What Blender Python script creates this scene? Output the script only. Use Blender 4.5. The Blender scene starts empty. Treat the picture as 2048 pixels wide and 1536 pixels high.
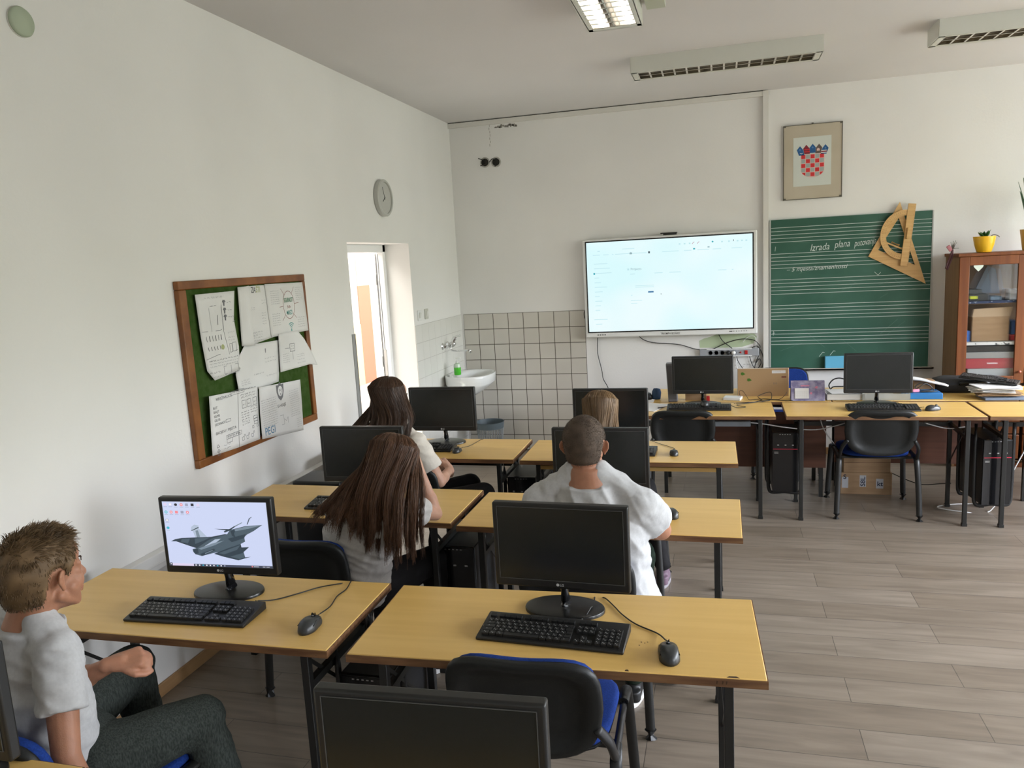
import bpy, bmesh, math, random
from mathutils import Vector, Matrix, Quaternion, noise
random.seed(7)
PI = math.pi
V = Vector
scene = bpy.context.scene
COL = scene.collection

# ---------------------------------------------------------------- camera
cam_data = bpy.data.cameras.new('camera')
cam = bpy.data.objects.new('camera', cam_data)
COL.objects.link(cam)
cam_data.sensor_width = 36.0
cam_data.lens = 36.0 * 1535.92 / 2048.0
cam_data.clip_start = 0.02
_r = V((0.96516011, 0.25612741, -0.05352292)); _u = V((0.01048804, 0.16651875, 0.98598251)); _f = V((-0.26144972, 0.95219234, -0.15803098))
cam.matrix_world = Matrix(((_r.x, _u.x, -_f.x, 2.5016), (_r.y, _u.y, -_f.y, -0.565), (_r.z, _u.z, -_f.z, 1.8909), (0, 0, 0, 1)))
scene.camera = cam

# ---------------------------------------------------------------- exposure and daylight
scene.view_settings.view_transform = 'Standard'
scene.view_settings.look = 'None'
scene.view_settings.gamma = 1.0
scene.view_settings.use_curve_mapping = False
scene.view_settings.exposure = 0.0
SKY_STRENGTH = 34.0
world = bpy.data.worlds.new('outdoors'); scene.world = world
world.use_nodes = True
wn = world.node_tree.nodes; wl = world.node_tree.links
wn.clear()
w_out = wn.new('ShaderNodeOutputWorld'); w_bg = wn.new('ShaderNodeBackground')
w_tc = wn.new('ShaderNodeTexCoord'); w_sep = wn.new('ShaderNodeSeparateXYZ'); w_ramp = wn.new('ShaderNodeValToRGB')
wl.new(w_tc.outputs['Generated'], w_sep.inputs[0])
w_map = wn.new('ShaderNodeMapRange'); w_map.inputs[1].default_value = -1; w_map.inputs[2].default_value = 1
wl.new(w_sep.outputs['Z'], w_map.inputs[0]); wl.new(w_map.outputs[0], w_ramp.inputs[0])
cr = w_ramp.color_ramp
cr.elements[0].position = 0.0; cr.elements[0].color = (0.155, 0.160, 0.137, 1)     # lawn below
cr.elements[1].position = 1.0; cr.elements[1].color = (0.86, 0.92, 1.03, 1)      # sky above
for pos, c in ((0.47, (0.155, 0.168, 0.14, 1)), (0.53, (0.25, 0.272, 0.225, 1)), (0.60, (0.84, 0.89, 0.99, 1))):
    e = cr.elements.new(pos); e.color = c
wl.new(w_ramp.outputs[0], w_bg.inputs[0]); w_bg.inputs[1].default_value = SKY_STRENGTH
wl.new(w_bg.outputs[0], w_out.inputs[0])

ROOM_X, ROOM_Y0, ROOM_Y1, ROOM_Z = 6.9, -2.6, 6.748, 3.228
WINDOWS = [(-1.3, 0.1), (1.3, 3.5), (4.0, 6.3)]
WIN_Z0, WIN_Z1 = 0.92, 2.58
for i, (a, b) in enumerate(WINDOWS):                       # portals that guide the daylight through the window openings
    ld = bpy.data.lights.new('window_daylight_portal', 'AREA')
    ld.shape = 'RECTANGLE'; ld.size = b - a; ld.size_y = WIN_Z1 - WIN_Z0
    ld.cycles.is_portal = True
    lo = bpy.data.objects.new('window_daylight_portal', ld)
    lo.location = (ROOM_X + 0.16, (a + b) / 2, (WIN_Z0 + WIN_Z1) / 2)
    lo.rotation_euler = (PI / 2, 0, PI / 2)
    COL.objects.link(lo)

# ---------------------------------------------------------------- materials
MATS = {}
def mat(name, col, rough=0.5, metal=0.0, spec=0.5, emit=None, estr=0.0, coat=0.0, trans=0.0, sss=0.0, alpha=1.0):
    if name in MATS: return MATS[name]
    m = bpy.data.materials.new(name); m.use_nodes = True
    b = m.node_tree.nodes['Principled BSDF']
    b.inputs['Base Color'].default_value = (*col, 1)
    b.inputs['Roughness'].default_value = rough
    b.inputs['Metallic'].default_value = metal
    b.inputs['Specular IOR Level'].default_value = spec
    if emit: b.inputs['Emission Color'].default_value = (*emit, 1); b.inputs['Emission Strength'].default_value = estr
    if coat: b.inputs['Coat Weight'].default_value = coat; b.inputs['Coat Roughness'].default_value = 0.05
    if trans: b.inputs['Transmission Weight'].default_value = trans
    if sss:
        b.inputs['Subsurface Weight'].default_value = sss; b.inputs['Subsurface Radius'].default_value = (0.012, 0.005, 0.003)
        b.inputs['Subsurface Scale'].default_value = 1.0
    if alpha < 1: b.inputs['Alpha'].default_value = alpha
    MATS[name] = m
    return m
def nz(m, scale=(10, 10, 10), detail=3, c1=None, c2=None, lo=0.35, hi=0.65, bump=0.0, bscale=None, rough=None, rot=None, seed=0):
    """procedural variation: colour between c1 and c2 by noise, bump"""
    nt = m.node_tree; n = nt.nodes; l = nt.links; b = n['Principled BSDF']
    tc = n.new('ShaderNodeTexCoord'); mp = n.new('ShaderNodeMapping'); mp.inputs['Scale'].default_value = scale
    mp.inputs['Location'].default_value = (seed, seed * 1.7, 0)
    if rot: mp.inputs['Rotation'].default_value = rot
    l.new(tc.outputs['Object'], mp.inputs[0])
    t = n.new('ShaderNodeTexNoise'); t.inputs['Detail'].default_value = detail; t.inputs['Scale'].default_value = 1
    l.new(mp.outputs[0], t.inputs['Vector'])
    if c1:
        r = n.new('ShaderNodeValToRGB'); r.color_ramp.elements[0].position = lo; r.color_ramp.elements[1].position = hi
        r.color_ramp.elements[0].color = (*c1, 1); r.color_ramp.elements[1].color = (*c2, 1)
        l.new(t.outputs[0], r.inputs[0]); l.new(r.outputs[0], b.inputs['Base Color'])
    if bump:
        bp = n.new('ShaderNodeBump'); bp.inputs['Strength'].default_value = 1.0; bp.inputs['Distance'].default_value = bump
        if bscale:
            t2 = n.new('ShaderNodeTexNoise'); t2.inputs['Scale'].default_value = bscale; t2.inputs['Detail'].default_value = 2
            l.new(tc.outputs['Object'], t2.inputs['Vector']); l.new(t2.outputs[0], bp.inputs['Height'])
        else: l.new(t.outputs[0], bp.inputs['Height'])
        l.new(bp.outputs[0], b.inputs['Normal'])
    return m

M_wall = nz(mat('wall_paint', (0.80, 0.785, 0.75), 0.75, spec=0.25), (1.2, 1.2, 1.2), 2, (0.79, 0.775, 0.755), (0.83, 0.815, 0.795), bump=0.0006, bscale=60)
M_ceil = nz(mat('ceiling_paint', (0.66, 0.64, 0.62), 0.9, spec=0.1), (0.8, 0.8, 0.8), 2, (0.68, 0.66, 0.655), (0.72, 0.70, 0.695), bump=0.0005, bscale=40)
M_white = mat('white_plastic', (0.80, 0.80, 0.79), 0.4)
M_offwhite = mat('off_white_trim', (0.70, 0.68, 0.64), 0.5)
M_pvc = mat('white_pvc', (0.85, 0.85, 0.86), 0.3)
M_black = mat('black_plastic', (0.012, 0.012, 0.012), 0.42)
M_blackg = mat('black_gloss_plastic', (0.008, 0.008, 0.009), 0.12)
M_shell = nz(mat('charcoal_plastic', (0.012, 0.013, 0.013), 0.45, spec=.35), (1, 1, 1), 1, bump=0.0003, bscale=400)
M_screen = mat('dark_screen', (0.012, 0.014, 0.013), 0.25)
M_steel = mat('black_steel', (0.014, 0.014, 0.013), 0.38)
M_chrome = mat('chrome', (0.75, 0.75, 0.75), 0.12, 1.0)
M_alu = mat('aluminium', (0.55, 0.55, 0.55), 0.35, 1.0)
M_blue = nz(mat('blue_fabric', (0.012, 0.04, 0.23), 0.9, spec=0.2), (200, 200, 200), 2, (0.008, 0.030, 0.165), (0.013, 0.045, 0.24), bump=0.0005)
M_desk = nz(mat('desk_laminate', (0.62, 0.38, 0.10), 0.33, spec=0.5), (1.5, 30, 30), 3, (0.72, 0.455, 0.135), (0.765, 0.495, 0.155))
M_edge = nz(mat('desk_edge_wood', (0.16, 0.075, 0.03), 0.5), (6, 60, 60), 3, (0.115, 0.05, 0.02), (0.22, 0.11, 0.045))
M_shelfwood = mat('shelf_wood', (0.45, 0.27, 0.08), 0.5)
M_panel = nz(mat('red_brown_panel', (0.12, 0.04, 0.02), 0.5), (2, 30, 30), 3, (0.10, 0.034, 0.017), (0.14, 0.05, 0.025))
M_frame = nz(mat('board_frame_wood', (0.28, 0.11, 0.03), 0.45), (8, 8, 8), 4, (0.16, 0.050, 0.010), (0.27, 0.098, 0.022))
M_cab = nz(mat('cabinet_wood', (0.30, 0.12, 0.035), 0.45, spec=.3), (30, 30, 2.0), 4, (0.13, 0.036, 0.008), (0.19, 0.058, 0.013))
M_cabside = nz(mat('cabinet_side_wood', (0.33, 0.20, 0.10), 0.5), (30, 30, 2.0), 4, (0.20, 0.11, 0.045), (0.26, 0.145, 0.065))
M_tri = nz(mat('beech_plywood', (0.60, 0.36, 0.13), 0.45), (3, 3, 40), 3, (0.55, 0.32, 0.11), (0.64, 0.40, 0.155))
M_felt = nz(mat('green_felt', (0.045, 0.085, 0.02), 1.0, spec=0.1), (30, 30, 30), 3, (0.035, 0.075, 0.014), (0.055, 0.095, 0.026), bump=0.001)
M_paper = nz(mat('paper', (0.72, 0.71, 0.70), 0.8, spec=0.2), (4, 4, 4), 2, (0.69, 0.68, 0.67), (0.75, 0.74, 0.73))
M_ink = mat('pencil_writing', (0.16, 0.16, 0.17), 0.8)
M_ink2 = mat('faint_pencil_writing', (0.42, 0.42, 0.43), 0.8)
M_inkg = mat('green_marker', (0.06, 0.22, 0.13), 0.8)
M_inkt = mat('teal_marker', (0.10, 0.34, 0.32), 0.8)
M_inkb = mat('blue_marker', (0.12, 0.25, 0.40), 0.8)
M_inkr = mat('red_brown_marker', (0.30, 0.13, 0.12), 0.8)
M_inko = mat('olive_marker', (0.42, 0.45, 0.22), 0.8)
M_ceramic = mat('white_ceramic', (0.78, 0.79, 0.78), 0.12, coat=0.5)
M_card = nz(mat('cardboard', (0.33, 0.21, 0.12), 0.85, spec=0.2), (5, 5, 30), 2, (0.30, 0.19, 0.105), (0.36, 0.235, 0.135))
M_yellow = mat('yellow_pot', (0.80, 0.46, 0.02), 0.3)
M_leaf = mat('dark_green_leaf', (0.03, 0.10, 0.02), 0.4)
M_leaf2 = mat('sword_leaf', (0.035, 0.10, 0.045), 0.4)
M_glass = mat('clear_glass', (0.9, 0.95, 0.95), 0.02, trans=1.0, alpha=0.35)
M_darkgreen = nz(mat('dark_green_cloth', (0.02, 0.03, 0.022), 0.95, spec=0.1), (60, 60, 60), 3, (0.014, 0.022, 0.016), (0.03, 0.045, 0.032), bump=0.0008)
M_red = mat('red_plastic', (0.45, 0.02, 0.02), 0.4)
M_letter = mat('silver_lettering', (0.60, 0.60, 0.60), 0.4)

# ---------------------------------------------------------------- mesh helpers
def bm_new(): return bmesh.new()
def obj(name, bm, m, parent=None, smooth=False, bevel=0.0, seg=2, angle=35, loc=None, rot=None):
    me = bpy.data.meshes.new(name)
    if isinstance(bm, tuple):
        me.from_pydata(bm[0], [], bm[1])
    else:
        bm.normal_update(); bm.to_mesh(me); bm.free()
    ms = m if isinstance(m, (list, tuple)) else [m]
    for k in ms: me.materials.append(k)
    o = bpy.data.objects.new(name, me); COL.objects.link(o)
    if parent: o.parent = parent
    if loc: o.location = loc
    if rot: o.rotation_euler = rot
    if smooth:
        me.shade_smooth()
        if smooth != 'all': me.set_sharp_from_angle(angle=math.radians(angle))
    if bevel:
        b = o.modifiers.new('bevel', 'BEVEL'); b.width = bevel; b.segments = seg; b.limit_method = 'ANGLE'; b.angle_limit = math.radians(40)
        b.harden_normals = False
        me.shade_smooth(); me.set_sharp_from_angle(angle=math.radians(30))
    return o
def thing(name, label, cat, loc=(0, 0, 0), rotz=0.0, group=None, rot=None):
    o = bpy.data.objects.new(name, None); COL.objects.link(o)
    o.empty_display_size = 0.1
    o.location = loc; o.rotation_euler = rot if rot else (0, 0, rotz)
    o['label'] = label; o['category'] = cat
    if group: o['group'] = group
    return o
def tag(o, label, cat, group=None, kind=None):
    o['label'] = label; o['category'] = cat
    if group: o['group'] = group
    if kind: o['kind'] = kind
    return o
def struct(name, bm, m, parent=None, **k):
    o = obj(name, bm, m, parent, **k)
    if not parent: o['kind'] = 'structure'
    return o
def dup(root, loc, rotz=0.0, label=None, group=None, skip=()):
    r = root.copy(); COL.objects.link(r); r.location = loc; r.rotation_euler = (0, 0, rotz)
    if label: r['label'] = label
    if group: r['group'] = group
    for ch in list(root.children):
        if ch.name.split('.')[0] in skip: continue
        c = ch.copy(); COL.objects.link(c); c.parent = r
        for g in ch.children:
            d = g.copy(); COL.objects.link(d); d.parent = c
    return r
def box(bm, c, s, R=None, mi=0):
    """axis box: centre c, full size s, optional rotation matrix R"""
    vs = []
    for z in (-1, 1):
        for y in (-1, 1):
            for x in (-1, 1):
                p = V((x * s[0] / 2, y * s[1] / 2, z * s[2] / 2))
                if R is not None: p = R @ p
                vs.append(bm.verts.new(p + V(c)))
    for f in ((0, 2, 3, 1), (4, 5, 7, 6), (0, 1, 5, 4), (2, 6, 7, 3), (0, 4, 6, 2), (1, 3, 7, 5)):
        fc = bm.faces.new([vs[i] for i in f]); fc.material_index = mi
    return vs
def b2(bm, a, b, mi=0):
    return box(bm, [(a[i] + b[i]) / 2 for i in range(3)], [abs(b[i] - a[i]) for i in range(3)], None, mi)
def frame_of(d):
    d = V(d).normalized(); u = V((0, 0, 1)) if abs(d.z) < 0.95 else V((1, 0, 0))
    x = d.cross(u).normalized(); y = x.cross(d).normalized()
    return x, y, d
def tube(bm, pts, r, n=8, mi=0, cap=True, flat=1.0):
    pts = [V(p) for p in pts]; rings = []; x0 = None
    for i, p in enumerate(pts):
        d = (pts[min(i + 1, len(pts) - 1)] - pts[max(i - 1, 0)])
        if d.length < 1e-9: d = V((0, 0, 1))
        d.normalize()
        if x0 is None: x, y, _ = frame_of(d)
        else:
            x = (x0 - d * x0.dot(d))
            if x.length < 1e-6: x = frame_of(d)[0]
            x.normalize(); y = d.cross(x)
        x0 = x
        rr = r[i] if isinstance(r, (list, tuple)) else r
        rings.append([bm.verts.new(p + x * math.cos(2 * PI * k / n) * rr + y * math.sin(2 * PI * k / n) * rr * flat) for k in range(n)])
    for a, b in zip(rings, rings[1:]):
        for k in range(n):
            f = bm.faces.new((a[k], a[(k + 1) % n], b[(k + 1) % n], b[k])); f.material_index = mi; f.smooth = True
    if cap:
        bm.faces.new(rings[0][::-1]).material_index = mi; bm.faces.new(rings[-1]).material_index = mi
    return rings
def bar(bm, a, b, w, h=None, mi=0, up=None):
    """rectangular bar from a to b"""
    a = V(a); b = V(b); h = h or w; d = (b - a); L = d.length; d.normalize()
    u = V(up) if up else (V((0, 0, 1)) if abs(d.z) < 0.9 else V((0, 1, 0)))
    x = d.cross(u).normalized(); y = x.cross(d).normalized()
    R = Matrix((x, y, d)).transposed()
    box(bm, (a + b) / 2, (w, h, L), R, mi)
def spline(pts, n=8):
    pts = [V(p) for p in pts]; out = []
    P = [pts[0] * 2 - pts[1]] + pts + [pts[-1] * 2 - pts[-2]]
    for i in range(1, len(P) - 2):
        for k in range(n):
            t = k / n; a, b, c, d = P[i - 1], P[i], P[i + 1], P[i + 2]
            out.append(0.5 * ((2 * b) + (c - a) * t + (2 * a - 5 * b + 4 * c - d) * t * t + (3 * b - a - 3 * c + d) * t ** 3))
    out.append(pts[-1]); return out
def lathe(bm, prof, n=24, c=(0, 0, 0), mi=0, sx=1.0, sy=1.0, M=None):
    rings = []
    for r, z in prof:
        ring = []
        for k in range(n):
            p = V((r * math.cos(2 * PI * k / n) * sx, r * math.sin(2 * PI * k / n) * sy, z))
            if M is not None: p = M @ p
            ring.append(bm.verts.new(p + V(c)))
        rings.append(ring)
    for a, b in zip(rings, rings[1:]):
        for k in range(n):
            f = bm.faces.new((a[k], a[(k + 1) % n], b[(k + 1) % n], b[k])); f.material_index = mi; f.smooth = True
    if prof[0][0] > 1e-5: bm.faces.new(rings[0][::-1]).material_index = mi
    if prof[-1][0] > 1e-5: bm.faces.new(rings[-1]).material_index = mi
    bmesh.ops.remove_doubles(bm, verts=[v for r in rings for v in r], dist=1e-6)
def prism(bm, pts, o, ux, uy, th, mi=0):
    """polygon pts (2D) in plane origin o, axes ux uy, extruded by th along ux x uy"""
    ux = V(ux); uy = V(uy); nn = ux.cross(uy).normalized() * th; o = V(o)
    a = [bm.verts.new(o + ux * p[0] + uy * p[1]) for p in pts]
    b = [bm.verts.new(o + ux * p[0] + uy * p[1] + nn) for p in pts]
    n = len(pts)
    fs = [bm.faces.new(a[::-1]), bm.faces.new(b)]
    for k in range(n): fs.append(bm.faces.new((a[k], a[(k + 1) % n], b[(k + 1) % n], b[k])))
    for f in fs: f.material_index = mi
def poly(bm, pts, o, ux, uy, mi=0):
    o = V(o); ux = V(ux); uy = V(uy)
    f = bm.faces.new([bm.verts.new(o + ux * p[0] + uy * p[1]) for p in pts]); f.material_index = mi
def stroke(bm, pts, w, o, ux, uy, mi=0):
    """flat pen stroke of width w"""
    for (x0, y0), (x1, y1) in zip(pts, pts[1:]):
        dx, dy = x1 - x0, y1 - y0; L = math.hypot(dx, dy)
        if L < 1e-7: continue
        nx, ny = -dy / L * w / 2, dx / L * w / 2
        poly(bm, [(x0 - nx, y0 - ny), (x1 - nx, y1 - ny), (x1 + nx, y1 + ny), (x0 + nx, y0 + ny)], o, ux, uy, mi)
_text_cache = {}
def text_geo(s, offset=0.0, shear=0.0):
    key = (s, offset, shear)
    if key in _text_cache: return _text_cache[key]
    cu = bpy.data.curves.new('lettering_source', 'FONT'); cu.body = s; cu.size = 1.0; cu.resolution_u = 3; cu.offset = offset; cu.shear = shear
    o = bpy.data.objects.new('lettering_source', cu); COL.objects.link(o)
    dg = bpy.context.evaluated_depsgraph_get(); me = bpy.data.meshes.new_from_object(o.evaluated_get(dg))
    vs = [tuple(v.co) for v in me.vertices]; fs = [tuple(p.vertices) for p in me.polygons]
    bpy.data.objects.remove(o); bpy.data.meshes.remove(me); bpy.data.curves.remove(cu)
    _text_cache[key] = (vs, fs); return vs, fs
def text(bm, s, o, ux, uy, size, mi=0, width=None, align='l', offset=0.0, shear=0.0):
    vs, fs = text_geo(s, offset, shear)
    if not vs: return
    x0 = min(v[0] for v in vs); x1 = max(v[0] for v in vs)
    kx = size if width is None else width / (x1 - x0)
    sh = {'l': -x0, 'c': -(x0 + x1) / 2, 'r': -x1}[align]
    o = V(o); ux = V(ux); uy = V(uy)
    bv = [bm.verts.new(o + ux * (v[0] + sh) * kx + uy * v[1] * size) for v in vs]
    for f in fs:
        try: bm.faces.new([bv[i] for i in f]).material_index = mi
        except ValueError: pass
def scribble(bm, x0, x1, y, h, o, ux, uy, mi=0, w=0.0016, rng=random):
    """one line of illegible handwriting"""
    x = x0
    while x < x1:
        wl_ = rng.uniform(0.5, 1.3) * h * 3; pts = []; k = x
        while k < min(x + wl_, x1):
            pts.append((k, y + rng.uniform(0, h))); k += h * 0.35
        if len(pts) > 1: stroke(bm, pts, w, o, ux, uy, mi)
        x += wl_ + h * 0.9
# ---------------------------------------------------------------- room shell
DY0, DY1, DZ = 4.40, 5.52, 2.082      # opening in the left wall
WT = 0.30
# floor planks
M_floor = mat('grey_oak_planks', (0.2, 0.18, 0.16), 0.3, spec=0.45)
def floor_nodes():
    nt = M_floor.node_tree; n = nt.nodes; l = nt.links; b = n['Principled BSDF']
    tc = n.new('ShaderNodeTexCoord')
    mp = n.new('ShaderNodeMapping'); mp.inputs['Location'].default_value = (0.35, 0.06, 0)
    l.new(tc.outputs['Object'], mp.inputs[0])
    br = n.new('ShaderNodeTexBrick'); br.offset = 0.37; br.inputs['Scale'].default_value = 1
    br.inputs['Mortar Size'].default_value = 0.0016; br.inputs['Brick Width'].default_value = 1.28; br.inputs['Row Height'].default_value = 0.192
    br.inputs['Color1'].default_value = (0.205, 0.165, 0.125, 1); br.inputs['Color2'].default_value = (0.255, 0.212, 0.168, 1); br.inputs['Mortar'].default_value = (0.09, 0.075, 0.06, 1)
    l.new(mp.outputs[0], br.inputs['Vector'])
    m2 = n.new('ShaderNodeMapping'); m2.inputs['Scale'].default_value = (1.6, 14, 1); l.new(tc.outputs['Object'], m2.inputs[0])
    t = n.new('ShaderNodeTexNoise'); t.inputs['Scale'].default_value = 1.5; t.inputs['Detail'].default_value = 6; t.inputs['Distortion'].default_value = 0.8
    l.new(m2.outputs[0], t.inputs['Vector'])
    r = n.new('ShaderNodeValToRGB'); r.color_ramp.elements[0].position = 0.3; r.color_ramp.elements[0].color = (0.78, 0.77, 0.76, 1)
    r.color_ramp.elements[1].position = 0.7; r.color_ramp.elements[1].color = (1.14, 1.14, 1.14, 1)
    l.new(t.outputs[0], r.inputs[0])
    mx = n.new('ShaderNodeMix'); mx.data_type = 'RGBA'; mx.blend_type = 'MULTIPLY'; mx.inputs[0].default_value = 1
    l.new(br.outputs['Color'], mx.inputs[6]); l.new(r.outputs[0], mx.inputs[7]); l.new(mx.outputs[2], b.inputs['Base Color'])
    bp = n.new('ShaderNodeBump'); bp.inputs['Distance'].default_value = 0.001; bp.inputs['Strength'].default_value = 0.6
    iv = n.new('ShaderNodeMath'); iv.operation = 'SUBTRACT'; iv.inputs[0].default_value = 1; l.new(br.outputs['Fac'], iv.inputs[1])
    l.new(iv.outputs[0], bp.inputs['Height']); l.new(bp.outputs[0], b.inputs['Normal'])
floor_nodes()
bm = bm_new(); b2(bm, (-0.0, ROOM_Y0, -0.1), (ROOM_X, ROOM_Y1, 0)); struct('floor', bm, M_floor)
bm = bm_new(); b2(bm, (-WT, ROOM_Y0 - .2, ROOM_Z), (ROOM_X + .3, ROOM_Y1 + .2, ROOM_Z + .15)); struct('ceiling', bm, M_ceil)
bm = bm_new()                                              # left wall with its opening
b2(bm, (-WT, ROOM_Y0, -0.1), (0, DY0, ROOM_Z)); b2(bm, (-WT, DY1, -0.1), (0, ROOM_Y1, ROOM_Z)); b2(bm, (-WT, DY0, DZ), (0, DY1, ROOM_Z))
struct('wall_left', bm, M_wall)
bm = bm_new(); b2(bm, (-WT, ROOM_Y1, -0.1), (ROOM_X + .3, ROOM_Y1 + .2, ROOM_Z)); struct('wall_front', bm, M_wall)
bm = bm_new(); b2(bm, (-WT, ROOM_Y0 - .2, -0.1), (ROOM_X + .3, ROOM_Y0, ROOM_Z)); struct('wall_back', bm, M_wall)
bm = bm_new()
X0, X1 = ROOM_X, ROOM_X + .3
b2(bm, (X0, ROOM_Y0, -0.1), (X1, ROOM_Y1, WIN_Z0)); b2(bm, (X0, ROOM_Y0, WIN_Z1), (X1, ROOM_Y1, ROOM_Z))
ys = [ROOM_Y0] + [v for w in WINDOWS for v in w] + [ROOM_Y1]
for a, b in zip(ys[0::2], ys[1::2]): b2(bm, (X0, a, WIN_Z0), (X1, b, WIN_Z1))
struct('wall_right', bm, M_wall)
for i, (a, b) in enumerate(WINDOWS):
    bm = bm_new(); x = X0 + .12
    for yy in (a + .03, (a + b) / 2, b - .03): b2(bm, (x - .03, yy - .03, WIN_Z0), (x + .03, yy + .03, WIN_Z1))
    for zz in (WIN_Z0 + .03, WIN_Z1 - .03): b2(bm, (x - .03, a, zz - .03), (x + .03, b, zz + .03))
    b2(bm, (X0 - .1, a, WIN_Z0 - .03), (X0 + .1, b, WIN_Z0 + .002))
    struct('window_%d' % (i + 1), bm, M_pvc)
# skirting, cable trunking and mouldings
M_skirt = nz(mat('skirting_wood', (0.35, 0.20, 0.09), 0.5), (20, 2, 20), 3, (0.30, 0.165, 0.07), (0.40, 0.24, 0.11))
bm = bm_new(); b2(bm, (0, ROOM_Y0, 0), (0.014, DY0 - 0.02, 0.062)); struct('baseboard_left', bm, M_skirt, bevel=.004)
bm = bm_new(); b2(bm, (1.26, ROOM_Y1 - .014, 0), (ROOM_X, ROOM_Y1, 0.062)); struct('baseboard_front', bm, M_skirt, bevel=.004)
bm = bm_new(); b2(bm, (0, ROOM_Y0, 0.60), (0.048, 3.95, 0.675)); b2(bm, (0, ROOM_Y0, 0.625), (0.052, 3.95, 0.632))
struct('trim_1', bm, mat('trunking_white', (0.78, 0.77, 0.75), 0.45), bevel=.003)
bm = bm_new(); b2(bm, (0.0, ROOM_Y1 - .035, 3.178), (2.93, ROOM_Y1, 3.219)); struct('trim_2', bm, M_offwhite)
bm = bm_new(); b2(bm, (2.885, ROOM_Y1 - .04, 0.0), (2.93, ROOM_Y1, 3.222)); struct('trim_3', bm, M_offwhite)
bm = bm_new(); b2(bm, (-0.004, DY0 - .006, 0), (0.006, DY0 + .004, 1.44)); b2(bm, (0.0, DY0 - .045, 0), (0.006, DY0, 1.44))
struct('trim_4', bm, mat('grey_corner_guard', (0.30, 0.30, 0.29), 0.5))
bm = bm_new(); b2(bm, (0.0, ROOM_Y1 - .012, 3.219), (2.93, ROOM_Y1 - 0.0, 3.2279)); struct('trim_5', bm, mat('dark_gap', (0.05, 0.04, 0.03), 0.9))
# tiled corner: real tiles on dark joints
M_tile = nz(mat('cream_wall_tile', (0.60, 0.57, 0.51), 0.25, spec=0.5), (2, 2, 2), 2, (0.575, 0.54, 0.48), (0.62, 0.59, 0.53))
M_tile2 = nz(mat('white_wall_tile', (0.74, 0.73, 0.69), 0.25, spec=0.5), (2, 2, 2), 2, (0.72, 0.71, 0.67), (0.76, 0.75, 0.71))
M_grout = mat('dark_grout', (0.07, 0.055, 0.035), 0.9); M_grout2 = mat('grey_grout', (0.42, 0.40, 0.37), 0.9)
T = 0.1535
def tiles(name, org, ux, nn, cols, rows, m, g, gapx, gapz, th=.006):
    bm = bm_new(); org = V(org); ux = V(ux); nn = V(nn)
    def slab(u0, u1, z0, z1, t, mi):
        p = [org + ux * u0 + V((0, 0, z0)), org + ux * u1 + V((0, 0, z1)) + nn * t]
        b2(bm, p[0], p[1], mi)
    slab(0, cols * T, 0, 1.388, th * 0.6, 1)
    for i in range(cols):
        for j in range(rows):
            z1 = 1.388 - j * T - gapz; z0 = 1.388 - (j + 1) * T + gapz
            slab(i * T + gapx, (i + 1) * T - gapx, max(z0, 0.0), z1, th, 0)
    struct(name, bm, [m, g])
tiles('wall_front_tiles', (0.03, ROOM_Y1, 0), (1, 0, 0), (0, -1, 0), 8, 9, M_tile, M_grout, .0030, .0030)
tiles('wall_left_tiles', (0, ROOM_Y1 - 8 * T + .0, 0), (0, 1, 0), (1, 0, 0), 8, 9, M_tile2, M_grout2, .0007, .0016)
for n_ in ('wall_front_tiles', 'wall_left_tiles'): bpy.data.objects[n_].name = {'wall_front_tiles': 'trim_6', 'wall_left_tiles': 'trim_7'}[n_]
# dark stains and drilled holes high on the front wall
M_stain = mat('soot_stain', (0.30, 0.28, 0.25), 0.9)
bm = bm_new(); rg = random.Random(3)
for k in range(26):
    x = 0.46 + rg.random() * .22; z = 3.165 - rg.random() * .02; s = rg.uniform(.004, .011)
    poly(bm, [(x - s, z - s * .7), (x + s, z - s), (x + s * .8, z + s), (x - s * .7, z + s)], (0, ROOM_Y1 - .0015, 0), (1, 0, 0), (0, 0, 1))
tag(obj('wall_stain', bm, M_stain), 'dark sooty smudge on the wall just under the ceiling moulding', 'stain')
bm = bm_new()
for k in range(7):
    x = 0.405 + rg.uniform(-.006, .006); z = 3.16 - k * .03; poly(bm, [(x - .002, z), (x + .002, z), (x + .003, z + .02), (x - .002, z + .025)], (0, ROOM_Y1 - .0015, 0), (1, 0, 0), (0, 0, 1))
tag(obj('wall_crack', bm, M_stain), 'thin dark vertical crack line above the two round wall holes', 'crack')
M_hole = mat('dark_hole', (0.02, 0.018, 0.015), 0.9)
for k, (x, z) in enumerate(((0.345, 2.837), (0.455, 2.832))):
    t = thing('conduit_hole', ['dark round wall hole with cut cable ends, left of the pair', 'dark round wall hole with cut cable ends, right of the pair'][k], 'wall hole', (x, ROOM_Y1, z))
    bm = bm_new(); lathe(bm, [(0.048, 0), (0.048, .004), (0.036, .005), (0.03, 0.002)], 20, M=Matrix.Rotation(PI / 2, 3, 'X')); obj('rim', bm, mat('rough_plaster', (0.45, 0.43, 0.40), .9), t)
    bm = bm_new(); lathe(bm, [(0.036, .002), (0.036, .007), (0.0, .007)], 20, M=Matrix.Rotation(PI / 2, 3, 'X')); obj('opening', bm, M_hole, t)
    bm = bm_new()
    tube(bm, spline([(-.005, -.006, .02), (-.03, -.03, .028), (-.055, -.04, .038 - k * .04)], 5), .0045, 6); obj('cable_end', bm, M_black, t, smooth=True)
    bm = bm_new(); tube(bm, spline([(0, -.006, -.015), (-.02 + .02 * k, -.03, -.028), (-.035 + .035 * k, -.045, -.032 - .015 * k)], 5), .0045, 6); obj('cable_end', bm, M_black, t, smooth=True)
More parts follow.
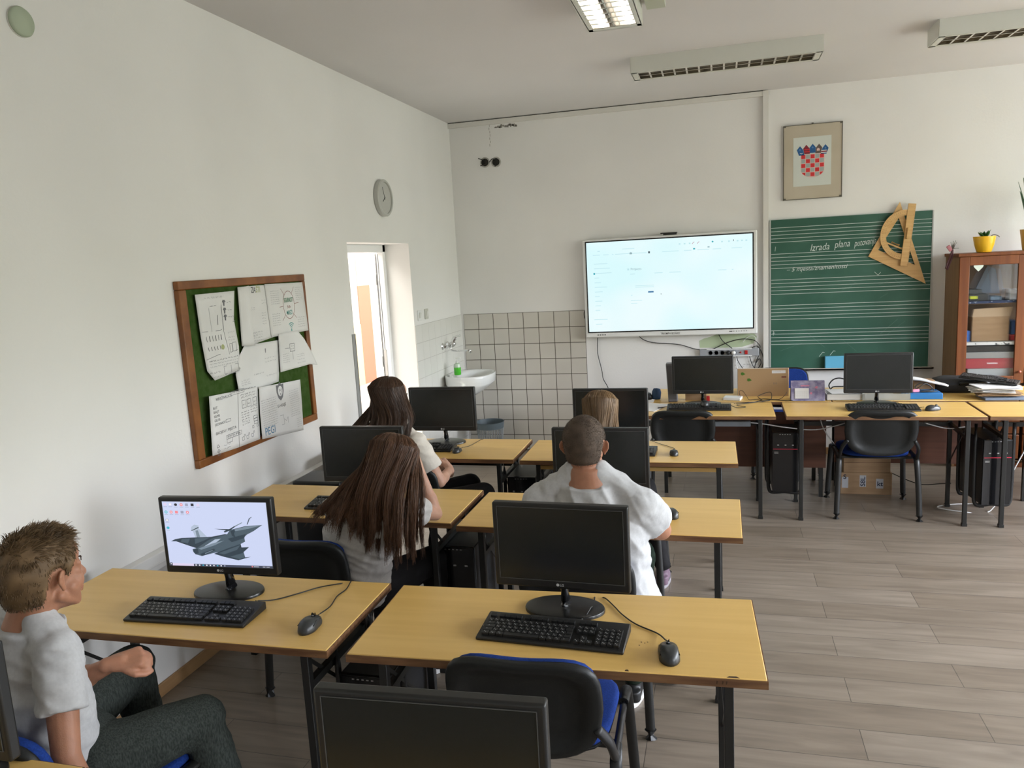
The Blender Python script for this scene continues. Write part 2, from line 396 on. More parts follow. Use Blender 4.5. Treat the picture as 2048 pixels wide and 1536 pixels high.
# ceiling smoke detector on the left wall
t = thing('wall_vent_cover', 'round pale green cover high on the left wall near the corner of the photo', 'round cover', (0, 1.91, 2.865))
bm = bm_new(); lathe(bm, [(0.052, 0), (0.054, .012), (0.048, .02), (0, .022)], 28, M=Matrix.Rotation(PI / 2, 3, 'Y')); obj('cap', bm, mat('cover_paint', (0.42, 0.48, 0.36), .6), t)
bm = bm_new(); lathe(bm, [(0.055, 0), (0.055, .004), (.053, .004)], 28, M=Matrix.Rotation(PI / 2, 3, 'Y')); obj('rim', bm, M_offwhite, t)
# corridor behind the opening
M_cor = mat('corridor_white', (0.85, 0.83, 0.80), 0.8)
bm = bm_new(); b2(bm, (-3.4, 1.0, -.1), (-WT, 13.2, -.0)); struct('floor_corridor', bm, mat('corridor_floor', (0.75, 0.70, 0.66), 0.5)); bpy.data.objects['floor_corridor'].name = 'trim_8'
bm = bm_new(); b2(bm, (-3.4, 1, 0), (-3.2, 13.2, 3.3)); b2(bm, (-3.4, 13.0, 0), (-WT, 13.2, 3.3)); b2(bm, (-3.4, 1, 3.3), (-WT, 13.2, 3.4)); b2(bm, (-3.4, .9, 0), (-WT, 1.0, 3.3)); b2(bm, (-WT, ROOM_Y1 + .2, -0.1), (-WT + .1, 13.2, 3.4))
struct('wall_corridor', bm, M_cor)
M_or = mat('orange_paint', (0.74, 0.25, 0.17), 0.7); M_ye = mat('yellow_paint', (0.84, 0.72, 0.44), 0.7); M_pe = mat('peach_paint', (0.82, 0.50, 0.42), 0.7)
bm = bm_new(); b2(bm, (-3.2, 10.98, 0.0), (-3.185, 11.42, 1.62), 0); b2(bm, (-3.2, 10.98, 1.62), (-3.185, 11.42, 3.2), 1); b2(bm, (-3.2, 10.6, 0), (-3.187, 10.98, 1.0), 2)
o = struct('wall_corridor_colour', bm, [M_or, M_pe, M_ye]); o.name = 'trim_9'
for y in (3.4, 6.0, 9.0, 11.6):
    ld = bpy.data.lights.new('corridor_ceiling_lamp', 'AREA'); ld.size = 1.4; ld.energy = 95; ld.color = (1, .97, .92)
    lo = bpy.data.objects.new('corridor_ceiling_lamp', ld); lo.location = (-1.7, y, 3.28); COL.objects.link(lo)
# white frame and open glazed leaf in the opening
bm = bm_new(); xa, xb = -0.275, -0.215
b2(bm, (xa, DY0, DZ - .062), (xb, DY1, DZ)); b2(bm, (xa, DY1 - .055, 0), (xb, DY1, DZ)); b2(bm, (xa, DY0, 0), (xb, DY0 + .04, DZ))
d = struct('door_1', bm, M_pvc, bevel=.004)
bm = bm_new()                                              # leaf swung right round, flat against the corridor side of the wall
b2(bm, (-0.352, DY1 + .005, 0.02), (-0.312, DY1 + .80, DZ - .05)); obj('door_leaf', bm, M_pvc, d, bevel=.004)
bm = bm_new()
for x in (-.285, -.262): b2(bm, (x - .0015, DY1 - .0575, 0.05), (x + .0015, DY1 - .054, DZ - .075))
obj('rubber_seal', bm, M_black, d)
bm = bm_new()
for zz in (0.35, 1.05, 1.75): tube(bm, [(-.30, DY1 - .03, zz), (-.30, DY1 - .03, zz + .09)], .009, 8)
b2(bm, (-.272, DY1 - .060, .82), (-.250, DY1 - .054, 1.2)); obj('door_handle', bm, M_alu, d)
# wall switches
for k, (y, m_) in enumerate(((5.640, M_white), (5.805, mat('grey_white_switch', (.55, .55, .50), .4)))):
    t = thing('light_switch', ['white light switch beside the door reveal', 'greyish light switch nearest the room corner'][k], 'switch', (0, y, 1.47))
    bm = bm_new(); b2(bm, (0, -.04, -.045), (.009, .04, .045)); obj('plate', bm, m_, t, bevel=.004)
    bm = bm_new(); box(bm, (.011, 0, 0), (.006, .042, .05), Matrix.Rotation(.12, 3, 'Y')); obj('rocker', bm, mat('switch_rocker', (.66, .66, .62), .35), t, bevel=.002)
# wall clock
t = thing('wall_clock', 'round wall clock with pale grey rim and white dial on the left wall', 'clock', (0, 5.04, 2.42))
RY = Matrix.Rotation(PI / 2, 3, 'Y')
bm = bm_new(); lathe(bm, [(0.10, 0), (0.138, .004), (0.140, .035), (0.132, .042), (0.120, .040), (0.117, .030)], 48, M=RY); obj('rim', bm, mat('clock_rim', (.48, .48, .45), .4), t, smooth=True)
bm = bm_new(); lathe(bm, [(0.119, .026), (0.119, .029), (0, .029)], 48, M=RY); obj('dial', bm, mat('clock_dial', (.62, .63, .57), .5), t)
bm = bm_new()
for h in range(1, 13):
    a = h * PI / 6; text(bm, str(h), (.0296, math.sin(a) * .096, math.cos(a) * .096 - .008), (0, 1, 0), (0, 0, 1), .026, align='c', offset=.01)
for h in range(60):
    a = h * PI / 30; L = .005 if h % 5 else .009
    stroke(bm, [(math.sin(a) * .117, math.cos(a) * .117), (math.sin(a) * (.117 - L), math.cos(a) * (.117 - L))], .0016, (.0296, 0, 0), (0, 1, 0), (0, 0, 1))
obj('numerals', bm, M_black, t)
for nm, a, L, w in (('minute_hand', -.35, .085, .004), ('hour_hand', -2.25, .045, .006)):
    bm = bm_new(); bar(bm, (.031, -math.sin(a) * .012, -math.cos(a) * .012), (.031, math.sin(a) * L, math.cos(a) * L), w, .0015, up=(1, 0, 0)); obj(nm, bm, M_black, t)
# ---------------------------------------------------------------- ceiling lamps
M_lamp = mat('lamp_housing', (0.66, 0.66, 0.60), 0.4)
M_louv = mat('polished_louvre', (0.70, 0.66, 0.60), 0.18, 1.0)
M_tube_on = mat('lit_tube', (1, 1, 1), .5, emit=(1.0, .97, .96), estr=16.0)
M_tube_off = mat('unlit_tube', (0.75, 0.75, 0.72), .4)
def lamp(label, cx, cy, L, W, along, lit, group):
    H = .105
    t = thing('ceiling_light', label, 'ceiling light', (cx, cy, ROOM_Z), 0 if along == 'x' else PI / 2, group)
    bm = bm_new(); zb = -H
    b2(bm, (-L / 2, -W / 2, -.012), (L / 2, W / 2, 0))
    for s in (-1, 1):
        b2(bm, (-L / 2, s * W / 2 - .004, zb), (L / 2, s * W / 2 + .004, 0)); b2(bm, (s * L / 2 - .004, -W / 2, zb), (s * L / 2 + .004, W / 2, 0))
        b2(bm, (-L / 2, s * (W / 2 - .012) - .012, zb), (L / 2, s * (W / 2 - .012) + .012, zb + .004)); b2(bm, (s * (L / 2 - .02) - .02, -W / 2, zb), (s * (L / 2 - .02) + .02, W / 2, zb + .004))
    obj('housing', bm, M_lamp, t)
    nx = 14; ys = (0,)
    bm = bm_new()
    for i in range(nx + 1):
        x = -L / 2 + .04 + (L - .08) * i / nx; prism(bm, [(-.006, 0), (.006, 0), (.001, .045), (-.001, .045)], (x, W / 2 - .02, zb + .003), (1, 0, 0), (0, 0, 1), W - .04)
    for y in (-W / 2 + .024, 0, W / 2 - .024): prism(bm, [(-.004, 0), (.004, 0), (.001, .045), (-.001, .045)], (-L / 2 + .03, y, zb + .003), (0, 1, 0), (0, 0, 1), L - .06)
    for s in (-1, 1):
        for q in (-1, 1):
            prism(bm, [(0, 0), (.002, 0), (.002 + q * .02, .06), (q * .02, .06)], (-L / 2 + .03, s * W / 4 + q * .045, zb + .02), (0, 1, 0), (0, 0, 1), L - .06)
    obj('louvre', bm, M_louv, t)
    for s in (-1, 1):
        bm = bm_new(); tube(bm, [(-L / 2 + .05, s * W / 4, zb + .055), (L / 2 - .05, s * W / 4, zb + .055)], .013, 10); obj('fluorescent_tube', bm, M_tube_on if lit else M_tube_off, t)
G = 'fluorescent ceiling lights'
lamp('lit fluorescent ceiling light with bright louvre, nearest the left wall', 1.965, 3.325, 1.24, .29, 'y', True, G)
lamp('unlit ceiling light lying parallel to the front wall, in the middle', 2.55, 5.175, 1.24, .25, 'x', False, G)
lamp('unlit ceiling light parallel to the front wall, cut by the right photo edge', 4.46, 5.16, 1.24, .27, 'x', False, G)
bm = bm_new(); b2(bm, (2.14, 3.0, ROOM_Z - .035), (2.24, 3.92, ROOM_Z)); tag(obj('ceiling_panel', bm, mat('greenish_panel', (.50, .52, .42), .7)), 'flat greenish ceiling batten beside the lit ceiling light', 'ceiling batten')
# ---------------------------------------------------------------- school desks
DW, DD, DH = 1.215, 0.50, 0.75
def make_desk(label, group):
    t = thing('school_desk', label, 'desk', (0, 0, 0), 0, group)
    bm = bm_new(); box(bm, (DW / 2, DD / 2, DH - .011), (DW - .004, DD - .004, .022)); obj('tabletop', bm, M_desk, t, bevel=.003)
    bm = bm_new()
    for a, b in (((0, -.001), (DW, .004)), ((0, DD - .004), (DW, DD + .001)), ((-.001, 0), (.004, DD)), ((DW - .004, 0), (DW + .001, DD))):
        b2(bm, (a[0], a[1], DH - .026), (b[0], b[1], DH - .0025))
    b2(bm, (.003, .003, DH - .026), (DW - .003, DD - .003, DH - .0225))
    obj('wooden_edge', bm, M_edge, t)
    for x in (.10, DW - .10):
        for y in (.045, DD - .045):
            bm = bm_new(); box(bm, (x, y, (DH - .026) / 2), (.026, .026, DH - .026)); b2(bm, (x - .016, y - .016, 0), (x + .016, y + .016, .02))
            obj('leg', bm, M_steel, t, bevel=.002)
    bm = bm_new(); z = .60
    for x in (.10, DW - .10):
        b2(bm, (x - .012, .045, z - .012), (x + .012, DD - .045, z + .012)); b2(bm, (x - .012, .045, DH - .05), (x + .012, DD - .045, DH - .026))
    b2(bm, (.10, DD - .057, z - .015), (DW - .10, DD - .033, z + .015))
    for s in (0, 1):
        x = .10 if s == 0 else DW - .10
        bar(bm, (x, DD - .05, .32), (x, .05, DH - .06), .012, .004, up=(1, 0, 0))
    obj('rail', bm, M_steel, t)
    return t
GD = 'yellow school desks in rows'
spec = [('right', 1.4039, 1.3747, .0441, 'nearest yellow desk on the right, with the dark monitor and scuffed front edge'),
        ('left', .1204, 1.3641, .0158, 'yellow desk against the left wall carrying the lit monitor'),
        ('right', 1.3685, 2.5002, -.006, 'yellow desk in front of the boy with cropped hair'),
        ('left', .1173, 2.5333, -.0029, 'yellow desk where the leaning long-haired girl rests her elbow'),
        ('right', 1.3763, 3.6084, .0068, 'yellow desk with a wooden shelf board under its top, third row right'),
        ('left', .1172, 3.6202, .0053, 'yellow desk in the third row beside the wash basin wall'),
        ('A', 1.6526, 4.8618, -.006, 'yellow desk before the big screen, left of the three in the front line'),
        ('B', 2.9351, 4.8535, -.0087, 'yellow desk before the chalkboard, with blue and black chair pushed in'),
        ('C', 4.165, 4.846, -.0087, 'yellow desk at the right photo edge in the front line'),
        ('f', -.195, .274, 0, 'yellow desk cut by the lower left photo corner'),
        ('g', 1.026, .274, 0, 'yellow desk below the bottom photo edge, carrying the nearest monitor')]
proto_desk = None; DESK = []
for k, (nm, x, y, r, lab) in enumerate(spec):
    if k == 0: proto_desk = make_desk(lab, GD); proto_desk.location = (x, y, 0); proto_desk.rotation_euler.z = r; DESK.append(proto_desk)
    else: DESK.append(dup(proto_desk, (x, y, 0), r, lab, GD))
bm = bm_new(); b2(bm, (.115, .03, .690), (DW - .115, DD - .05, .712)); obj('shelf_board', bm, M_shelfwood, DESK[4])
bm = bm_new(); rg = random.Random(5)                        # chips and scribbles on the nearest desk edge
for x, w in ((.62, .020), (.84, .012), (1.125, .034)): prism(bm, [(x - w / 2, 0), (x - w * .3, .007), (x + w * .25, .008), (x + w / 2, 0)], (0, .004, DH - .0015), (1, 0, 0), (0, 1, 0), .0018)
for x, y in ((.99, .21), (1.0, .205), (1.008, .212), (.985, .19), (.95, .25), (.03, .02)): poly(bm, [(x, y), (x + .004, y), (x + .004, y + .003), (x, y + .004)], (-.12, -.04, DH + .0005), (1, 0, 0), (0, 1, 0))
for x in (1.08, 1.095, 1.105): poly(bm, [(x, 0), (x + .003, 0), (x + .005, .009), (x + .001, .01)], (0, -.0015, DH - .018), (1, 0, 0), (0, 0, 1))
obj('chipped_spots', bm, mat('chip_brown', (0.06, 0.03, 0.012), .8), DESK[0])
# teacher's desks behind the front line
def teacher_desk(x, y, w, label, py, pz):
    t = thing('teacher_desk', label, 'desk', (x, y, 0), 0, "teacher's desks behind the front line")
    bm = bm_new(); box(bm, (w / 2, .29, .739), (w, .58, .022)); obj('tabletop', bm, M_desk, t, bevel=.003)
    bm = bm_new(); b2(bm, (0, -.001, .724), (w, .003, .748)); obj('wooden_edge', bm, M_edge, t)
    bm = bm_new(); b2(bm, (.06, py, pz), (w - .03, py + .018, .66)); obj('modesty_panel', bm, M_panel, t)
    for xx in (.08, w - .06):
        for yy in (py + .04, .52):
            bm = bm_new(); box(bm, (xx, yy, .364), (.028, .028, .728)); obj('leg', bm, M_steel, t)
    return t
teacher_desk(2.0, 5.385, 1.29, "teacher's desk with brown modesty panel, holding the open laptop", .03, .235)
teacher_desk(3.30, 5.385, 1.20, "teacher's desk with brown modesty panel, holding trays and the blue binder", .33, .20)
teacher_desk(4.51, 5.385, 1.20, "teacher's desk with brown modesty panel at the right photo edge", .05, .25)
# ---------------------------------------------------------------- chairs
def back_outline(th, w, h, dip):
    c, s = math.cos(th), math.sin(th); n = 4.2
    r = (abs(c) ** n + abs(s) ** n) ** (-1 / n)
    x, z = r * c, r * s
    if z > 0: z -= dip * math.cos(x * PI / 2 * .95) ** 2 * .5
    if z < 0: x *= 1 - .10 * abs(z); z *= 1.0 - .13 * (abs(x) ** 2)
    return x * w / 2, z * h / 2
def back_shell_bm(w, h, th0, dip, inset, rim, dy=0.0, N=48):
    """curved back plate; front towards +y"""
    bm = bm_new(); rs = [1.0, .985, .95, .80, .77, .5, .25]
    def surf(x, z, side): return .38 * x * x * 1.0 + dy + (th0 if side > 0 else 0) + .10 * z * z * 0
    rings = []
    for side in (1, -1):
        L = []
        for q in rs:
            ring = []
            for k in range(N):
                x, z = back_outline(2 * PI * k / N, w, h, dip); x *= q; z *= q
                y = surf(x, z, side)
                if side < 0:
                    if q > .96: y += rim * (1 if q == 1.0 else .3)
                    if q < .79: y += inset
                else:
                    if q == 1.0: y -= rim * .6
                ring.append(bm.verts.new((x, y, z)))
            L.append(ring)
        c = bm.verts.new((0, surf(0, 0, side) + (inset if side < 0 else 0), 0))
        for a, b in zip(L, L[1:]):
            for k in range(N):
                f = (a[k], a[(k + 1) % N], b[(k + 1) % N], b[k]); bm.faces.new(f if side < 0 else f[::-1])
        for k in range(N):
            f = (L[-1][k], L[-1][(k + 1) % N], c); bm.faces.new(f if side < 0 else f[::-1])
        rings.append(L[0])
    for k in range(N):
        bm.faces.new((rings[0][k], rings[0][(k + 1) % N], rings[1][(k + 1) % N], rings[1][k]))
    bmesh.ops.recalc_face_normals(bm, faces=bm.faces)
    for f in bm.faces: f.smooth = True
    return bm
def cushion_bm(w, d, h, N=40, crown=.012):
    bm = bm_new(); prof = [(0, 0), (.9, 0), (.985, .2), (1, .5), (.985, .8), (.93, 1.0), (.6, 1.12), (0, 1.18)]
    rings = []
    for q, zz in prof:
        ring = []
        for k in range(N):
            th = 2 * PI * k / N; c, s = math.cos(th), math.sin(th); r = (abs(c) ** 4 + abs(s) ** 4) ** -.25
            ring.append(bm.verts.new((r * c * q * w / 2 * (1 + .05 * s), r * s * q * d / 2, h * zz + .0 - .012 * max(0, s * q) ** 3)))
        rings.append(ring)
    for a, b in zip(rings, rings[1:]):
        for k in range(N):
            f = bm.faces.new((a[k], a[(k + 1) % N], b[(k + 1) % N], b[k])); f.smooth = True
    bmesh.ops.remove_doubles(bm, verts=bm.verts, dist=1e-5)
    return bm
def make_chair(label, group):
    t = thing('school_chair', label, 'chair', (0, 0, 0), 0, group)
    obj('seat', cushion_bm(.45, .41, .035), M_blue, t, loc=(0, .0, .432))
    obj('seat_shell', cushion_bm(.44, .40, .014), M_shell, t, loc=(0, .0, .419))
    tilt = (-.16, 0, 0)
    o = obj('backrest', back_shell_bm(.425, .300, .034, .10, 0, .012, dy=.008), M_blue, t, loc=(0, -.325, .632), rot=(.20, 0, 0))
    o = obj('back_shell', back_shell_bm(.452, .335, .024, .10, .010, .010, dy=-.012), M_shell, t, loc=(0, -.325, .630), rot=(.20, 0, 0))
    for s in (-1, 1):
        front = False; bm = bm_new(); tube(bm, spline([(s * .262, -.245, .0), (s * .255, -.235, .2), (s * .245, -.215, .38), (s * .243, -.19, .425), (s * .24, -.15, .432)], 5), .0135, 10, flat=1.4); lg_ = obj('leg', bm, M_steel, t, smooth=True); bf = bm_new(); tube(bf, [(s * .2625, (-.246 if not front else .246), .001), (s * .2605, (-.243 if not front else .242), .038)], .0185, 12, flat=1.3); obj('rubber_foot', bf, M_black, lg_, smooth=True)
        front = True; bm = bm_new(); tube(bm, spline([(s * .262, .245, .0), (s * .25, .22, .25), (s * .243, .19, .40), (s * .243, .15, .428), (s * .24, .08, .432)], 5), .0135, 10, flat=1.4); lg_ = obj('leg', bm, M_steel, t, smooth=True); bf = bm_new(); tube(bf, [(s * .2625, (-.246 if not front else .246), .001), (s * .2605, (-.243 if not front else .242), .038)], .0185, 12, flat=1.3); obj('rubber_foot', bf, M_black, lg_, smooth=True)
        bm = bm_new(); tube(bm, spline([(s * .243, .1, .43), (s * .243, -.16, .43), (s * .243, -.225, .45), (s * .236, -.275, .52), (s * .205, -.305, .58)], 5), .012, 8, flat=1.5); obj('back_support', bm, M_black, t, smooth='all')
    bm = bm_new(); b2(bm, (-.24, -.13, .405), (.24, -.105, .42)); b2(bm, (-.24, .105, .405), (.24, .13, .42)); obj('seat_frame', bm, M_steel, t)
    return t
GC = 'blue and black school chairs'
ch = make_chair('empty school chair pushed under the nearest right desk, seen from its black back', GC)
ch.location = (1.945, 1.675, .0); ch.rotation_euler.z = .03; ch.scale = (1.0, 1.0, 1.02)
CH = [ch]
for x, y, r, lab in ((.775, 2.49, .0, 'school chair under the leaning girl with the long loose hair, second row'),
                     (1.955, 2.47, .03, 'school chair under the boy with cropped hair'),
                     (.69, 1.125, -.10, 'school chair the boy at the lower left sits on'),
                     (2.235, 5.20, .02, 'empty school chair at the front line before the dark monitor beside the laptop'),
                     (3.535, 5.195, .0, 'empty school chair at the front line before the chalkboard'),
                     (.78, 3.63, -.05, 'school chair of the girl facing the basin wall, third row left'),
                     (1.925, 3.63, 0, 'school chair of the fair-haired girl, mostly hidden, third row right'),
                     (3.02, 5.97 + .02, PI, "teacher's blue chair behind the open laptop, facing the class")):
    CH.append(dup(ch, (x, y, 0), r, lab, GC)); CH[-1].scale = (1, 1, 1.0)
CH[-1].location = (3.02, 6.13, .0); CH[-1].scale = (1, 1, 1.07)
# ---------------------------------------------------------------- monitors
MW, MH = .445, .285
def lg_logo(bm, o, ux, uy, s):
    lathe_pts = [(math.cos(2 * PI * k / 14) * s * .5, math.sin(2 * PI * k / 14) * s * .5) for k in range(14)]
    poly(bm, lathe_pts, o, ux, uy, 0)
    text(bm, 'LG', V(o) + V(ux) * s * .75 - V(uy) * s * .40, ux, uy, s * 1.1, offset=.02)
def make_monitor(label, group):
    t = thing('computer_monitor', label, 'monitor', (0, 0, 0), 0, group)
    zc = .227
    bm = bm_new(); box(bm, (0, .012, zc), (MW, .03, MH)); obj('casing', bm, M_blackg if False else M_black, t, bevel=.006, seg=3)
    bm = bm_new()                                           # swelling at the rear
    lathe(bm, [(0.0, .045), (.6, .043), (.92, .03), (1.0, .0)], 32, (0, .024, zc), sx=.19, sy=.115, M=Matrix.Rotation(-PI / 2, 3, 'X')); obj('rear_cover', bm, M_black, t, smooth=True)
    bm = bm_new()
    b2(bm, (-MW / 2 + .017, -.0036, zc - MH / 2 + .028), (MW / 2 - .017, -.002, zc + MH / 2 - .014)); obj('screen', bm, M_screen, t)
    bm = bm_new()
    for a, b in (((-1, -1), (1, -1)), ((1, -1), (1, 1)), ((1, 1), (-1, 1)), ((-1, 1), (-1, -1))):
        def c(q): return (q[0] * (MW / 2 - .0165), -.0042, zc + (MH / 2 - .0135 if q[1] > 0 else -MH / 2 + .0275))
        bar(bm, c(a), c(b), .0016, .0016)
    obj('screen_edge', bm, mat('bezel_edge', (.10, .10, .10), .25), t)
    bm = bm_new(); lg_logo(bm, (-.012, -.0036, zc - MH / 2 + .014), (1, 0, 0), (0, 0, 1), .010); obj('logo', bm, M_letter, t)
    bm = bm_new(); lathe(bm, [(1.0, 0), (1.0, .006), (.985, .010), (.90, .0125), (0, .014)], 48, (0, .03, 0), sx=.133, sy=.088); obj('stand_base', bm, mat('satin_black', (.009, .009, .009), .28), t, smooth=True)
    bm = bm_new(); tube(bm, [(0, .045, .012), (0, .045, .03), (0, .04, .06), (0, .032, .10), (0, .03, .14)], [.030, .022, .018, .02, .022], 14, flat=.7); obj('stand_neck', bm, M_blackg, t, smooth='all')
    return t
GM = 'black flat monitors'
mon = make_monitor('dark monitor on the nearest right desk', GM); mon.location = (2.0, 1.735, .75); mon.rotation_euler.z = -.03
MON = [mon]
for x, y, r, lab in ((.762, 1.69, .06, 'lit monitor showing a grey jet plane, on the left desk'),
                     (.772, 2.84, .025, 'dark monitor half hidden behind the leaning girl, second row left'),
                     (1.967, 2.835, .0, 'dark monitor behind the cropped head of the boy, second row'),
                     (.779, 3.985, .021, 'dark monitor below the wash basin, third row left'),
                     (1.873, 3.88, .0, 'dark monitor behind the fair-haired girl, third row'),
                     (2.375, 5.255, .0, 'dark monitor left of the open laptop in the front line'),
                     (3.574, 5.237, .0, 'dark monitor in front of the chalkboard'),
                     (1.978, .63, .05, 'large dark monitor cut by the bottom photo edge'),
                     (.728, .655, .0, 'monitor of which only the right rim shows at the lower left photo edge')):
    MON.append(dup(mon, (x, y, .75), r, lab, GM))
for k in (0, 8): MON[k].location.z = .75
# lit desktop picture on the left monitor
lit = MON[1]
for c_ in list(lit.children):
    if c_.name.startswith('screen') and 'edge' not in c_.name: bpy.data.objects.remove(c_)
M_lit = mat('lit_screen', (.02, .02, .02), .3, emit=(.58, .64, .86), estr=1.05)
def em(name, c, s=1.0): return mat(name, (.01, .01, .01), .4, emit=c, estr=s)
JM = [M_lit, em('jet_dark', (.035, .055, .075)), em('jet_mid', (.075, .11, .14)), em('jet_light', (.20, .26, .32)), em('jet_pale', (.45, .53, .66)), em('taskbar', (.06, .07, .11)), em('icon_red', (.9, .25, .28)), em('icon_teal', (.05, .45, .60)), em('icon_black', (.03, .03, .04)), em('icon_white', (.9, .9, .95)), em('icon_grey', (.35, .37, .5)), em('screen_pink', (.74, .66, .86))]
bm = bm_new(); x0, z0 = -MW / 2 + .017, .227 - MH / 2 + .028; SW, SH = MW - .034, MH - .042
b2(bm, (x0, -.0036, z0), (x0 + SW, -.002, z0 + SH), 0)
def jp(pts, mi, lift=0):   # points traced on the picture, in fractions of the screen (u right, v down)
    poly(bm, [(x0 + u * SW, z0 + (1 - v) * SH) for u, v in pts], (0, -.0038 - .00008 * lift, 0), (1, 0, 0), (0, 0, 1), mi)
def q(a):                  # trace coordinates -> fractions
    out = []
    for X_, Y_ in a:
        v = (Y_ - (115 + 45 * (X_ - 70) / 1815)) / 1120.0; u = (X_ - 70 - 40 * v) / 1815.0
        out.append((u, v))
    return out
jp(q([(545, 625), (560, 560), (610, 525), (690, 540), (685, 590), (820, 735), (615, 745), (580, 640)]), 4, 1)
jp(q([(545, 628), (680, 565), (690, 580), (560, 632)]), 1, 2); jp(q([(625, 630), (670, 620), (700, 740), (640, 745)]), 3, 2)
jp(q([(170, 812), (250, 775), (370, 755), (900, 735), (1140, 690), (1240, 700), (1000, 800), (620, 935), (470, 885), (260, 812)]), 1, 1)
jp(q([(370, 770), (520, 765), (470, 850), (350, 820)]), 2, 2); jp(q([(600, 765), (880, 745), (760, 800), (600, 860)]), 2, 2)
jp(q([(545, 950), (640, 925), (830, 800), (900, 770), (1180, 690), (1230, 620), (1500, 555), (1795, 538), (1640, 640), (1520, 700), (1470, 745), (1480, 820), (1380, 870), (1100, 980), (900, 1020), (700, 1070), (590, 1040), (555, 1000)]), 2, 3)
jp(q([(760, 900), (960, 780), (1060, 770), (980, 830), (800, 890)]), 4, 4); jp(q([(650, 940), (900, 850), (1120, 800), (950, 880), (700, 960)]), 3, 4)
jp(q([(1240, 640), (1330, 600), (1300, 690), (1330, 760), (1260, 720)]), 1, 4); jp(q([(1300, 610), (1500, 565), (1795, 540), (1560, 600), (1330, 640)]), 3, 4)
jp(q([(1180, 770), (1500, 690), (1470, 760), (1250, 830)]), 1, 4); jp(q([(550, 960), (640, 940), (650, 1020), (590, 1040)]), 1, 5)
jp(q([(680, 1030), (930, 940), (950, 970), (720, 1068), (690, 1055)]), 1, 5); jp(q([(760, 1020), (900, 965), (905, 975), (765, 1032)]), 3, 6)
jp(q([(920, 1030), (1180, 930), (1400, 860), (1410, 920), (1540, 915), (1440, 1000), (1460, 1090), (1560, 1080), (1340, 1142), (1080, 1080)]), 1, 5)
jp(q([(1000, 1020), (1250, 930), (1390, 880), (1330, 960), (1100, 1040)]), 2, 6); jp(q([(1440, 1010), (1455, 1095), (1360, 1120), (1200, 1080)]), 2, 6)
jp(q([(960, 598), (1220, 605), (1250, 590), (1300, 560), (1360, 545), (1240, 625), (1140, 665), (1120, 645), (1160, 625)]), 1, 4)
jp(q([(1300, 560), (1450, 490), (1455, 500), (1340, 560)]), 3, 5)
jp(q([(1530, 528), (1575, 425), (1620, 400), (1625, 406), (1590, 430), (1545, 528)]), 1, 5)
jp([(0, .965), (1, .965), (1, 1), (0, 1)], 5, 3); jp([(.03, .962), (.24, .962), (.24, 1), (.03, 1)], 11, 4); jp([(.005, .955), (.03, .955), (.03, .99), (.005, .99)], 5, 5)
jp([(.011, .965), (.021, .965), (.021, .98), (.011, .98)], 9, 6)
for k, c_ in enumerate((9, 9, 7, 9, 9, 9, 7, 9, 10)): jp([(.255 + k * .035, .973), (.268 + k * .035, .973), (.268 + k * .035, .992), (.255 + k * .035, .992)], c_, 5)
jp([(.80, .973), (.812, .973), (.812, .99), (.80, .99)], 6, 5)
for a, b in ((.82, .87), (.905, .93), (.94, .97)): jp([(a, .979), (b, .979), (b, .985), (a, .985)], 9, 5)
def icon(u, v, c_, kind):
    if kind == 's': jp([(u - .014, v - .02), (u + .014, v - .02), (u + .014, v + .02), (u - .014, v + .02)], c_, 2)
    elif kind == 'h': jp([(u, v - .022), (u + .014, v - .012), (u + .014, v + .012), (u, v + .022), (u - .014, v + .012), (u - .014, v - .012)], c_, 2)
    elif kind == 'o':
        jp([(u + .015 * math.cos(a * .7), v + .024 * math.sin(a * .7)) for a in range(9)], c_, 2); jp([(u + .006 * math.cos(a * .7), v + .010 * math.sin(a * .7)) for a in range(9)], 9, 3)
    elif kind == 'l':
        jp([(u - .014, v - .018), (u + .014, v - .018), (u + .014, v + .02), (u - .014, v + .02)], c_, 2); jp([(u - .010, v - .012), (u + .010, v - .012), (u + .010, v + .014), (u - .010, v + .014)], 9, 3)
    jp([(u - .018, v + .034), (u + .018, v + .034), (u + .018, v + .040), (u - .018, v + .040)], 10, 2)
for u, v, c_, kd in ((.03, .045, 11, 's'), (.08, .045, 11, 'l'), (.133, .05, 8, 'h'), (.188, .05, 6, 'o'), (.24, .05, 10, 's'), (.295, .05, 8, 's'), (.35, .05, 11, 's'), (.03, .165, 7, 'o'), (.08, .165, 6, 'o'), (.133, .165, 6, 's'), (.188, .165, 10, 's'), (.24, .165, 6, 'o'), (.03, .29, 10, 'l'), (.03, .41, 7, 'h')): icon(u, v, c_, kd)
obj('screen', bm, JM, lit)
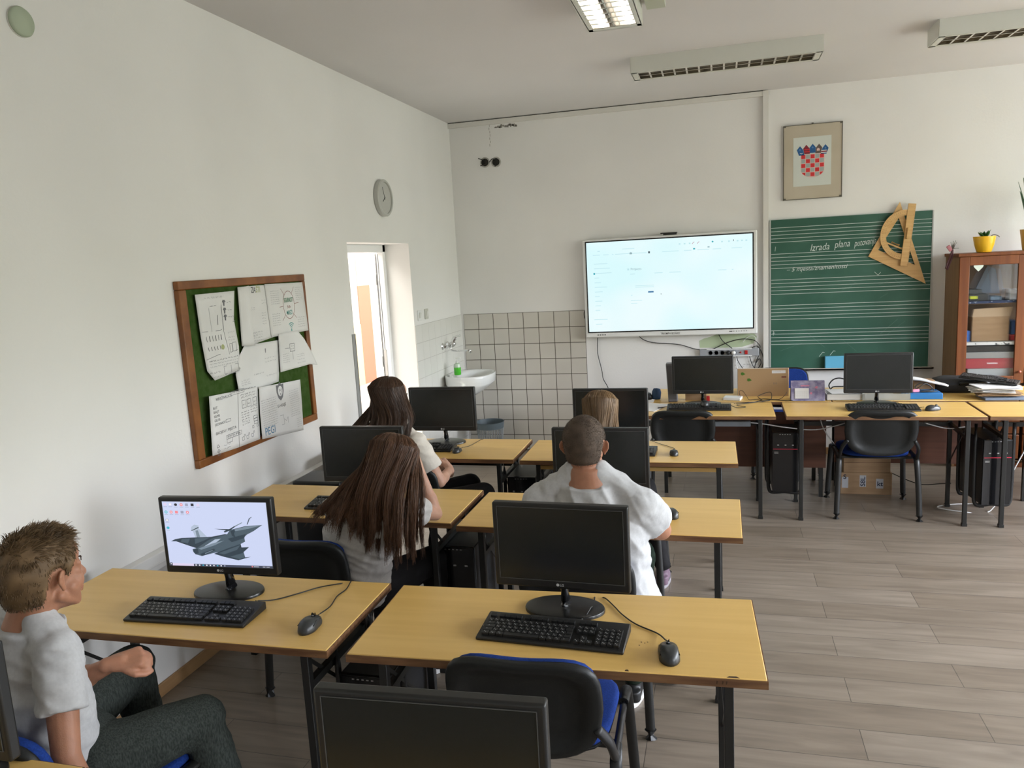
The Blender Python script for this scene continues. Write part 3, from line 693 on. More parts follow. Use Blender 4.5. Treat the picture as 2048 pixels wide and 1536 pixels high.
# ---------------------------------------------------------------- keyboards and mice
M_key = mat('black_keys', (0.018, 0.018, 0.018), 0.45); M_keyl = mat('key_legends', (.45, .45, .45), .6)
def make_keyboard(label, group):
    t = thing('computer_keyboard', label, 'keyboard', (0, 0, 0), 0, group)
    w, d = .455, .165
    bm = bm_new(); prism(bm, [(-d / 2, .003), (-d / 2 + .004, 0), (d / 2, 0), (d / 2, .026), (d / 2 - .01, .028), (-d / 2 + .02, .013), (-d / 2, .010)], (-w / 2, 0, 0), (0, 1, 0), (0, 0, 1), w); obj('casing', bm, M_black, t, bevel=.003)
    sl = math.atan2(.028 - .013, d - .03); R = Matrix.Rotation(sl, 3, 'X')
    bm = bm_new(); bl = bm_new(); rg = random.Random(2)
    def key(x, y, kw, leg=True):
        z = .014 + (y + d / 2 - .02) * math.tan(sl); box(bm, (x, y, z + .003), (kw - .0025, .0155, .008), R)
        if leg:
            for qx, qy in ((-.003, .002), (.0015, -.0035)) if kw < .025 else ((-.004, 0),):
                c = V((x + qx, y + qy, z + .0074 + qy * math.tan(sl))); poly(bl, [(-.0012, -.0014), (.0014, -.0014), (.0014, .0014), (-.0012, .0014)], c, R @ V((1, 0, 0)), R @ V((0, 1, 0)))
    rows = [-.058, -.0395, -.021, -.0025, .016]
    K = .0188; xs = -w / 2 + .014
    for r_i, y in enumerate(rows):
        if r_i == 0:
            x = xs
            for kw in (.024, .022, .024, .112, .024, .022, .022, .028):
                key(x + kw / 2, y, kw, kw < .05); x += kw
        else:
            x = xs; first = (.030, .034, .028, .0188)[r_i - 1] if r_i < 4 else .0188
            key(x + first / 2, y, first); x += first
            end = xs + .278
            while x + K * 1.3 < end: key(x + K / 2, y, K); x += K
            key((x + end) / 2, y, end - x, False)
    x = xs
    for k in range(13): key(x + K / 2 + (k + 3) // 4 * .010, .045, K, False); x += K
    for bx, cols in ((xs + .288, 3), (xs + .352, 4)):
        for r_i, y in enumerate(rows):
            for c in range(cols):
                if cols == 3 and (r_i == 2 or (r_i == 1 and c != 1)): continue
                key(bx + c * K + K / 2, y, K)
    for c in range(3): key(xs + .288 + c * K + K / 2, .045, K, False)
    obj('keys', bm, M_key, t); obj('key_legends', bl, M_keyl, t)
    return t
GK = 'black keyboards on the desks'
kb = make_keyboard('black keyboard with white legends on the nearest right desk', GK); kb.location = (2.0, 1.582, .75); kb.rotation_euler.z = -.045; kb.scale = (1, .90, 1)
KB = [kb]
for x, y, r, lab in ((.755, 1.535, .045, 'black keyboard with a raised right edge in front of the lit monitor'),
                     (.765, 2.71, .0, 'black keyboard partly covered by the hair of the leaning girl'),
                     (1.96, 2.68, .0, 'black keyboard hidden behind the boy with cropped hair'),
                     (.665, 3.835, .02, 'black keyboard beside the girl on the third row left desk'),
                     (1.915, 3.812, -.03, 'black keyboard of which the number pad shows, third row right'),
                     (2.35, 5.105, .0, 'black keyboard with a mouse lying on it, left of the laptop'),
                     (3.575, 5.075, -.01, 'black keyboard before the chalkboard monitor')):
    KB.append(dup(kb, (x, y, .75), r, lab, GK))
def make_mouse(label, group):
    t = thing('computer_mouse', label, 'mouse', (0, 0, 0), 0, group)
    bm = bm_new(); N = 24; prof = [(1.0, 0), (1.02, .2), (.96, .55), (.80, .82), (.5, .97), (0, 1.0)]; rings = []
    for q_, zz in prof:
        ring = []
        for k in range(N):
            th = 2 * PI * k / N; c, s = math.cos(th), math.sin(th); wv = 1 - .13 * math.exp(-((s) / .35) ** 2)
            ring.append(bm.verts.new((c * q_ * .033 * wv, s * q_ * .058, zz * .036 * (1 - .25 * max(0, s)))))
        rings.append(ring)
    for a, b in zip(rings, rings[1:]):
        for k in range(N): bm.faces.new((a[k], a[(k + 1) % N], b[(k + 1) % N], b[k]))
    bm.faces.new(rings[0][::-1]); bmesh.ops.remove_doubles(bm, verts=bm.verts, dist=1e-5)
    obj('shell', bm, mat('mouse_plastic', (.03, .032, .034), .35), t, smooth='all')
    bm = bm_new(); tube(bm, [(-.005, .03, .0285), (.005, .03, .0285)], .008, 12); obj('scroll_wheel', bm, M_blackg, t)
    bm = bm_new()
    for s in (-1, 1): tube(bm, [(s * .027, -.03, .020), (s * .0235, -.01, .026), (s * .0225, .012, .025), (s * .025, .03, .018)], .002, 6)
    obj('side_strip', bm, M_blackg, t)
    return t
GMo = 'black wired mice'
ms = make_mouse('black wired mouse with glossy sides at the front of the nearest right desk', GMo); ms.location = (2.352, 1.515, .75); ms.rotation_euler.z = .16
MOUSE = [ms]
for x, y, r, lab in ((1.206, 1.515, .08, 'black wired mouse right of the lit monitor'),
                     (2.283, 2.73, .45, 'black wired mouse by the elbow of the boy with cropped hair'),
                     (.936, 3.78, .0, 'small black mouse beside the keyboard, third row left'),
                     (2.243, 3.785, .1, 'small black mouse on the third row right desk'),
                     (3.882, 5.05, -1.0, 'black mouse right of the keyboard before the chalkboard')):
    MOUSE.append(dup(ms, (x, y, .75), r, lab, GMo))
m7 = dup(ms, (2.392, 5.10, .779), .1, 'black mouse lying on top of the keyboard left of the laptop', GMo)
for k in (3, 4): MOUSE[k].scale = (.82, .82, .82)
def cord(name, pts, r, label, parent=None, m=None, inv=True):
    bm = bm_new()
    P = spline(pts, 6)
    if parent is not None:
        bpy.context.view_layer.update(); Mi = parent.matrix_world.inverted(); P = [Mi @ p for p in P]
    tube(bm, P, r, 6); o = obj(name, bm, m or M_black, parent, smooth='all')
    if parent is None: tag(o, label, 'cable')
    return o
Z0 = .7535
cord('cord', [(2.343, 1.575, .764), (2.31, 1.64, Z0), (2.24, 1.69, Z0), (2.19, 1.75, Z0), (2.16, 1.80, Z0), (2.12, 1.86, Z0), (2.10, 1.885, .74)], .0022, '', MOUSE[0])
cord('cord', [(1.203, 1.575, .764), (1.20, 1.66, Z0), (1.185, 1.74, Z0), (1.19, 1.80, Z0), (1.175, 1.87, Z0), (1.17, 1.895, .74)], .0022, '', MOUSE[1])
cord('cord', [(2.258, 2.785, .764), (2.22, 2.84, Z0), (2.20, 2.92, Z0), (2.19, 2.99, Z0), (2.19, 3.02, .73)], .0022, '', MOUSE[2])
cord('cord', [(.94, 3.83, .762), (.97, 3.92, Z0), (.985, 4.02, Z0), (1.0, 4.10, Z0), (1.0, 4.14, .73)], .002, '', MOUSE[3])
cord('cord', [(2.24, 3.835, .762), (2.235, 3.92, Z0), (2.15, 4.02, Z0), (2.10, 4.08, Z0), (2.09, 4.13, .73)], .002, '', MOUSE[4])
cord('cord', [(3.835, 5.085, .764), (3.77, 5.12, Z0), (3.74, 5.18, Z0), (3.72, 5.27, Z0), (3.72, 5.34, Z0)], .002, '', MOUSE[5])
cord('cord', [(2.06, 1.652, .768), (2.075, 1.70, .757), (2.09, 1.74, .772), (2.09, 1.80, Z0), (2.085, 1.86, Z0), (2.08, 1.90, .73)], .0022, '', KB[0])
cord('cord', [(.93, 1.63, .770), (.97, 1.68, Z0), (1.03, 1.74, Z0), (1.08, 1.80, Z0), (1.14, 1.84, Z0), (1.15, 1.89, .735)], .0022, '', KB[1])
cord('cord', [(2.57, 5.16, .768), (2.62, 5.13, Z0), (2.68, 5.16, Z0), (2.62, 5.24, Z0), (2.75, 5.33, Z0), (2.86, 5.40, Z0)], .0022, '', KB[6])
cord('power_cable', [(2.60, 5.30, Z0), (2.72, 5.33, Z0), (2.80, 5.42, Z0), (2.78, 5.47, .775), (2.87, 5.50, .80), (2.87, 5.44, Z0), (2.80, 5.40, Z0), (2.82, 5.47, Z0), (2.95, 5.40, Z0), (3.02, 5.37, Z0 + .004)], .0025, 'thin dark cable looped on the desk before the laptop')
cord('laptop_cable', [(2.655, 5.50, Z0), (2.645, 5.53, .80), (2.67, 5.53, .805), (2.70, 5.50, .765), (2.715, 5.44, Z0), (2.76, 5.46, Z0), (2.84, 5.47, Z0), (2.93, 5.45, Z0), (2.98, 5.50, .78), (2.995, 5.56, .79)], .0022, 'thin brown cable arching against the laptop lid', m=mat('brown_cable', (.05, .025, .015), .5))
# ---------------------------------------------------------------- computer towers
def make_tower(label, group):
    t = thing('computer_tower', label, 'computer', (0, 0, 0), 0, group)
    w, d, h = .175, .38, .44
    bm = bm_new(); b2(bm, (-w / 2, .012, .0), (w / 2, d, h)); obj('casing', bm, mat('tower_casing', (.016, .016, .017), .4), t, bevel=.004)
    bm = bm_new(); b2(bm, (-w / 2 + .001, 0, .0), (w / 2 - .001, .014, h)); b2(bm, (-w / 2 + .002, -.002, h * .80), (w / 2 - .002, 0, h - .004)); obj('front_panel', bm, M_blackg, t, bevel=.005)
    bm = bm_new(); b2(bm, (-w / 2 + .004, -.0035, h * .725), (w / 2 - .004, 0.001, h * .735)); obj('red_line', bm, mat('red_strip', (.55, .02, .05), .4), t)
    bm = bm_new()
    for k in range(3): b2(bm, (-.055 + k * .05, -.004, h * .79), (-.043 + k * .05, -.001, h * .806))
    for k in range(5): b2(bm, (-.04 + k * .017, -.0035, h * .97), (-.032 + k * .017, -.001, h * .978))
    b2(bm, (-w / 2 + .012, -.003, h * .675), (-w / 2 + .04, .001, h * .682)); b2(bm, (-w / 2 + .012, -.003, h * .655), (-w / 2 + .04, .001, h * .66))
    obj('ports', bm, M_alu, t)
    bm = bm_new(); zz = -.03
    for y in (.05, .30):
        tube(bm, spline([(-w / 2 - .03, y, h + .10), (-w / 2 - .028, y, .1), (-w / 2 - .02, y, .0), (-w / 2 + .01, y, -.018), (0, y, -.012), (w / 2 - .01, y, -.018), (w / 2 + .02, y, .0), (w / 2 + .028, y, .1), (w / 2 + .03, y, h + .10)], 5), .009, 8, flat=1.4)
    obj('hanging_bracket', bm, M_black, t, smooth='all')
    return t
GT = 'black computer towers hung under the desks'
tw = make_tower('black computer tower with red line, hung in the gap left of the chalkboard chair', GT); tw.location = (2.95, 5.12, .13)
TW = [tw]
for x, y, z, lab, sk in ((4.25, 4.955, .13, 'black computer tower with red line, right of the chalkboard chair', ()),
                     (1.372, 1.53, .145, 'black computer tower under the nearest pair of desks', ('red_line',)),
                     (1.29, 2.66, .145, 'black computer tower between the second row desks', ('red_line',)),
                     (1.345, 3.74, .17, 'black computer tower between the third row desks, under the desk gap', ('red_line',))):
    TW.append(dup(tw, (x, y, z), 0, lab, GT, sk))
TW[1].rotation_euler.z = .12
TW[3].scale = (1.12, 1, 1)
# ---------------------------------------------------------------- interactive screen on the front wall
FY = ROOM_Y1
t = thing('interactive_display', 'large interactive screen with white frame, lit pale cyan, on the front wall', 'display', (2.052, FY, 1.588), 0)
W2, H2 = .779, .459; yf = -.105
bm = bm_new()
b2(bm, (-W2, yf + .004, -H2), (W2, -.03, H2)); obj('frame', bm, M_white, t, bevel=.012, seg=3)
bm = bm_new(); b2(bm, (-.752, yf - .001, -.412), (.750, yf + .01, .440)); obj('black_border', bm, M_blackg, t)
SX0, SX1, SZ0, SZ1 = -.741, .739, -.401, .429
M_tv = mat('tv_screen', (.02, .02, .02), .3, emit=(.74, .97, 1.0), estr=.98)
def tv_nodes():
    nt = M_tv.node_tree; n = nt.nodes; l = nt.links; b = n['Principled BSDF']
    tc = n.new('ShaderNodeTexCoord'); mp = n.new('ShaderNodeMapping'); mp.inputs['Scale'].default_value = (1.3, 1, 1.8); l.new(tc.outputs['Object'], mp.inputs[0])
    t_ = n.new('ShaderNodeTexNoise'); t_.inputs['Scale'].default_value = 1.1; t_.inputs['Detail'].default_value = 1; l.new(mp.outputs[0], t_.inputs['Vector'])
    r = n.new('ShaderNodeValToRGB'); r.color_ramp.elements[0].position = .38; r.color_ramp.elements[0].color = (.70, .96, .99, 1); r.color_ramp.elements[1].position = .62; r.color_ramp.elements[1].color = (.84, .98, 1, 1)
    l.new(t_.outputs[0], r.inputs[0]); l.new(r.outputs[0], b.inputs['Emission Color'])
tv_nodes()
TV = [M_tv, em('tv_faint', (.52, .78, .82), 1.0), em('tv_grey', (.28, .42, .46), 1.0), em('tv_blue', (.03, .16, .36), 1.0), em('tv_teal', (.03, .40, .48), 1.0), em('tv_dark', (.03, .05, .07), 1.0), em('tv_red', (.45, .16, .22), 1.0)]
bm = bm_new(); b2(bm, (SX0, yf - .003, SZ0), (SX1, yf, SZ1), 0)
sw, sh = SX1 - SX0, SZ1 - SZ0
def tr(u0, v0, u1, v1, mi): poly(bm, [(SX0 + u0 * sw, SZ1 - v1 * sh), (SX0 + u1 * sw, SZ1 - v1 * sh), (SX0 + u1 * sw, SZ1 - v0 * sh), (SX0 + u0 * sw, SZ1 - v0 * sh)], (0, yf - .0034, 0), (1, 0, 0), (0, 0, 1), mi)
def tt(s, u, v, size, mi): text(bm, s, (SX0 + u * sw, yf - .0036, SZ1 - v * sh), (1, 0, 0), (0, 0, 1), size, mi)
tr(.225, .085, .30, .091, 1); tr(.07, .095, .085, .105, 1)
for u, w in ((.04, .045), (.105, .035), (.16, .01), (.18, .09), (.285, .09), (.47, .10), (.60, .045), (.68, .07), (.77, .05), (.88, .06)): tr(u, .138, u + w, .144, 1)
tr(.270, .130, .285, .150, 2); tr(.275, .125, .28, .128, 2); tr(.385, .128, .395, .150, 5); tr(.655, .12, .667, .135, 4); tr(.74, .11, .752, .122, 2)
for u, c_ in ((.65, 6), (.68, 6)): stroke(bm, [(SX0 + u * sw, SZ1 - .075 * sh), (SX0 + (u + .006) * sw, SZ1 - .06 * sh), (SX0 + (u + .013) * sw, SZ1 - .055 * sh)], .004, (0, yf - .0036, 0), (1, 0, 0), (0, 0, 1), c_)
poly(bm, [(SX0 + .77 * sw + .008 * math.cos(a), SZ1 - .062 * sh + .008 * math.sin(a)) for a in [k * .7 for k in range(9)]], (0, yf - .0036, 0), (1, 0, 0), (0, 0, 1), 4)
for u in (.57, .60, .63, .82, .86, .91, .935, .96): tr(u, .06, u + .01, .075, 1)
tr(.89, .05, .893, .07, 5)
for k in range(14):
    v = .235 + k * .052
    if k in (11, 12): continue
    tr(.045, v, .045 + (.085, .10, .11, .03, .04, .08, .05, .03, .045, .035, .03, 0, 0, .04)[k], v + .006, 1)
tr(.04, .335, .05, .357, 4); tr(.035, .86, .12, .866, 1)
tt('Projects', .275, .325, .030, 2); tr(.253, .305, .265, .325, 1)
for u, w in ((.27, .03), (.42, .05), (.51, .07), (.80, .05), (.88, .01)): tr(u, .365, u + w, .371, 1)
for v in (.498, .513): tr(.30, v, .415, v + .005, 1)
tr(.378, .565, .412, .58, 3); tr(.272, .60, .28, .606, 1); tr(.27, .66, .34, .665, 1); tr(.27, .69, .31, .694, 1); tr(.455, .597, .460, .604, 5)
obj('screen', bm, TV, t)
bm = bm_new(); text(bm, 'TRIUMPH BOARD', (.01, yf + .003, -.444), (1, 0, 0), (0, 0, 1), .024, width=.175, align='c', offset=.01)
for k in range(4): b2(bm, (-.665 + k * .022, yf + .0025, -.437), (-.652 + k * .022, yf + .005, -.429))
b2(bm, (.535, yf + .0025, -.435), (.562, yf + .005, -.428))
for k in range(6): b2(bm, (.572 + k * .022, yf + .0025, -.434), (.579 + k * .022, yf + .005, -.428))
obj('lettering_and_buttons', bm, mat('dark_print', (.08, .08, .08), .5), t)
bm = bm_new(); b2(bm, (-.035, yf + .01, .459), (.085, -.06, .478)); b2(bm, (-.06, yf + .005, .472), (.09, -.055, .482)); obj('top_camera', bm, M_black, t, bevel=.003)
bm = bm_new(); b2(bm, (-.4, -.03, -.2), (.4, 0, .2)); obj('wall_mount', bm, M_steel, t)
# ---------------------------------------------------------------- cables and socket strip below the screen
cy = FY - .02
def wire(nm, pts, r, lab, m=None): return cord(nm, [(a, cy - (p[2] if len(p) > 2 else 0) if False else cy, b) for (a, b, *p) in pts], r, lab, None, m)
wire('power_cable', [(1.375, 1.14), (1.368, 1.03), (1.372, .95), (1.402, .812), (1.415, .72), (1.46, .626), (1.47, .5), (1.47, .3), (1.47, .02)], .004, 'black cable dropping from the left end of the big screen')
wire('power_cable', [(1.76, 1.13), (1.82, 1.085), (1.92, 1.058), (2.03, 1.05), (2.15, 1.034), (2.27, .995), (2.36, .982), (2.44, .988), (2.56, 1.04), (2.68, 1.073), (2.79, 1.066), (2.84, 1.03), (2.855, .99), (2.80, .94), (2.70, .925), (2.62, .945)], .004, 'black cable sagging from the big screen and arching over the socket strip')
wire('power_cable', [(2.49, 1.13), (2.53, 1.06), (2.60, 1.00), (2.645, .95), (2.66, .88), (2.70, .81), (2.74, .77), (2.80, .79)], .004, 'black cable running down behind the laptop from the socket strip')
wire('power_cable', [(2.84, 1.0), (2.87, .95), (2.885, .88), (2.87, .80), (2.83, .77), (2.78, .86), (2.765, .95), (2.80, 1.0), (2.84, 1.0), (2.85, .94), (2.82, .86), (2.81, .80), (2.835, .80), (2.865, .85), (2.85, .89), (2.82, .85)], .004, 'black coiled cable bundle beside the vertical wall moulding')
wire('white_cable', [(2.60, .97), (2.63, .94), (2.645, .90), (2.65, .83), (2.66, .75), (2.66, .4), (2.66, .1)], .004, 'white cable hanging from the socket strip', M_white)
wire('white_cable', [(2.70, 1.04), (2.75, 1.09), (2.80, 1.10), (2.82, 1.06), (2.82, .98)], .003, 'thin white cable looping above the socket strip', M_white)
wire('power_cable', [(1.262, 1.39), (1.252, 1.36), (1.255, 1.32), (1.266, 1.29)], .0035, 'short black cable stub at the upper left side of the big screen')
t = thing('socket_strip', 'grey multi-socket strip with red switch on the wall below the big screen', 'socket strip', (2.585, FY, .955))
bm = bm_new(); b2(bm, (-.262, -.045, -.034), (.262, 0, .034)); obj('body', bm, mat('grey_strip', (.33, .34, .36), .45), t, bevel=.004)
bm = bm_new()
for z in (-.032, .032): b2(bm, (-.20, -.050, z - .004), (.20, -.044, z + .004))
obj('white_rails', bm, M_white, t)
for k in range(5):
    bm = bm_new(); lathe(bm, [(.022, .045), (.022, .048), (.018, .048), (.017, .040), (0, .040)], 16, (-.165 + k * .052, 0, 0), M=Matrix.Rotation(PI / 2, 3, 'X')); obj('socket', bm, mat('socket_grey', (.16, .17, .19), .4), t)
for x in (.102, .150):
    bm = bm_new(); b2(bm, (x - .013 * (1 if x > .12 else .5), -.052, -.018 if x > .12 else -.008), (x + .013 * (1 if x > .12 else .5), -.045, .018 if x > .12 else .008)); obj('red_switch' if x > .12 else 'red_lamp', bm, M_red, t, bevel=.002)
for x, m_ in ((-.009, M_black), (.04, M_white)):
    bm = bm_new(); lathe(bm, [(.019, .046), (.018, .075), (.012, .085), (0, .086)], 14, (x, 0, 0), M=Matrix.Rotation(PI / 2, 3, 'X')); o = obj('mains_plug', bm, m_, None, loc=(2.585, FY, .955)); tag(o, 'black mains plug in the wall socket strip' if x < 0 else 'white mains plug in the wall socket strip', 'plug')
bm = bm_new(); rg = random.Random(9)
pts = [(2.325, 1.0), (2.32, 1.065), (2.36, 1.085), (2.42, 1.10), (2.5, 1.13), (2.8, 1.13), (2.83, 1.09), (2.80, 1.03), (2.70, 1.0), (2.55, .995)]
poly(bm, pts, (0, FY - .0015, 0), (1, 0, 0), (0, 0, 1)); tag(obj('old_paint_patch', bm, mat('green_old_paint', (.44, .52, .34), .8)), 'patch of old green wall paint showing below the big screen', 'paint patch')
bm = bm_new()
for k in range(36):
    x = 2.58 + rg.random() * .30; z = .84 + rg.uniform(-.10, .10) * rg.random(); s = rg.uniform(.004, .014)
    poly(bm, [(x - s, z), (x, z - s * .5), (x + s * 1.3, z), (x, z + s * .5)], (0, FY - .0012 - k * 1e-5, 0), (1, 0, 0), (0, 0, 1))
tag(obj('wall_scuff', bm, mat('scuff_grey', (.60, .59, .57), .8)), 'grey scuffed wall area behind the hanging cables', 'scuff marks')
# ---------------------------------------------------------------- chalkboard
t = thing('chalkboard', 'green chalkboard ruled with white music staves on the front wall', 'chalkboard', (0, FY - .002, 0))
M_board = mat('board_green', (.03, .105, .07), .5, spec=.35)
nz(M_board, (2.2, 2.2, 2.2), 5, (.028, .098, .066), (.055, .145, .105), .42, .85)
bx0, bx1, bz0, bz1 = 2.945, 4.245, .795, 2.122
bm = bm_new(); b2(bm, (bx0, -.022, bz0), (bx1, 0, bz1)); obj('board_surface', bm, M_board, t)
bm = bm_new()
for a, b in (((bx0 - .008, bz0), (bx0 + .005, bz1)), ((bx1 - .004, bz0), (bx1 + .006, bz1))): b2(bm, (a[0], -.026, a[1]), (b[0], 0, b[1]))
obj('edge_strip', bm, mat('grey_edge', (.42, .42, .40), .4), t)
bm = bm_new(); b2(bm, (bx0 - .01, -.075, bz0 - .012), (bx1 + .03, 0, bz0)); b2(bm, (bx0 - .01, -.075, bz0 - .012), (bx1 + .03, -.070, bz0 + .006)); obj('chalk_tray', bm, mat('tray_beige', (.46, .42, .36), .5), t)
bm = bm_new()
for z1, z0 in ((2.052, 1.927), (1.824, 1.698), (1.596, 1.469), (1.368, 1.243), (1.142, 1.017)):
    for k in range(5):
        z = z1 + (z0 - z1) * k / 4; b2(bm, (bx0 + .008, -.0232, z - .0022), (bx1 - .006, -.0215, z + .0022))
obj('staff_lines', bm, mat('painted_lines', (.50, .56, .53), .6), t)
M_chalk = mat('chalk', (.62, .68, .65), .9)
bm = bm_new(); o_ = (0, -.0240, 0)
def ctext(s, x, z, size, w, slope=.0): 
    u = V((1, 0, slope)).normalized(); text(bm, s, (x, -.0240, z), u, (0, 0, 1), size, width=w, offset=-.004, shear=.25)
ctext('Izrada', 3.28, 1.835, .085, .155, .05); ctext('plana', 3.475, 1.852, .085, .125, .06); ctext('putovanja', 3.635, 1.855, .080, .175, .10)
ctext('– 5 mjesta/znamenitosti', 3.085, 1.665, .052, .50, .02)
stroke(bm, [(2.985, 1.85), (2.99, 1.89)], .003, o_, (1, 0, 0), (0, 0, 1)); stroke(bm, [(2.965, 1.12), (2.985, 1.122)], .003, o_, (1, 0, 0), (0, 0, 1)); stroke(bm, [(2.972, 1.10), (2.974, 1.14)], .003, o_, (1, 0, 0), (0, 0, 1))
stroke(bm, [(3.80, 1.63), (3.83, 1.60), (3.85, 1.625)], .003, o_, (1, 0, 0), (0, 0, 1))
for a in ((3.36, .90), (3.45, .91)): stroke(bm, [(a[0], a[1]), (a[0] + .03, a[1] + .04), (a[0] + .045, a[1] + .035)], .0035, o_, (1, 0, 0), (0, 0, 1))
obj('chalk_writing', bm, M_chalk, t)
M_sm = mat('chalk_smear', (.10, .19, .15), .9); bm = bm_new(); rg = random.Random(21)
for k in range(26):
    x, z = rg.uniform(3.0, 4.1), rg.uniform(.85, 2.0); a = rg.uniform(-.8, .8); L = rg.uniform(.06, .2)
    stroke(bm, [(x, z), (x + L * math.cos(a), z + L * math.sin(a))], rg.uniform(.001, .003), (0, -.0226, 0), (1, 0, 0), (0, 0, 1))
obj('chalk_smears', bm, M_sm, t)
bm = bm_new(); b2(bm, (3.405, FY - .068, .797), (3.575, FY - .030, .905)); tag(obj('blue_sponge', bm, mat('light_blue_foam', (.12, .42, .62), .8), bevel=.004), 'light blue rectangular sponge block on the chalk tray', 'sponge')
# wooden set square and protractor hanging on the board
t = thing('set_square', 'large wooden triangle hanging over the upper right of the chalkboard', 'set square', (3.985, FY - .03, 2.19))
def tri_frame(outer, inner, o, th):
    bm = bm_new(); n = len(outer); A = [[], []]
    for s in (0, 1):
        A[s] = [[bm.verts.new(V(o) + V((p[0], -s * th, p[1]))) for p in ring] for ring in (outer, inner)]
    for k in range(n):
        j = (k + 1) % n
        bm.faces.new((A[0][0][k], A[0][0][j], A[0][1][j], A[0][1][k])); bm.faces.new((A[1][0][k], A[1][1][k], A[1][1][j], A[1][0][j]))
        bm.faces.new((A[0][0][j], A[0][0][k], A[1][0][k], A[1][0][j])); bm.faces.new((A[0][1][k], A[0][1][j], A[1][1][j], A[1][1][k]))
    bmesh.ops.recalc_face_normals(bm, faces=bm.faces); return bm
out = [(0, .018), (.216, -.679), (-.238, -.426)]
cx_, cz_ = sum(p[0] for p in out) / 3, sum(p[1] for p in out) / 3
inn = [(-.006, -.115), (.128, -.515), (-.162, -.375)]
obj('frame', tri_frame(out, inn, (0, 0, 0), .012), M_tri, t)
bm = bm_new(); bar(bm, (-.135, -.006, -.30), (.045, -.006, -.385), .012, .03, up=(0, 1, 0)); obj('cross_bar', bm, M_tri, t)
bm = bm_new(); tube(bm, [(-.06, -.025, -.315), (.0, -.025, -.345)], .009, 8); obj('grip', bm, M_tri, t)
t = thing('protractor', 'wooden half-circle board protractor with ruler edge hanging over the triangle', 'protractor', (4.045, FY - .055, 1.93), 0, rot=(0, math.radians(5.8), 0))
bm = bm_new(); N = 28; R1, R0 = .208, .160; pts_o = []
ring = [[], []]
for s in (0, 1):
    for R_ in (R1, R0): ring[s].append([bm.verts.new((-math.sin(PI * k / N) * R_ * .92 - .02, -s * .010, math.cos(PI * k / N) * R_)) for k in range(N + 1)])
for k in range(N):
    for s in (0, 1):
        f = (ring[s][0][k], ring[s][0][k + 1], ring[s][1][k + 1], ring[s][1][k]); bm.faces.new(f)
    bm.faces.new((ring[0][0][k], ring[1][0][k], ring[1][0][k + 1], ring[0][0][k + 1])); bm.faces.new((ring[0][1][k], ring[0][1][k + 1], ring[1][1][k + 1], ring[1][1][k]))
bmesh.ops.recalc_face_normals(bm, faces=bm.faces); obj('arc', bm, M_tri, t)
bm = bm_new(); b2(bm, (-.026, -.016, -.262), (.034, -.004, .258)); obj('ruler_bar', bm, M_tri, t, bevel=.002)
bm = bm_new(); b2(bm, (-.012, -.040, -.035), (.004, -.016, .06)); obj('grip', bm, M_tri, t, bevel=.004)
bm = bm_new()
for k in range(49):
    z = -.25 + k * .0104; L = .012 if k % 5 == 0 else .006; b2(bm, (.033 - L, -.0172, z - .0006), (.033, -.0158, z + .0006))
for k in range(37):
    a = PI * k / 36; L = .016 if k % 2 == 0 else .009; c, s = math.cos(a), math.sin(a)
    stroke(bm, [(-s * .197 * .92 - .02, c * .197), (-s * (.197 - L) * .92 - .02, c * (.197 - L))], .0014, (0, -.0108, 0), (1, 0, 0), (0, 0, 1))
    stroke(bm, [(-s * .170 * .92 - .02, c * .170), (-s * (.170 - L * .4) * .92 - .02, c * (.170 - L * .4))], .0014, (0, -.0108, 0), (1, 0, 0), (0, 0, 1))
obj('scale_marks', bm, M_edge, t)
# ---------------------------------------------------------------- framed coat of arms
t = thing('framed_picture', 'framed checkerboard shield crest on a beige mount, high on the front wall', 'picture', (3.292, FY, 2.598))
bm = bm_new(); b2(bm, (-.236, -.020, -.312), (.236, -.002, .312)); obj('mount', bm, nz(mat('beige_mount', (.48, .42, .32), .6), (3, 3, 3), 2, (.46, .40, .30), (.51, .45, .35)), t)
bm = bm_new()
for a, b in (((-.238, -.314), (.238, -.309)), ((-.238, .309), (.238, .314)), ((-.239, -.314), (-.234, .314)), ((.234, -.314), (.239, .314))): b2(bm, (a[0], -.024, a[1]), (b[0], 0, b[1]))
for sx in (-1, 1):
    for sz in (-1, 1): b2(bm, (sx * .239, -.025, sz * .314), (sx * .218, -.019, sz * .298))
b2(bm, (-.008, -.01, .314), (.008, 0, .325)); obj('thin_frame', bm, mat('dark_frame', (.10, .09, .07), .5), t)
bm = bm_new(); b2(bm, (-.157, -.0218, -.203), (.150, -.020, .208)); obj('sheet', bm, mat('crest_sheet', (.62, .65, .60), .5), t)
CM = [mat('crest_red', (.62, .02, .025), .5), mat('crest_grey', (.36, .40, .38), .5), mat('crest_pink', (.72, .50, .46), .5), mat('crest_blue', (.012, .10, .28), .5), mat('crest_darkred', (.22, .01, .025), .5), mat('crest_brown', (.13, .09, .075), .5), mat('crest_white', (.75, .74, .72), .5), mat('crest_steel', (.10, .22, .45), .5)]
bm = bm_new(); cw = .0375; zt = .062; cx0 = -.0975; yy = -.0222
def cp(p, mi, lift=0): poly(bm, p, (0, yy - lift * .0003, 0), (1, 0, 0), (0, 0, 1), mi)
def in_shield(x, z):
    if z > zt: return False
    if z > zt - cw * 3.4: return abs(x - .0) < cw * 2.5 + 1e-4
    a = (zt - cw * 3.4 - z) / (cw * 1.75); return a < 1 and abs(x) < cw * 2.5 * math.sqrt(max(0, 1 - a * a)) + 1e-4
def clip(ps):
    out = []
    for x, z in ps:
        k = 0; X_, Z_ = x, z
        while not in_shield(X_, Z_) and k < 60: X_ = x * (1 - k / 60); Z_ = z + (zt - cw * 2 - z) * k / 60 * .9; k += 1
        out.append((X_, Z_))
    return out
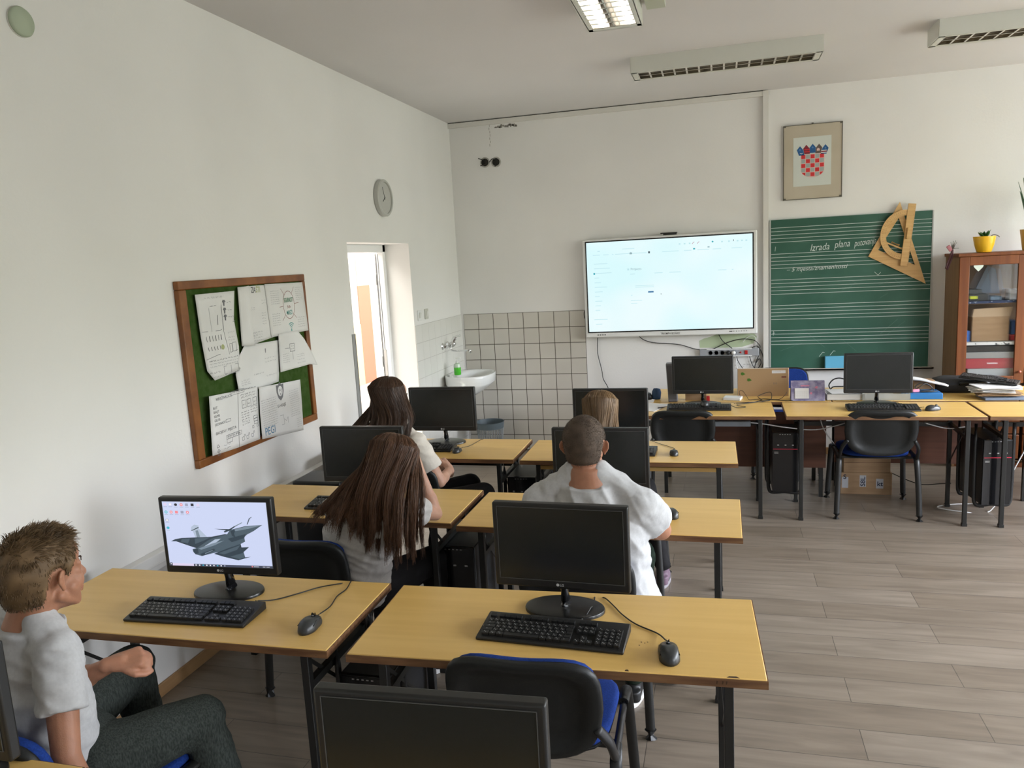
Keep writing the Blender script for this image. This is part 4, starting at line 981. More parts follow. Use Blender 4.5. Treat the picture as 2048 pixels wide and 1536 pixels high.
for i in range(5):
    for j in range(5):
        xa = -cw * 2.5 + i * cw; za = zt - j * cw
        g = .0022; n = 5; pts = []
        for k in range(n): pts.append((xa + g + (cw - 2 * g) * k / n, za - g))
        for k in range(n): pts.append((xa + cw - g, za - g - (cw - 2 * g) * k / n))
        for k in range(n): pts.append((xa + cw - g - (cw - 2 * g) * k / n, za - cw + g))
        for k in range(n): pts.append((xa + g, za - cw + g + (cw - 2 * g) * k / n))
        ins = [in_shield(*p) for p in pts]
        if not any(ins): continue
        if not all(ins): pts = clip(pts)
        try: cp(pts, 0 if (i + j) % 2 == 0 else 1, 2)
        except ValueError: pass
N = 20; bot = zt - cw * 3.4
sh_ = [(-cw * 2.56, zt + .002), (cw * 2.56, zt + .002)] + [(cw * 2.56 * math.cos(PI * k / N), bot - cw * 1.80 * math.sin(PI * k / N)) for k in range(N + 1)]
cp([(-x, z) for x, z in sh_][::-1], 2, 1)
cr5 = [(-2, 3, -.1), (-1, 4, -.05), (0, 3, 0), (1, 5, .05), (2, 3, .1)]
for k, mi, lean in cr5:
    c = k * .0455; w = .0225; b0 = .072 - abs(k) ** 1.6 * .004; h = .052; tx = c * 1.06 + k * .003
    cp([(c * .97 - w, b0 - .002 * abs(k)), (c * .97 + w, b0 - .002 * abs(k)), (tx + w * 1.12, b0 + h * .85), (tx, b0 + h * 1.45), (tx - w * 1.12, b0 + h * .85)], mi, 2)
    if mi == 4:
        for q_ in (.25, .6): cp([(c * .98 - w * .95, b0 + h * q_), (c * .98 + w * .95, b0 + h * q_), (c * 1.0 + w, b0 + h * (q_ + .16)), (c * 1.0 - w, b0 + h * (q_ + .16))], 0, 3)
    if k == 2: cp([(c - w, b0 + h * .1), (c + w, b0 + h * .1), (c + w, b0 + h * .55), (c - w, b0 + h * .55)], 6, 3); cp([(c - w * .95, b0 + h * .22), (c + w, b0 + h * .22), (c + w, b0 + h * .42), (c - w, b0 + h * .42)], 4, 4)
    if k == -2: cp([(c - .014, b0 + .016), (c, b0 + .008), (c + .014, b0 + .016), (c + .010, b0 + .018), (c, b0 + .013), (c - .010, b0 + .018)], 6, 3)
    if k in (-2, 0, 2): cp([(tx - .008, b0 + h * .85), (tx, b0 + h * .7), (tx + .008, b0 + h * .85), (tx, b0 + h * 1.05)], 7, 3)
    if k == 1: cp([(c - .012, b0 + h * .35), (c + .012, b0 + h * .35), (c + .012, b0 + h * .65), (c, b0 + h * .8), (c - .012, b0 + h * .65)], 2, 3)
obj('shield_crest', bm, CM, t)
# ---------------------------------------------------------------- pinboard on the left wall
t = thing('pinboard', 'green felt pinboard in a wooden frame on the left wall', 'pinboard', (0, 0, 0))
py0, py1, pz0, pz1 = 2.5688, 3.7363, .9625, 1.8798
bm = bm_new(); b2(bm, (.004, py0 + .02, pz0 + .02), (.014, py1 - .02, pz1 - .02)); obj('felt', bm, M_felt, t)
for a, b in (((py0, pz0), (py1, pz0 + .042)), ((py0, pz1 - .042), (py1, pz1)), ((py0, pz0 + .042), (py0 + .055, pz1 - .042)), ((py1 - .042, pz0 + .042), (py1, pz1 - .042))):
    bm = bm_new(); b2(bm, (0.0, a[0], a[1]), (.030, b[0], b[1])); obj('frame_rail', bm, M_frame, t, bevel=.005)
PI_M = [M_ink, M_ink2, M_inkg, M_inkt, M_inkb, M_inkr, M_inko]
def sheet(label, outline, off, curlfn=None, group='handwritten sheets on the pinboard'):
    """outline (y,z) list; curlfn(y,z)->x offset gives the paper its bend"""
    bm = bm_new(); cy_ = sum(p[0] for p in outline) / len(outline); cz_ = sum(p[1] for p in outline) / len(outline); fn = curlfn or (lambda y, z: 0.0)
    fine = []
    for k in range(len(outline)):
        a, b = outline[k], outline[(k + 1) % len(outline)]; n = 6
        for j in range(n): fine.append((a[0] + (b[0] - a[0]) * j / n, a[1] + (b[1] - a[1]) * j / n))
    rings = []
    for q_ in (1, .85, .7, .5, .3, .12): rings.append([bm.verts.new((off + fn(cy_ + (p[0] - cy_) * q_, cz_ + (p[1] - cz_) * q_), cy_ + (p[0] - cy_) * q_, cz_ + (p[1] - cz_) * q_)) for p in fine])
    n = len(fine)
    for a, b in zip(rings, rings[1:]):
        for k in range(n): bm.faces.new((a[k], a[(k + 1) % n], b[(k + 1) % n], b[k])).smooth = True
    bm.faces.new(rings[-1])
    bmesh.ops.recalc_face_normals(bm, faces=bm.faces)
    o = obj('paper_sheet', bm, M_paper); s = o.modifiers.new('thickness', 'SOLIDIFY'); s.thickness = .0006; s.offset = 0
    tag(o, label, 'paper sheet', group); return o
def ink(parent, off, fn, draw):
    bm = bm_new(); draw(bm)
    f = fn or (lambda y, z: 0.0)
    for v in bm.verts: v.co.x = off + .0012 + f(v.co.y, v.co.z)
    return obj('handwriting', bm, PI_M, parent)
U, W_ = (0, 1, 0), (0, 0, 1); O0 = (0, 0, 0)
def ln(bm, p, mi=0, w=.0022): stroke(bm, p, w, O0, U, W_, mi)
def rect_(bm, y, z, w, h, mi=0, t_=.002): ln(bm, [(y, z), (y + w, z), (y + w, z - h), (y, z - h), (y, z)], mi, t_)
rg = random.Random(31)
f1 = lambda y, z: .012 + .020 * max(0, (1.45 - z)) + .01 * math.sin((y - 2.68) * 9)
s1 = sheet('tall narrow sheet of pencil diagrams with a curled lower corner, left on the pinboard', [(2.682, 1.811), (3.001, 1.814), (2.965, 1.664), (2.985, 1.52), (2.975, 1.40), (2.75, 1.375), (2.705, 1.43), (2.689, 1.60)], .018, f1)
def d1(bm):
    scribble(bm, 2.74, 2.90, 1.785, .010, O0, U, W_, 1, rng=rg)
    for y in (2.765, 2.86): ln(bm, [(y, 1.74), (y + .005, 1.62)], 1)
    ln(bm, [(2.70, 1.625), (2.83, 1.62), (2.975, 1.66)], 0); ln(bm, [(2.865, 1.75), (2.86, 1.62), (2.89, 1.49)], 0); ln(bm, [(2.71, 1.485), (2.80, 1.50), (2.97, 1.505)], 0)
    for z in (1.755, 1.715, 1.68):
        poly(bm, [(2.882, z - .012), (2.892, z - .014), (2.896, z + .012), (2.880, z + .012)], O0, U, W_, 0); poly(bm, [(2.872, z + .006), (2.905, z + .006), (2.898, z + .017), (2.882, z + .018)], O0, U, W_, 0); scribble(bm, 2.915, 2.965, z, .007, O0, U, W_, 0, rng=rg)
    ln(bm, [(2.825, 1.70), (2.82, 1.65)], 0, .004); scribble(bm, 2.775, 2.83, 1.745, .006, O0, U, W_, 0, rng=rg)
    for k in range(6): ln(bm, [(2.725 + k * .022, 1.60), (2.728 + k * .022, 1.572)], 0, .005 if k % 2 else .003)
    for k in range(5): ln(bm, [(2.73 + k * .022, 1.545), (2.735 + k * .022, 1.525)], 0, .004)
    poly(bm, [(2.84 + .014 * math.cos(a), 1.535 + .014 * math.sin(a)) for a in [k * .63 for k in range(10)]], O0, U, W_, 6)
    for z in (1.56, 1.575, 1.60): scribble(bm, 2.895, 2.955, z, .007, O0, U, W_, 1, rng=rg)
    rect_(bm, 2.90, 1.545, .02, .045); rect_(bm, 2.925, 1.548, .035, .045)
    for z in (1.47, 1.455, 1.44): scribble(bm, 2.725, 2.97, z, .007, O0, U, W_, 0 if z > 1.46 else 1, rng=rg)
    rect_(bm, 2.83, 1.435, .13, .040, 0); ln(bm, [(2.89, 1.435), (2.89, 1.395)], 0); scribble(bm, 2.72, 2.80, 1.41, .009, O0, U, W_, 0, rng=rg)
    for z in (1.40,): scribble(bm, 2.74, 2.97, z - .012, .006, O0, U, W_, 1, rng=rg)
ink(s1, .018, f1, d1)
f3 = lambda y, z: .006
s5 = sheet('large pale sheet with faint pencil notes in the middle of the pinboard', [(3.036, 1.517), (3.393, 1.51), (3.338, 1.273), (3.09, 1.262), (2.936, 1.288), (2.925, 1.378), (2.965, 1.46)], .018, lambda y, z: .010 + .012 * max(0, 3.1 - y) * 5)
def d5(bm):
    for z in (1.33, 1.318, 1.306): scribble(bm, 2.97, 3.06, z, .008, O0, U, W_, 1, rng=rg)
    scribble(bm, 3.10, 3.20, 1.345, .008, O0, U, W_, 1, rng=rg); scribble(bm, 3.22, 3.32, 1.32, .008, O0, U, W_, 1, rng=rg)
    for z in (1.42, 1.40): scribble(bm, 3.22, 3.33, z, .006, O0, U, W_, 1, rng=rg)
    poly(bm, [(3.23, 1.455), (3.236, 1.455), (3.238, 1.48), (3.23, 1.478)], O0, U, W_, 0)
ink(s5, .018, lambda y, z: .010 + .012 * max(0, 3.1 - y) * 5, d5)
f4 = lambda y, z: .018 + .10 * max(0, y - 3.5) * max(0, (1.56 - z) * 4) 
s4 = sheet('sheet curling away from the board at its right corner, below the spider diagram', [(3.368, 1.547), (3.579, 1.545), (3.64, 1.49), (3.70, 1.40), (3.738, 1.312), (3.66, 1.328), (3.55, 1.325), (3.35, 1.325)], .020, f4)
def d4(bm):
    rect_(bm, 3.475, 1.475, .05, .045, 0, .003); ln(bm, [(3.42, 1.455), (3.475, 1.452)], 0); ln(bm, [(3.50, 1.43), (3.50, 1.38)], 0); scribble(bm, 3.482, 3.518, 1.458, .006, O0, U, W_, 0, rng=rg); scribble(bm, 3.482, 3.518, 1.442, .006, O0, U, W_, 0, rng=rg)
    for z in (1.42, 1.408, 1.396, 1.384, 1.372): scribble(bm, 3.39, 3.46, z, .005, O0, U, W_, 1, rng=rg)
    for z in (1.40, 1.388, 1.37, 1.35): scribble(bm, 3.54, 3.62, z, .005, O0, U, W_, 1, rng=rg)
ink(s4, .020, f4, d4)
f2 = lambda y, z: .014
s2b = sheet('middle upper sheet with a green and black title, beside the folded grey sheet', [(3.10, 1.832), (3.323, 1.832), (3.34, 1.535), (3.10, 1.513)], .018, f2)
def d2(bm):
    text(bm, 'I', (.0, 3.118, 1.795), U, W_, .042, 5, offset=.01); text(bm, 'ZA', (.0, 3.15, 1.795), U, W_, .045, 0, offset=.02, width=.045); text(bm, 'ŠTI', (.0, 3.197, 1.795), U, W_, .045, 6, offset=.02, width=.04)
    for z in (1.745, 1.73): scribble(bm, 3.24, 3.28, z, .007, O0, U, W_, 1, rng=rg)
    for z in (1.71, 1.70, 1.57, 1.555): scribble(bm, 3.12, 3.17, z, .006, O0, U, W_, 1, rng=rg)
    for z in (1.675, 1.66, 1.645, 1.63, 1.615): scribble(bm, 3.23, 3.27, z, .007, O0, U, W_, 1, rng=rg)
    for z in (1.575, 1.56, 1.545, 1.53): scribble(bm, 3.13, 3.22, z, .006, O0, U, W_, 1, rng=rg)
ink(s2b, .018, f2, d2)
s3 = sheet('sheet with a red oval spider diagram in the upper right pinboard corner', [(3.283, 1.836), (3.693, 1.831), (3.714, 1.533), (3.298, 1.535)], .021, f2)
def d3(bm):
    cy_, cz_, ra, rb = 3.515, 1.705, .062, .082
    ln(bm, [(cy_ + ra * math.cos(k * .3), cz_ + rb * math.sin(k * .3)) for k in range(22)], 5, .003)
    text(bm, 'SIGURNOST', (0, cy_, 1.722), U, W_, .036, 2, width=.098, align='c', offset=.012); text(bm, 'NA', (0, cy_, 1.685), U, W_, .026, 5, align='c'); text(bm, 'MREŽI', (0, cy_, 1.648), U, W_, .034, 3, width=.060, align='c', offset=.01)
    for a, L in ((.9, .05), (2.3, .05), (3.2, .04), (0.05, .05), (-.75, .04), (-2.4, .05)):
        ln(bm, [(cy_ + ra * math.cos(a), cz_ + rb * math.sin(a)), (cy_ + (ra + L) * math.cos(a), cz_ + (rb + L) * math.sin(a))], 5, .0025)
    for r_ in (.012, .024, .036): ln(bm, [(cy_ + .005 + r_ * math.cos(a), 1.562 + r_ * math.sin(a)) for a in [.75 + k * .2 for k in range(9)]], 3, .0055)
    poly(bm, [(cy_, 1.548), (cy_ + .01, 1.548), (cy_ + .01, 1.564), (cy_, 1.564)], O0, U, W_, 3)
    for k in range(7): scribble(bm, 3.33, 3.42, 1.79 - k * .012, .005, O0, U, W_, 1, rng=rg)
    for k in range(7): scribble(bm, 3.60, 3.68, 1.80 - k * .012, .005, O0, U, W_, 1, rng=rg)
    for k in range(6): scribble(bm, 3.33, 3.41, 1.66 - k * .013, .005, O0, U, W_, 1, rng=rg)
    for k in range(5): scribble(bm, 3.60, 3.68, 1.62 - k * .014, .006, O0, U, W_, 1, rng=rg)
ink(s3, .021, f2, d3)
f6 = lambda y, z: .020 - .0 * y
s2 = sheet('folded grey-backed sheet hanging beside the middle upper sheet', [(3.031, 1.831), (3.14, 1.834), (3.135, 1.70), (3.142, 1.56), (3.175, 1.505), (3.019, 1.517)], .026, lambda y, z: .024 * max(0, 1 - abs(y - 3.08) / .07))
s6 = sheet('lower left sheet with boxed sums and small triangles', [(2.67, 1.308), (2.78, 1.302), (2.90, 1.294), (3.089, 1.285), (3.06, .997), (2.85, 1.0), (2.643, 1.01)], .032, f6)
def d6(bm):
    text(bm, 'MREŽARLICE', (0, 2.72, 1.275), U, W_, .020, 0, width=.13); rect_(bm, 2.845, 1.300, .115, .020); scribble(bm, 2.85, 2.95, 1.285, .009, O0, U, W_, 0, rng=rg); scribble(bm, 2.965, 3.07, 1.288, .007, O0, U, W_, 0, rng=rg)
    ln(bm, [(2.905, 1.285), (2.865, 1.0)], 0)
    for k, s in enumerate(('BIT', 'BAJT', 'KB,MB', 'GB,TB', 'JEDINICE')): text(bm, s, (0, 2.69, 1.235 - k * .021), U, W_, .018, 0, width=(.035, .045, .045, .045, .085)[k])
    rect_(bm, 2.78, 1.166, .04, .014); text(bm, 'BROJEVI I MJESTA', (0, 2.69, 1.105), U, W_, .020, 0, width=.17)
    rect_(bm, 2.77, 1.085, .13, .020); rect_(bm, 2.77, 1.065, .045, .020)
    for k in range(8): ln(bm, [(2.785 + k * .014, 1.085), (2.785 + k * .014, 1.065)], 0, .0015)
    scribble(bm, 2.775, 2.89, 1.070, .010, O0, U, W_, 0, rng=rg)
    for z in (1.052, 1.030, 1.012): ln(bm, [(2.685, z - .012), (2.695, z + .004), (2.708, z - .010), (2.685, z - .012)], 0)
    for z in (1.035, 1.018): scribble(bm, 2.74, 2.80, z, .008, O0, U, W_, 1, rng=rg)
    for z in (1.262, 1.248): scribble(bm, 2.925, 3.06, z, .009, O0, U, W_, 0, rng=rg)
    for y in (2.93, 2.975, 3.03): rect_(bm, y, 1.235, .034, .040); scribble(bm, y + .006, y + .03, 1.21, .006, O0, U, W_, 0, rng=rg)
    for k in range(6): scribble(bm, 2.915, 2.985, 1.17 - k * .013, .008, O0, U, W_, 0, rng=rg)
    for k in range(3): scribble(bm, 3.0, 3.065, 1.185 - k * .014, .008, O0, U, W_, 0, rng=rg)
    for z in (1.135, 1.12, 1.105): rect_(bm, 3.02, z, .035, .014)
    for y in (3.0, 3.04): rect_(bm, y, 1.085, .014, .012)
    for y in (2.90, 2.94, 2.985): rect_(bm, y, 1.045, .018, .018); rect_(bm, y + .02, 1.055, .008, .008)
ink(s6, .032, f6, d6)
f7 = lambda y, z: .026 + .01 * max(0, y - 3.2)
s7 = sheet('lower right sheet with a shield drawing and blue letters at its corner', [(3.085, 1.282), (3.30, 1.268), (3.51, 1.256), (3.503, 1.10), (3.493, .949), (3.28, .97), (3.065, .995), (3.07, 1.14)], .036, f7)
def d7(bm):
    cy_, cz_ = 3.285, 1.222
    o_ = [(0, .058), (.016, .040), (.038, .042), (.036, .0), (.022, -.035), (0, -.052), (-.022, -.035), (-.036, 0), (-.038, .042), (-.016, .040)]
    poly(bm, [(cy_ + a, cz_ + b) for a, b in o_], O0, U, W_, 0)
    for v in bm.verts: pass
    text(bm, 'E-HULJE', (0, cy_ + .003, 1.135), U, W_, .024, 0, width=.085, align='c', offset=.008)
    ln(bm, [(3.26, 1.085), (3.295, 1.085), (3.297, 1.03), (3.27, 1.03)], 1, .003); ln(bm, [(3.30, 1.06), (3.32, 1.045), (3.34, 1.065), (3.335, 1.03)], 1, .003)
    text(bm, 'PEGI', (0, 3.10, 1.005), U, W_, .062, 4, width=.10, offset=.005)
    for k in range(13): scribble(bm, 3.09, 3.235, 1.20 - k * .0125, .005, O0, U, W_, 1, rng=rg)
    for k in range(13): scribble(bm, 3.375, 3.48, 1.205 - k * .0125, .005, O0, U, W_, 1, rng=rg)
    for k in range(5): scribble(bm, 3.43, 3.48, 1.03 - k * .0125, .005, O0, U, W_, 1, rng=rg)
ink(s7, .036, f7, d7)
bm = bm_new(); cy_, cz_ = 3.285, 1.222
poly(bm, [(cy_ + .024 * math.cos(a), cz_ + .004 + .030 * math.sin(a)) for a in [k * .42 for k in range(15)]], O0, U, W_, 0)
for v in bm.verts: v.co.x = .036 + .0018 + f7(v.co.y, v.co.z)
obj('shield_face', bm, M_paper, s7)
bm = bm_new(); ln(bm, [(cy_ - .012, cz_ + .0), (cy_ - .008, cz_ + .016), (cy_ + .0, cz_ + .005), (cy_ + .012, cz_ + .018), (cy_ + .012, cz_ - .008)], 0, .003); ln(bm, [(cy_ - .004, cz_ - .012), (cy_ + .005, cz_ - .012), (cy_, cz_ - .022)], 0, .005)
for v in bm.verts: v.co.x = .036 + .0024 + f7(v.co.y, v.co.z)
obj('shield_lines', bm, PI_M, s7)
# ---------------------------------------------------------------- wash basin, tap, soap, basket
t = thing('wash_basin', 'white ceramic wash basin on the tiled wall in the corner', 'wash basin', (0, 6.27, .86))
bm = bm_new(); N = 40
def bas(th, q_, zz):
    c, s = math.cos(th), math.sin(th)           # half-oval against the wall
    x = .225 + .225 * (abs(c) ** .75) * (1 if c > 0 else -1); y = .27 * (abs(s) ** .8) * (1 if s > 0 else -1)
    return V((.225 + (x - .225) * q_, y * q_, zz))
prof = [(.55, -.20), (.75, -.155), (.93, -.10), (.99, -.075), (1.0, -.02), (1.0, 0), (.97, .006), (.90, .002), (.86, -.02), (.70, -.08), (.35, -.105), (0.02, -.11)]
rings = []
for q_, zz in prof:
    ring = []
    for k in range(N):
        p = bas(2 * PI * k / N, q_, zz)
        if zz < -.03 and q_ > .5 and prof.index((q_, zz)) < 4: p.x = max(.0, p.x * (.55 + .45 * q_)); 
        if prof.index((q_, zz)) > 6: p.x = .275 + (p.x - .225) * .82
        ring.append(bm.verts.new(p))
    rings.append(ring)
for a, b in zip(rings, rings[1:]):
    for k in range(N): bm.faces.new((a[k], a[(k + 1) % N], b[(k + 1) % N], b[k])).smooth = True
bm.faces.new(rings[0][::-1]); bm.faces.new(rings[-1]); obj('bowl', bm, M_ceramic, t)
bm = bm_new(); lathe(bm, [(.018, 0), (.018, .004), (0, .004)], 16, (.27, 0, -.109)); obj('drain', bm, M_chrome, t)
bm = bm_new(); lathe(bm, [(.012, 0), (.012, .003), (0, .003)], 12, (.06, -.16, .004)); obj('tap_hole_plug', bm, M_black, t)
bm = bm_new(); tube(bm, spline([(.20, 0, -.19), (.20, 0, -.34), (.16, 0, -.38), (.03, 0, -.38)], 5), .018, 12); obj('waste_pipe', bm, M_white, t, smooth='all')
t = thing('wall_tap', 'chrome wall tap with long swivel spout above the wash basin', 'tap', (0, 6.21, 1.14))
bm = bm_new()
for y in (-.07, .07): lathe(bm, [(.030, .006), (.032, .012), (.022, .02), (.020, .045), (.014, .055)], 16, (0, y, 0), M=Matrix.Rotation(PI / 2, 3, 'Y'))
tube(bm, [(.055, -.085, 0), (.055, .085, 0)], .020, 12); obj('body', bm, M_chrome, t, smooth=True)
bm = bm_new(); lathe(bm, [(.024, 0), (.026, .02), (.020, .045), (.0, .05)], 16, (.07, 0, 0), M=Matrix.Rotation(PI / 3.2, 3, 'Y')); tube(bm, spline([(.085, 0, .02), (.10, 0, .055), (.13, 0, .085), (.165, 0, .09)], 5), [.012] * 8 + [.006] * 8, 8, flat=1.6); obj('lever', bm, M_chrome, t, smooth='all')
bm = bm_new(); tube(bm, spline([(.06, .0, -.01), (.07, -.0, -.045), (.12, -.005, -.052), (.255, -.01, -.045)], 6), .009, 10); lathe(bm, [(.012, -.025), (.012, .005), (.009, .01)], 12, (.258, -.01, -.05)); obj('spout', bm, M_chrome, t, smooth='all')
t = thing('soap_bottle', 'pump bottle of green liquid soap on the wash basin', 'soap bottle', (.135, 6.16, .868))
bm = bm_new(); lathe(bm, [(.030, 0), (.033, .005), (.033, .085), (.028, .10), (.012, .108), (.012, .115)], 20); obj('bottle', bm, mat('green_soap', (.07, .48, .03), .15, spec=.6), t, smooth=True)
bm = bm_new(); lathe(bm, [(.013, .112), (.013, .128), (.005, .130), (.005, .155)], 12); box(bm, (.012, -.004, .158), (.045, .014, .008)); obj('pump', bm, mat('translucent_white', (.75, .76, .72), .3), t, smooth=True)
bm = bm_new(); lathe(bm, [(.0335, .072), (.0335, .088), (.0285, .103), (.0125, .111)], 20); obj('clear_shoulder', bm, mat('pale_bottle', (.55, .66, .52), .2), t, smooth=True)
t = thing('waste_basket', 'grey plastic lattice waste basket on the floor by the tiled wall', 'waste basket', (.315, 6.50, 0))
bm = bm_new(); lathe(bm, [(.134, .285), (.140, .345), (.145, .35), (.137, .35), (.131, .29)], 36); obj('rim', bm, mat('grey_basket', (.10, .13, .145), .45), t, smooth=True); bm = bm_new(); lathe(bm, [(0, .0), (.095, .0), (.100, .03), (.094, .03), (.09, .006), (0, .006)], 36); obj('base', bm, mat('grey_basket', (.10, .13, .145), .45), t, smooth=True)
bm = bm_new()
for k in range(30):
    for s in (-1, 1):
        pts = []
        for j in range(9):
            a = 2 * PI * (k + s * j * .22) / 30; f = j / 8; r_ = .098 + (.135 - .098) * f; pts.append((r_ * math.cos(a), r_ * math.sin(a), .02 + .27 * f))
        tube(bm, pts, .0022, 4, cap=False)
obj('lattice', bm, mat('pale_lattice', (.35, .37, .37), .5), t)
# ---------------------------------------------------------------- things on the front line of desks
t = thing('laptop', 'open laptop with bronze lid and small stickers, its back to the class', 'laptop', (2.823, 5.60, .75))
bm = bm_new(); b2(bm, (-.188, 0, .0), (.188, .25, .018)); obj('base', bm, M_alu, t, bevel=.004)
bm = bm_new(); box(bm, (0, 0, .108), (.378, .008, .222)); o = obj('lid', bm, mat('bronze_lid', (.42, .28, .15), .42, .35), t, bevel=.003); 
bm = bm_new(); box(bm, (0, 0, .2185), (.378, .0085, .004)); obj('lid_edge', bm, mat('lid_edge', (.65, .55, .45), .4), t)
M_sg = mat('sticker_green', (.05, .15, .01), .5)
for (x, z, nm, m_) in ((-.150, .178, 'leaf_sticker', M_sg), (-.103, .130, 'leaf_sticker', M_sg)):
    bm = bm_new(); poly(bm, [(x + a, z + b) for a, b in ((-.014, .010), (.002, .013), (.012, .004), (.020, -.002), (.008, -.008), (-.004, -.012), (-.014, -.006))], (0, -.0046, 0), (1, 0, 0), (0, 0, 1)); obj(nm, bm, m_, t)
bm = bm_new(); b2(bm, (.065, -.0050, .180), (.165, -.0045, .202)); obj('paper_label', bm, M_paper, t)
bm = bm_new(); b2(bm, (.135, -.0050, .145), (.170, -.0045, .156)); obj('brown_sticker', bm, mat('brown_sticker', (.15, .03, .02), .5), t)
bm = bm_new()
for k in range(3):
    for z in (.098, .106): poly(bm, [(.079 + k * .009 - .003, z - .003), (.079 + k * .009 + .003, z - .003), (.079 + k * .009, z + .003)], (0, -.0046, 0), (1, 0, 0), (0, 0, 1))
for k in range(14): b2(bm, (.07 + k * .0045, -.0056, .19), (.072 + k * .0045, -.0050, .193))
obj('lid_mark', bm, M_ink, t)
t = thing('desk_calendar', 'purple easel calendar with a white month pad', 'calendar', (3.13, 5.40, .75))
bm = bm_new(); R1 = Matrix.Rotation(-.30, 3, 'X'); box(bm, (0, .012, .073), (.235, .003, .150), R1); box(bm, (0, .075, .073), (.235, .003, .150), Matrix.Rotation(.30, 3, 'X')); box(bm, (0, .043, .002), (.235, .10, .003))
obj('easel', bm, nz(mat('violet_card', (.22, .20, .32), .5), (25, 25, 25), 3, (.16, .14, .26), (.36, .33, .46)), t)
def ez(z): return -.012 + z * math.tan(.30)
bm = bm_new(); prism(bm, [(-.092, .020), (.006, .020), (.006, .098), (-.092, .098)], (0, ez(0) - .004, 0), (1, 0, 0), V((0, math.sin(.30), math.cos(.30))), .002); obj('month_pad', bm, M_paper, t)
bm = bm_new()
for k in range(6): stroke(bm, [(-.088, .026 + k * .010), (.002, .026 + k * .010)], .0008, (0, ez(0) - .0065, 0), (1, 0, 0), V((0, math.sin(.30), math.cos(.30))))
for k in range(8): stroke(bm, [(-.088 + k * .0128, .026), (-.088 + k * .0128, .078)], .0008, (0, ez(0) - .0065, 0), (1, 0, 0), V((0, math.sin(.30), math.cos(.30))))
obj('pad_grid', bm, M_ink2, t)
bm = bm_new(); poly(bm, [(.012, .055), (.026, .050), (.030, .065), (.018, .070)], (0, ez(0) - .005, 0), (1, 0, 0), V((0, math.sin(.30), math.cos(.30)))); poly(bm, [(.045, .10), (.062, .094), (.072, .106), (.060, .114)], (0, ez(0) - .005, 0), (1, 0, 0), V((0, math.sin(.30), math.cos(.30)))); poly(bm, [(-.05, .112), (.01, .112), (.01, .120), (-.05, .120)], (0, ez(0) - .005, 0), (1, 0, 0), V((0, math.sin(.30), math.cos(.30)))); obj('flower_print', bm, [mat('pink_print', (.6, .2, .3), .5)], t)
def pbox(name, a, b, m_, label, cat, bev=.002, rz=0, group=None):
    c = V([(a[i] + b[i]) / 2 for i in range(3)]); bm = bm_new(); box(bm, (0, 0, 0), [abs(b[i] - a[i]) for i in range(3)])
    o = obj(name, bm, m_, bevel=bev, loc=c, rot=(0, 0, rz)); tag(o, label, cat, group); return o
t = thing('letter_tray', 'white paper tray filled with sheets, right of the calendar', 'tray', (3.39, 5.53, .75))
bm = bm_new(); w, d, h = .26, .24, .045
b2(bm, (-w / 2, -d / 2, 0), (w / 2, d / 2, .004))
for a, b in (((-w / 2, -d / 2), (w / 2, -d / 2 + .004)), ((-w / 2, d / 2 - .004), (w / 2, d / 2)), ((-w / 2, -d / 2), (-w / 2 + .004, d / 2)), ((w / 2 - .004, -d / 2), (w / 2, d / 2))): b2(bm, (a[0], a[1], 0), (b[0], b[1], h))
obj('tray_body', bm, M_white, t)
bm = bm_new()
for k in range(5): box(bm, (.0, .0, .012 + k * .009), (.21, .20, .003), Matrix.Rotation((-.05, .08, -.1, .04, .12)[k], 3, 'Z'))
obj('paper_stack', bm, M_paper, t)
cord('headset_cable', [(3.31, 5.60, .80), (3.30, 5.60, .835), (3.33, 5.60, .875), (3.38, 5.60, .885), (3.44, 5.60, .86), (3.46, 5.60, .82), (3.40, 5.58, .825), (3.33, 5.57, .825), (3.31, 5.57, .81)], .005, 'thick black cable looped on the papers behind the chalkboard monitor')
pbox('pink_gadget', (3.235, 5.50, .7505), (3.262, 5.54, .80), mat('dark_pink', (.25, .04, .10), .5), 'dark pink trinket between calendar and paper tray', 'trinket')
t = thing('clear_tray', 'transparent plastic tray behind the chalkboard monitor', 'tray', (3.66, 5.50, .75))
bm = bm_new(); w, d, h = .32, .2, .05
b2(bm, (-w / 2, -d / 2, 0), (w / 2, d / 2, .003))
for a, b in (((-w / 2, -d / 2), (w / 2, -d / 2 + .003)), ((-w / 2, d / 2 - .003), (w / 2, d / 2)), ((-w / 2, -d / 2), (-w / 2 + .003, d / 2)), ((w / 2 - .003, -d / 2), (w / 2, d / 2))): b2(bm, (a[0], a[1], 0), (b[0], b[1], h))
obj('tray_body', bm, mat('milky_plastic', (.50, .49, .42), .25, alpha=.6), t)
bm = bm_new(); box(bm, (-.02, 0, .012), (.22, .14, .012), Matrix.Rotation(.1, 3, 'Z')); obj('tray_contents', bm, M_paper, t)
pbox('blue_binder', (3.80, 5.44, .7505), (4.04, 5.62, .792), mat('blue_box', (.02, .16, .42), .4), 'blue flat box file carrying tangled cables', 'box file', .003, .0)
pbox('small_cardboard_box', (3.90, 5.66, .7505), (4.04, 5.76, .85), M_card, 'small cardboard box behind the blue box file', 'cardboard box', .002)
cord('tangled_cable', [(3.86, 5.52, .797), (3.90, 5.50, .83), (3.95, 5.52, .85), (3.99, 5.53, .81), (3.93, 5.53, .797), (3.88, 5.54, .82), (3.92, 5.55, .85), (3.98, 5.55, .83), (4.0, 5.53, .797), (3.95, 5.50, .80), (3.90, 5.48, .797), (3.97, 5.47, .80), (4.02, 5.50, .80)], .0035, 'tangled dark cables on the blue box file')
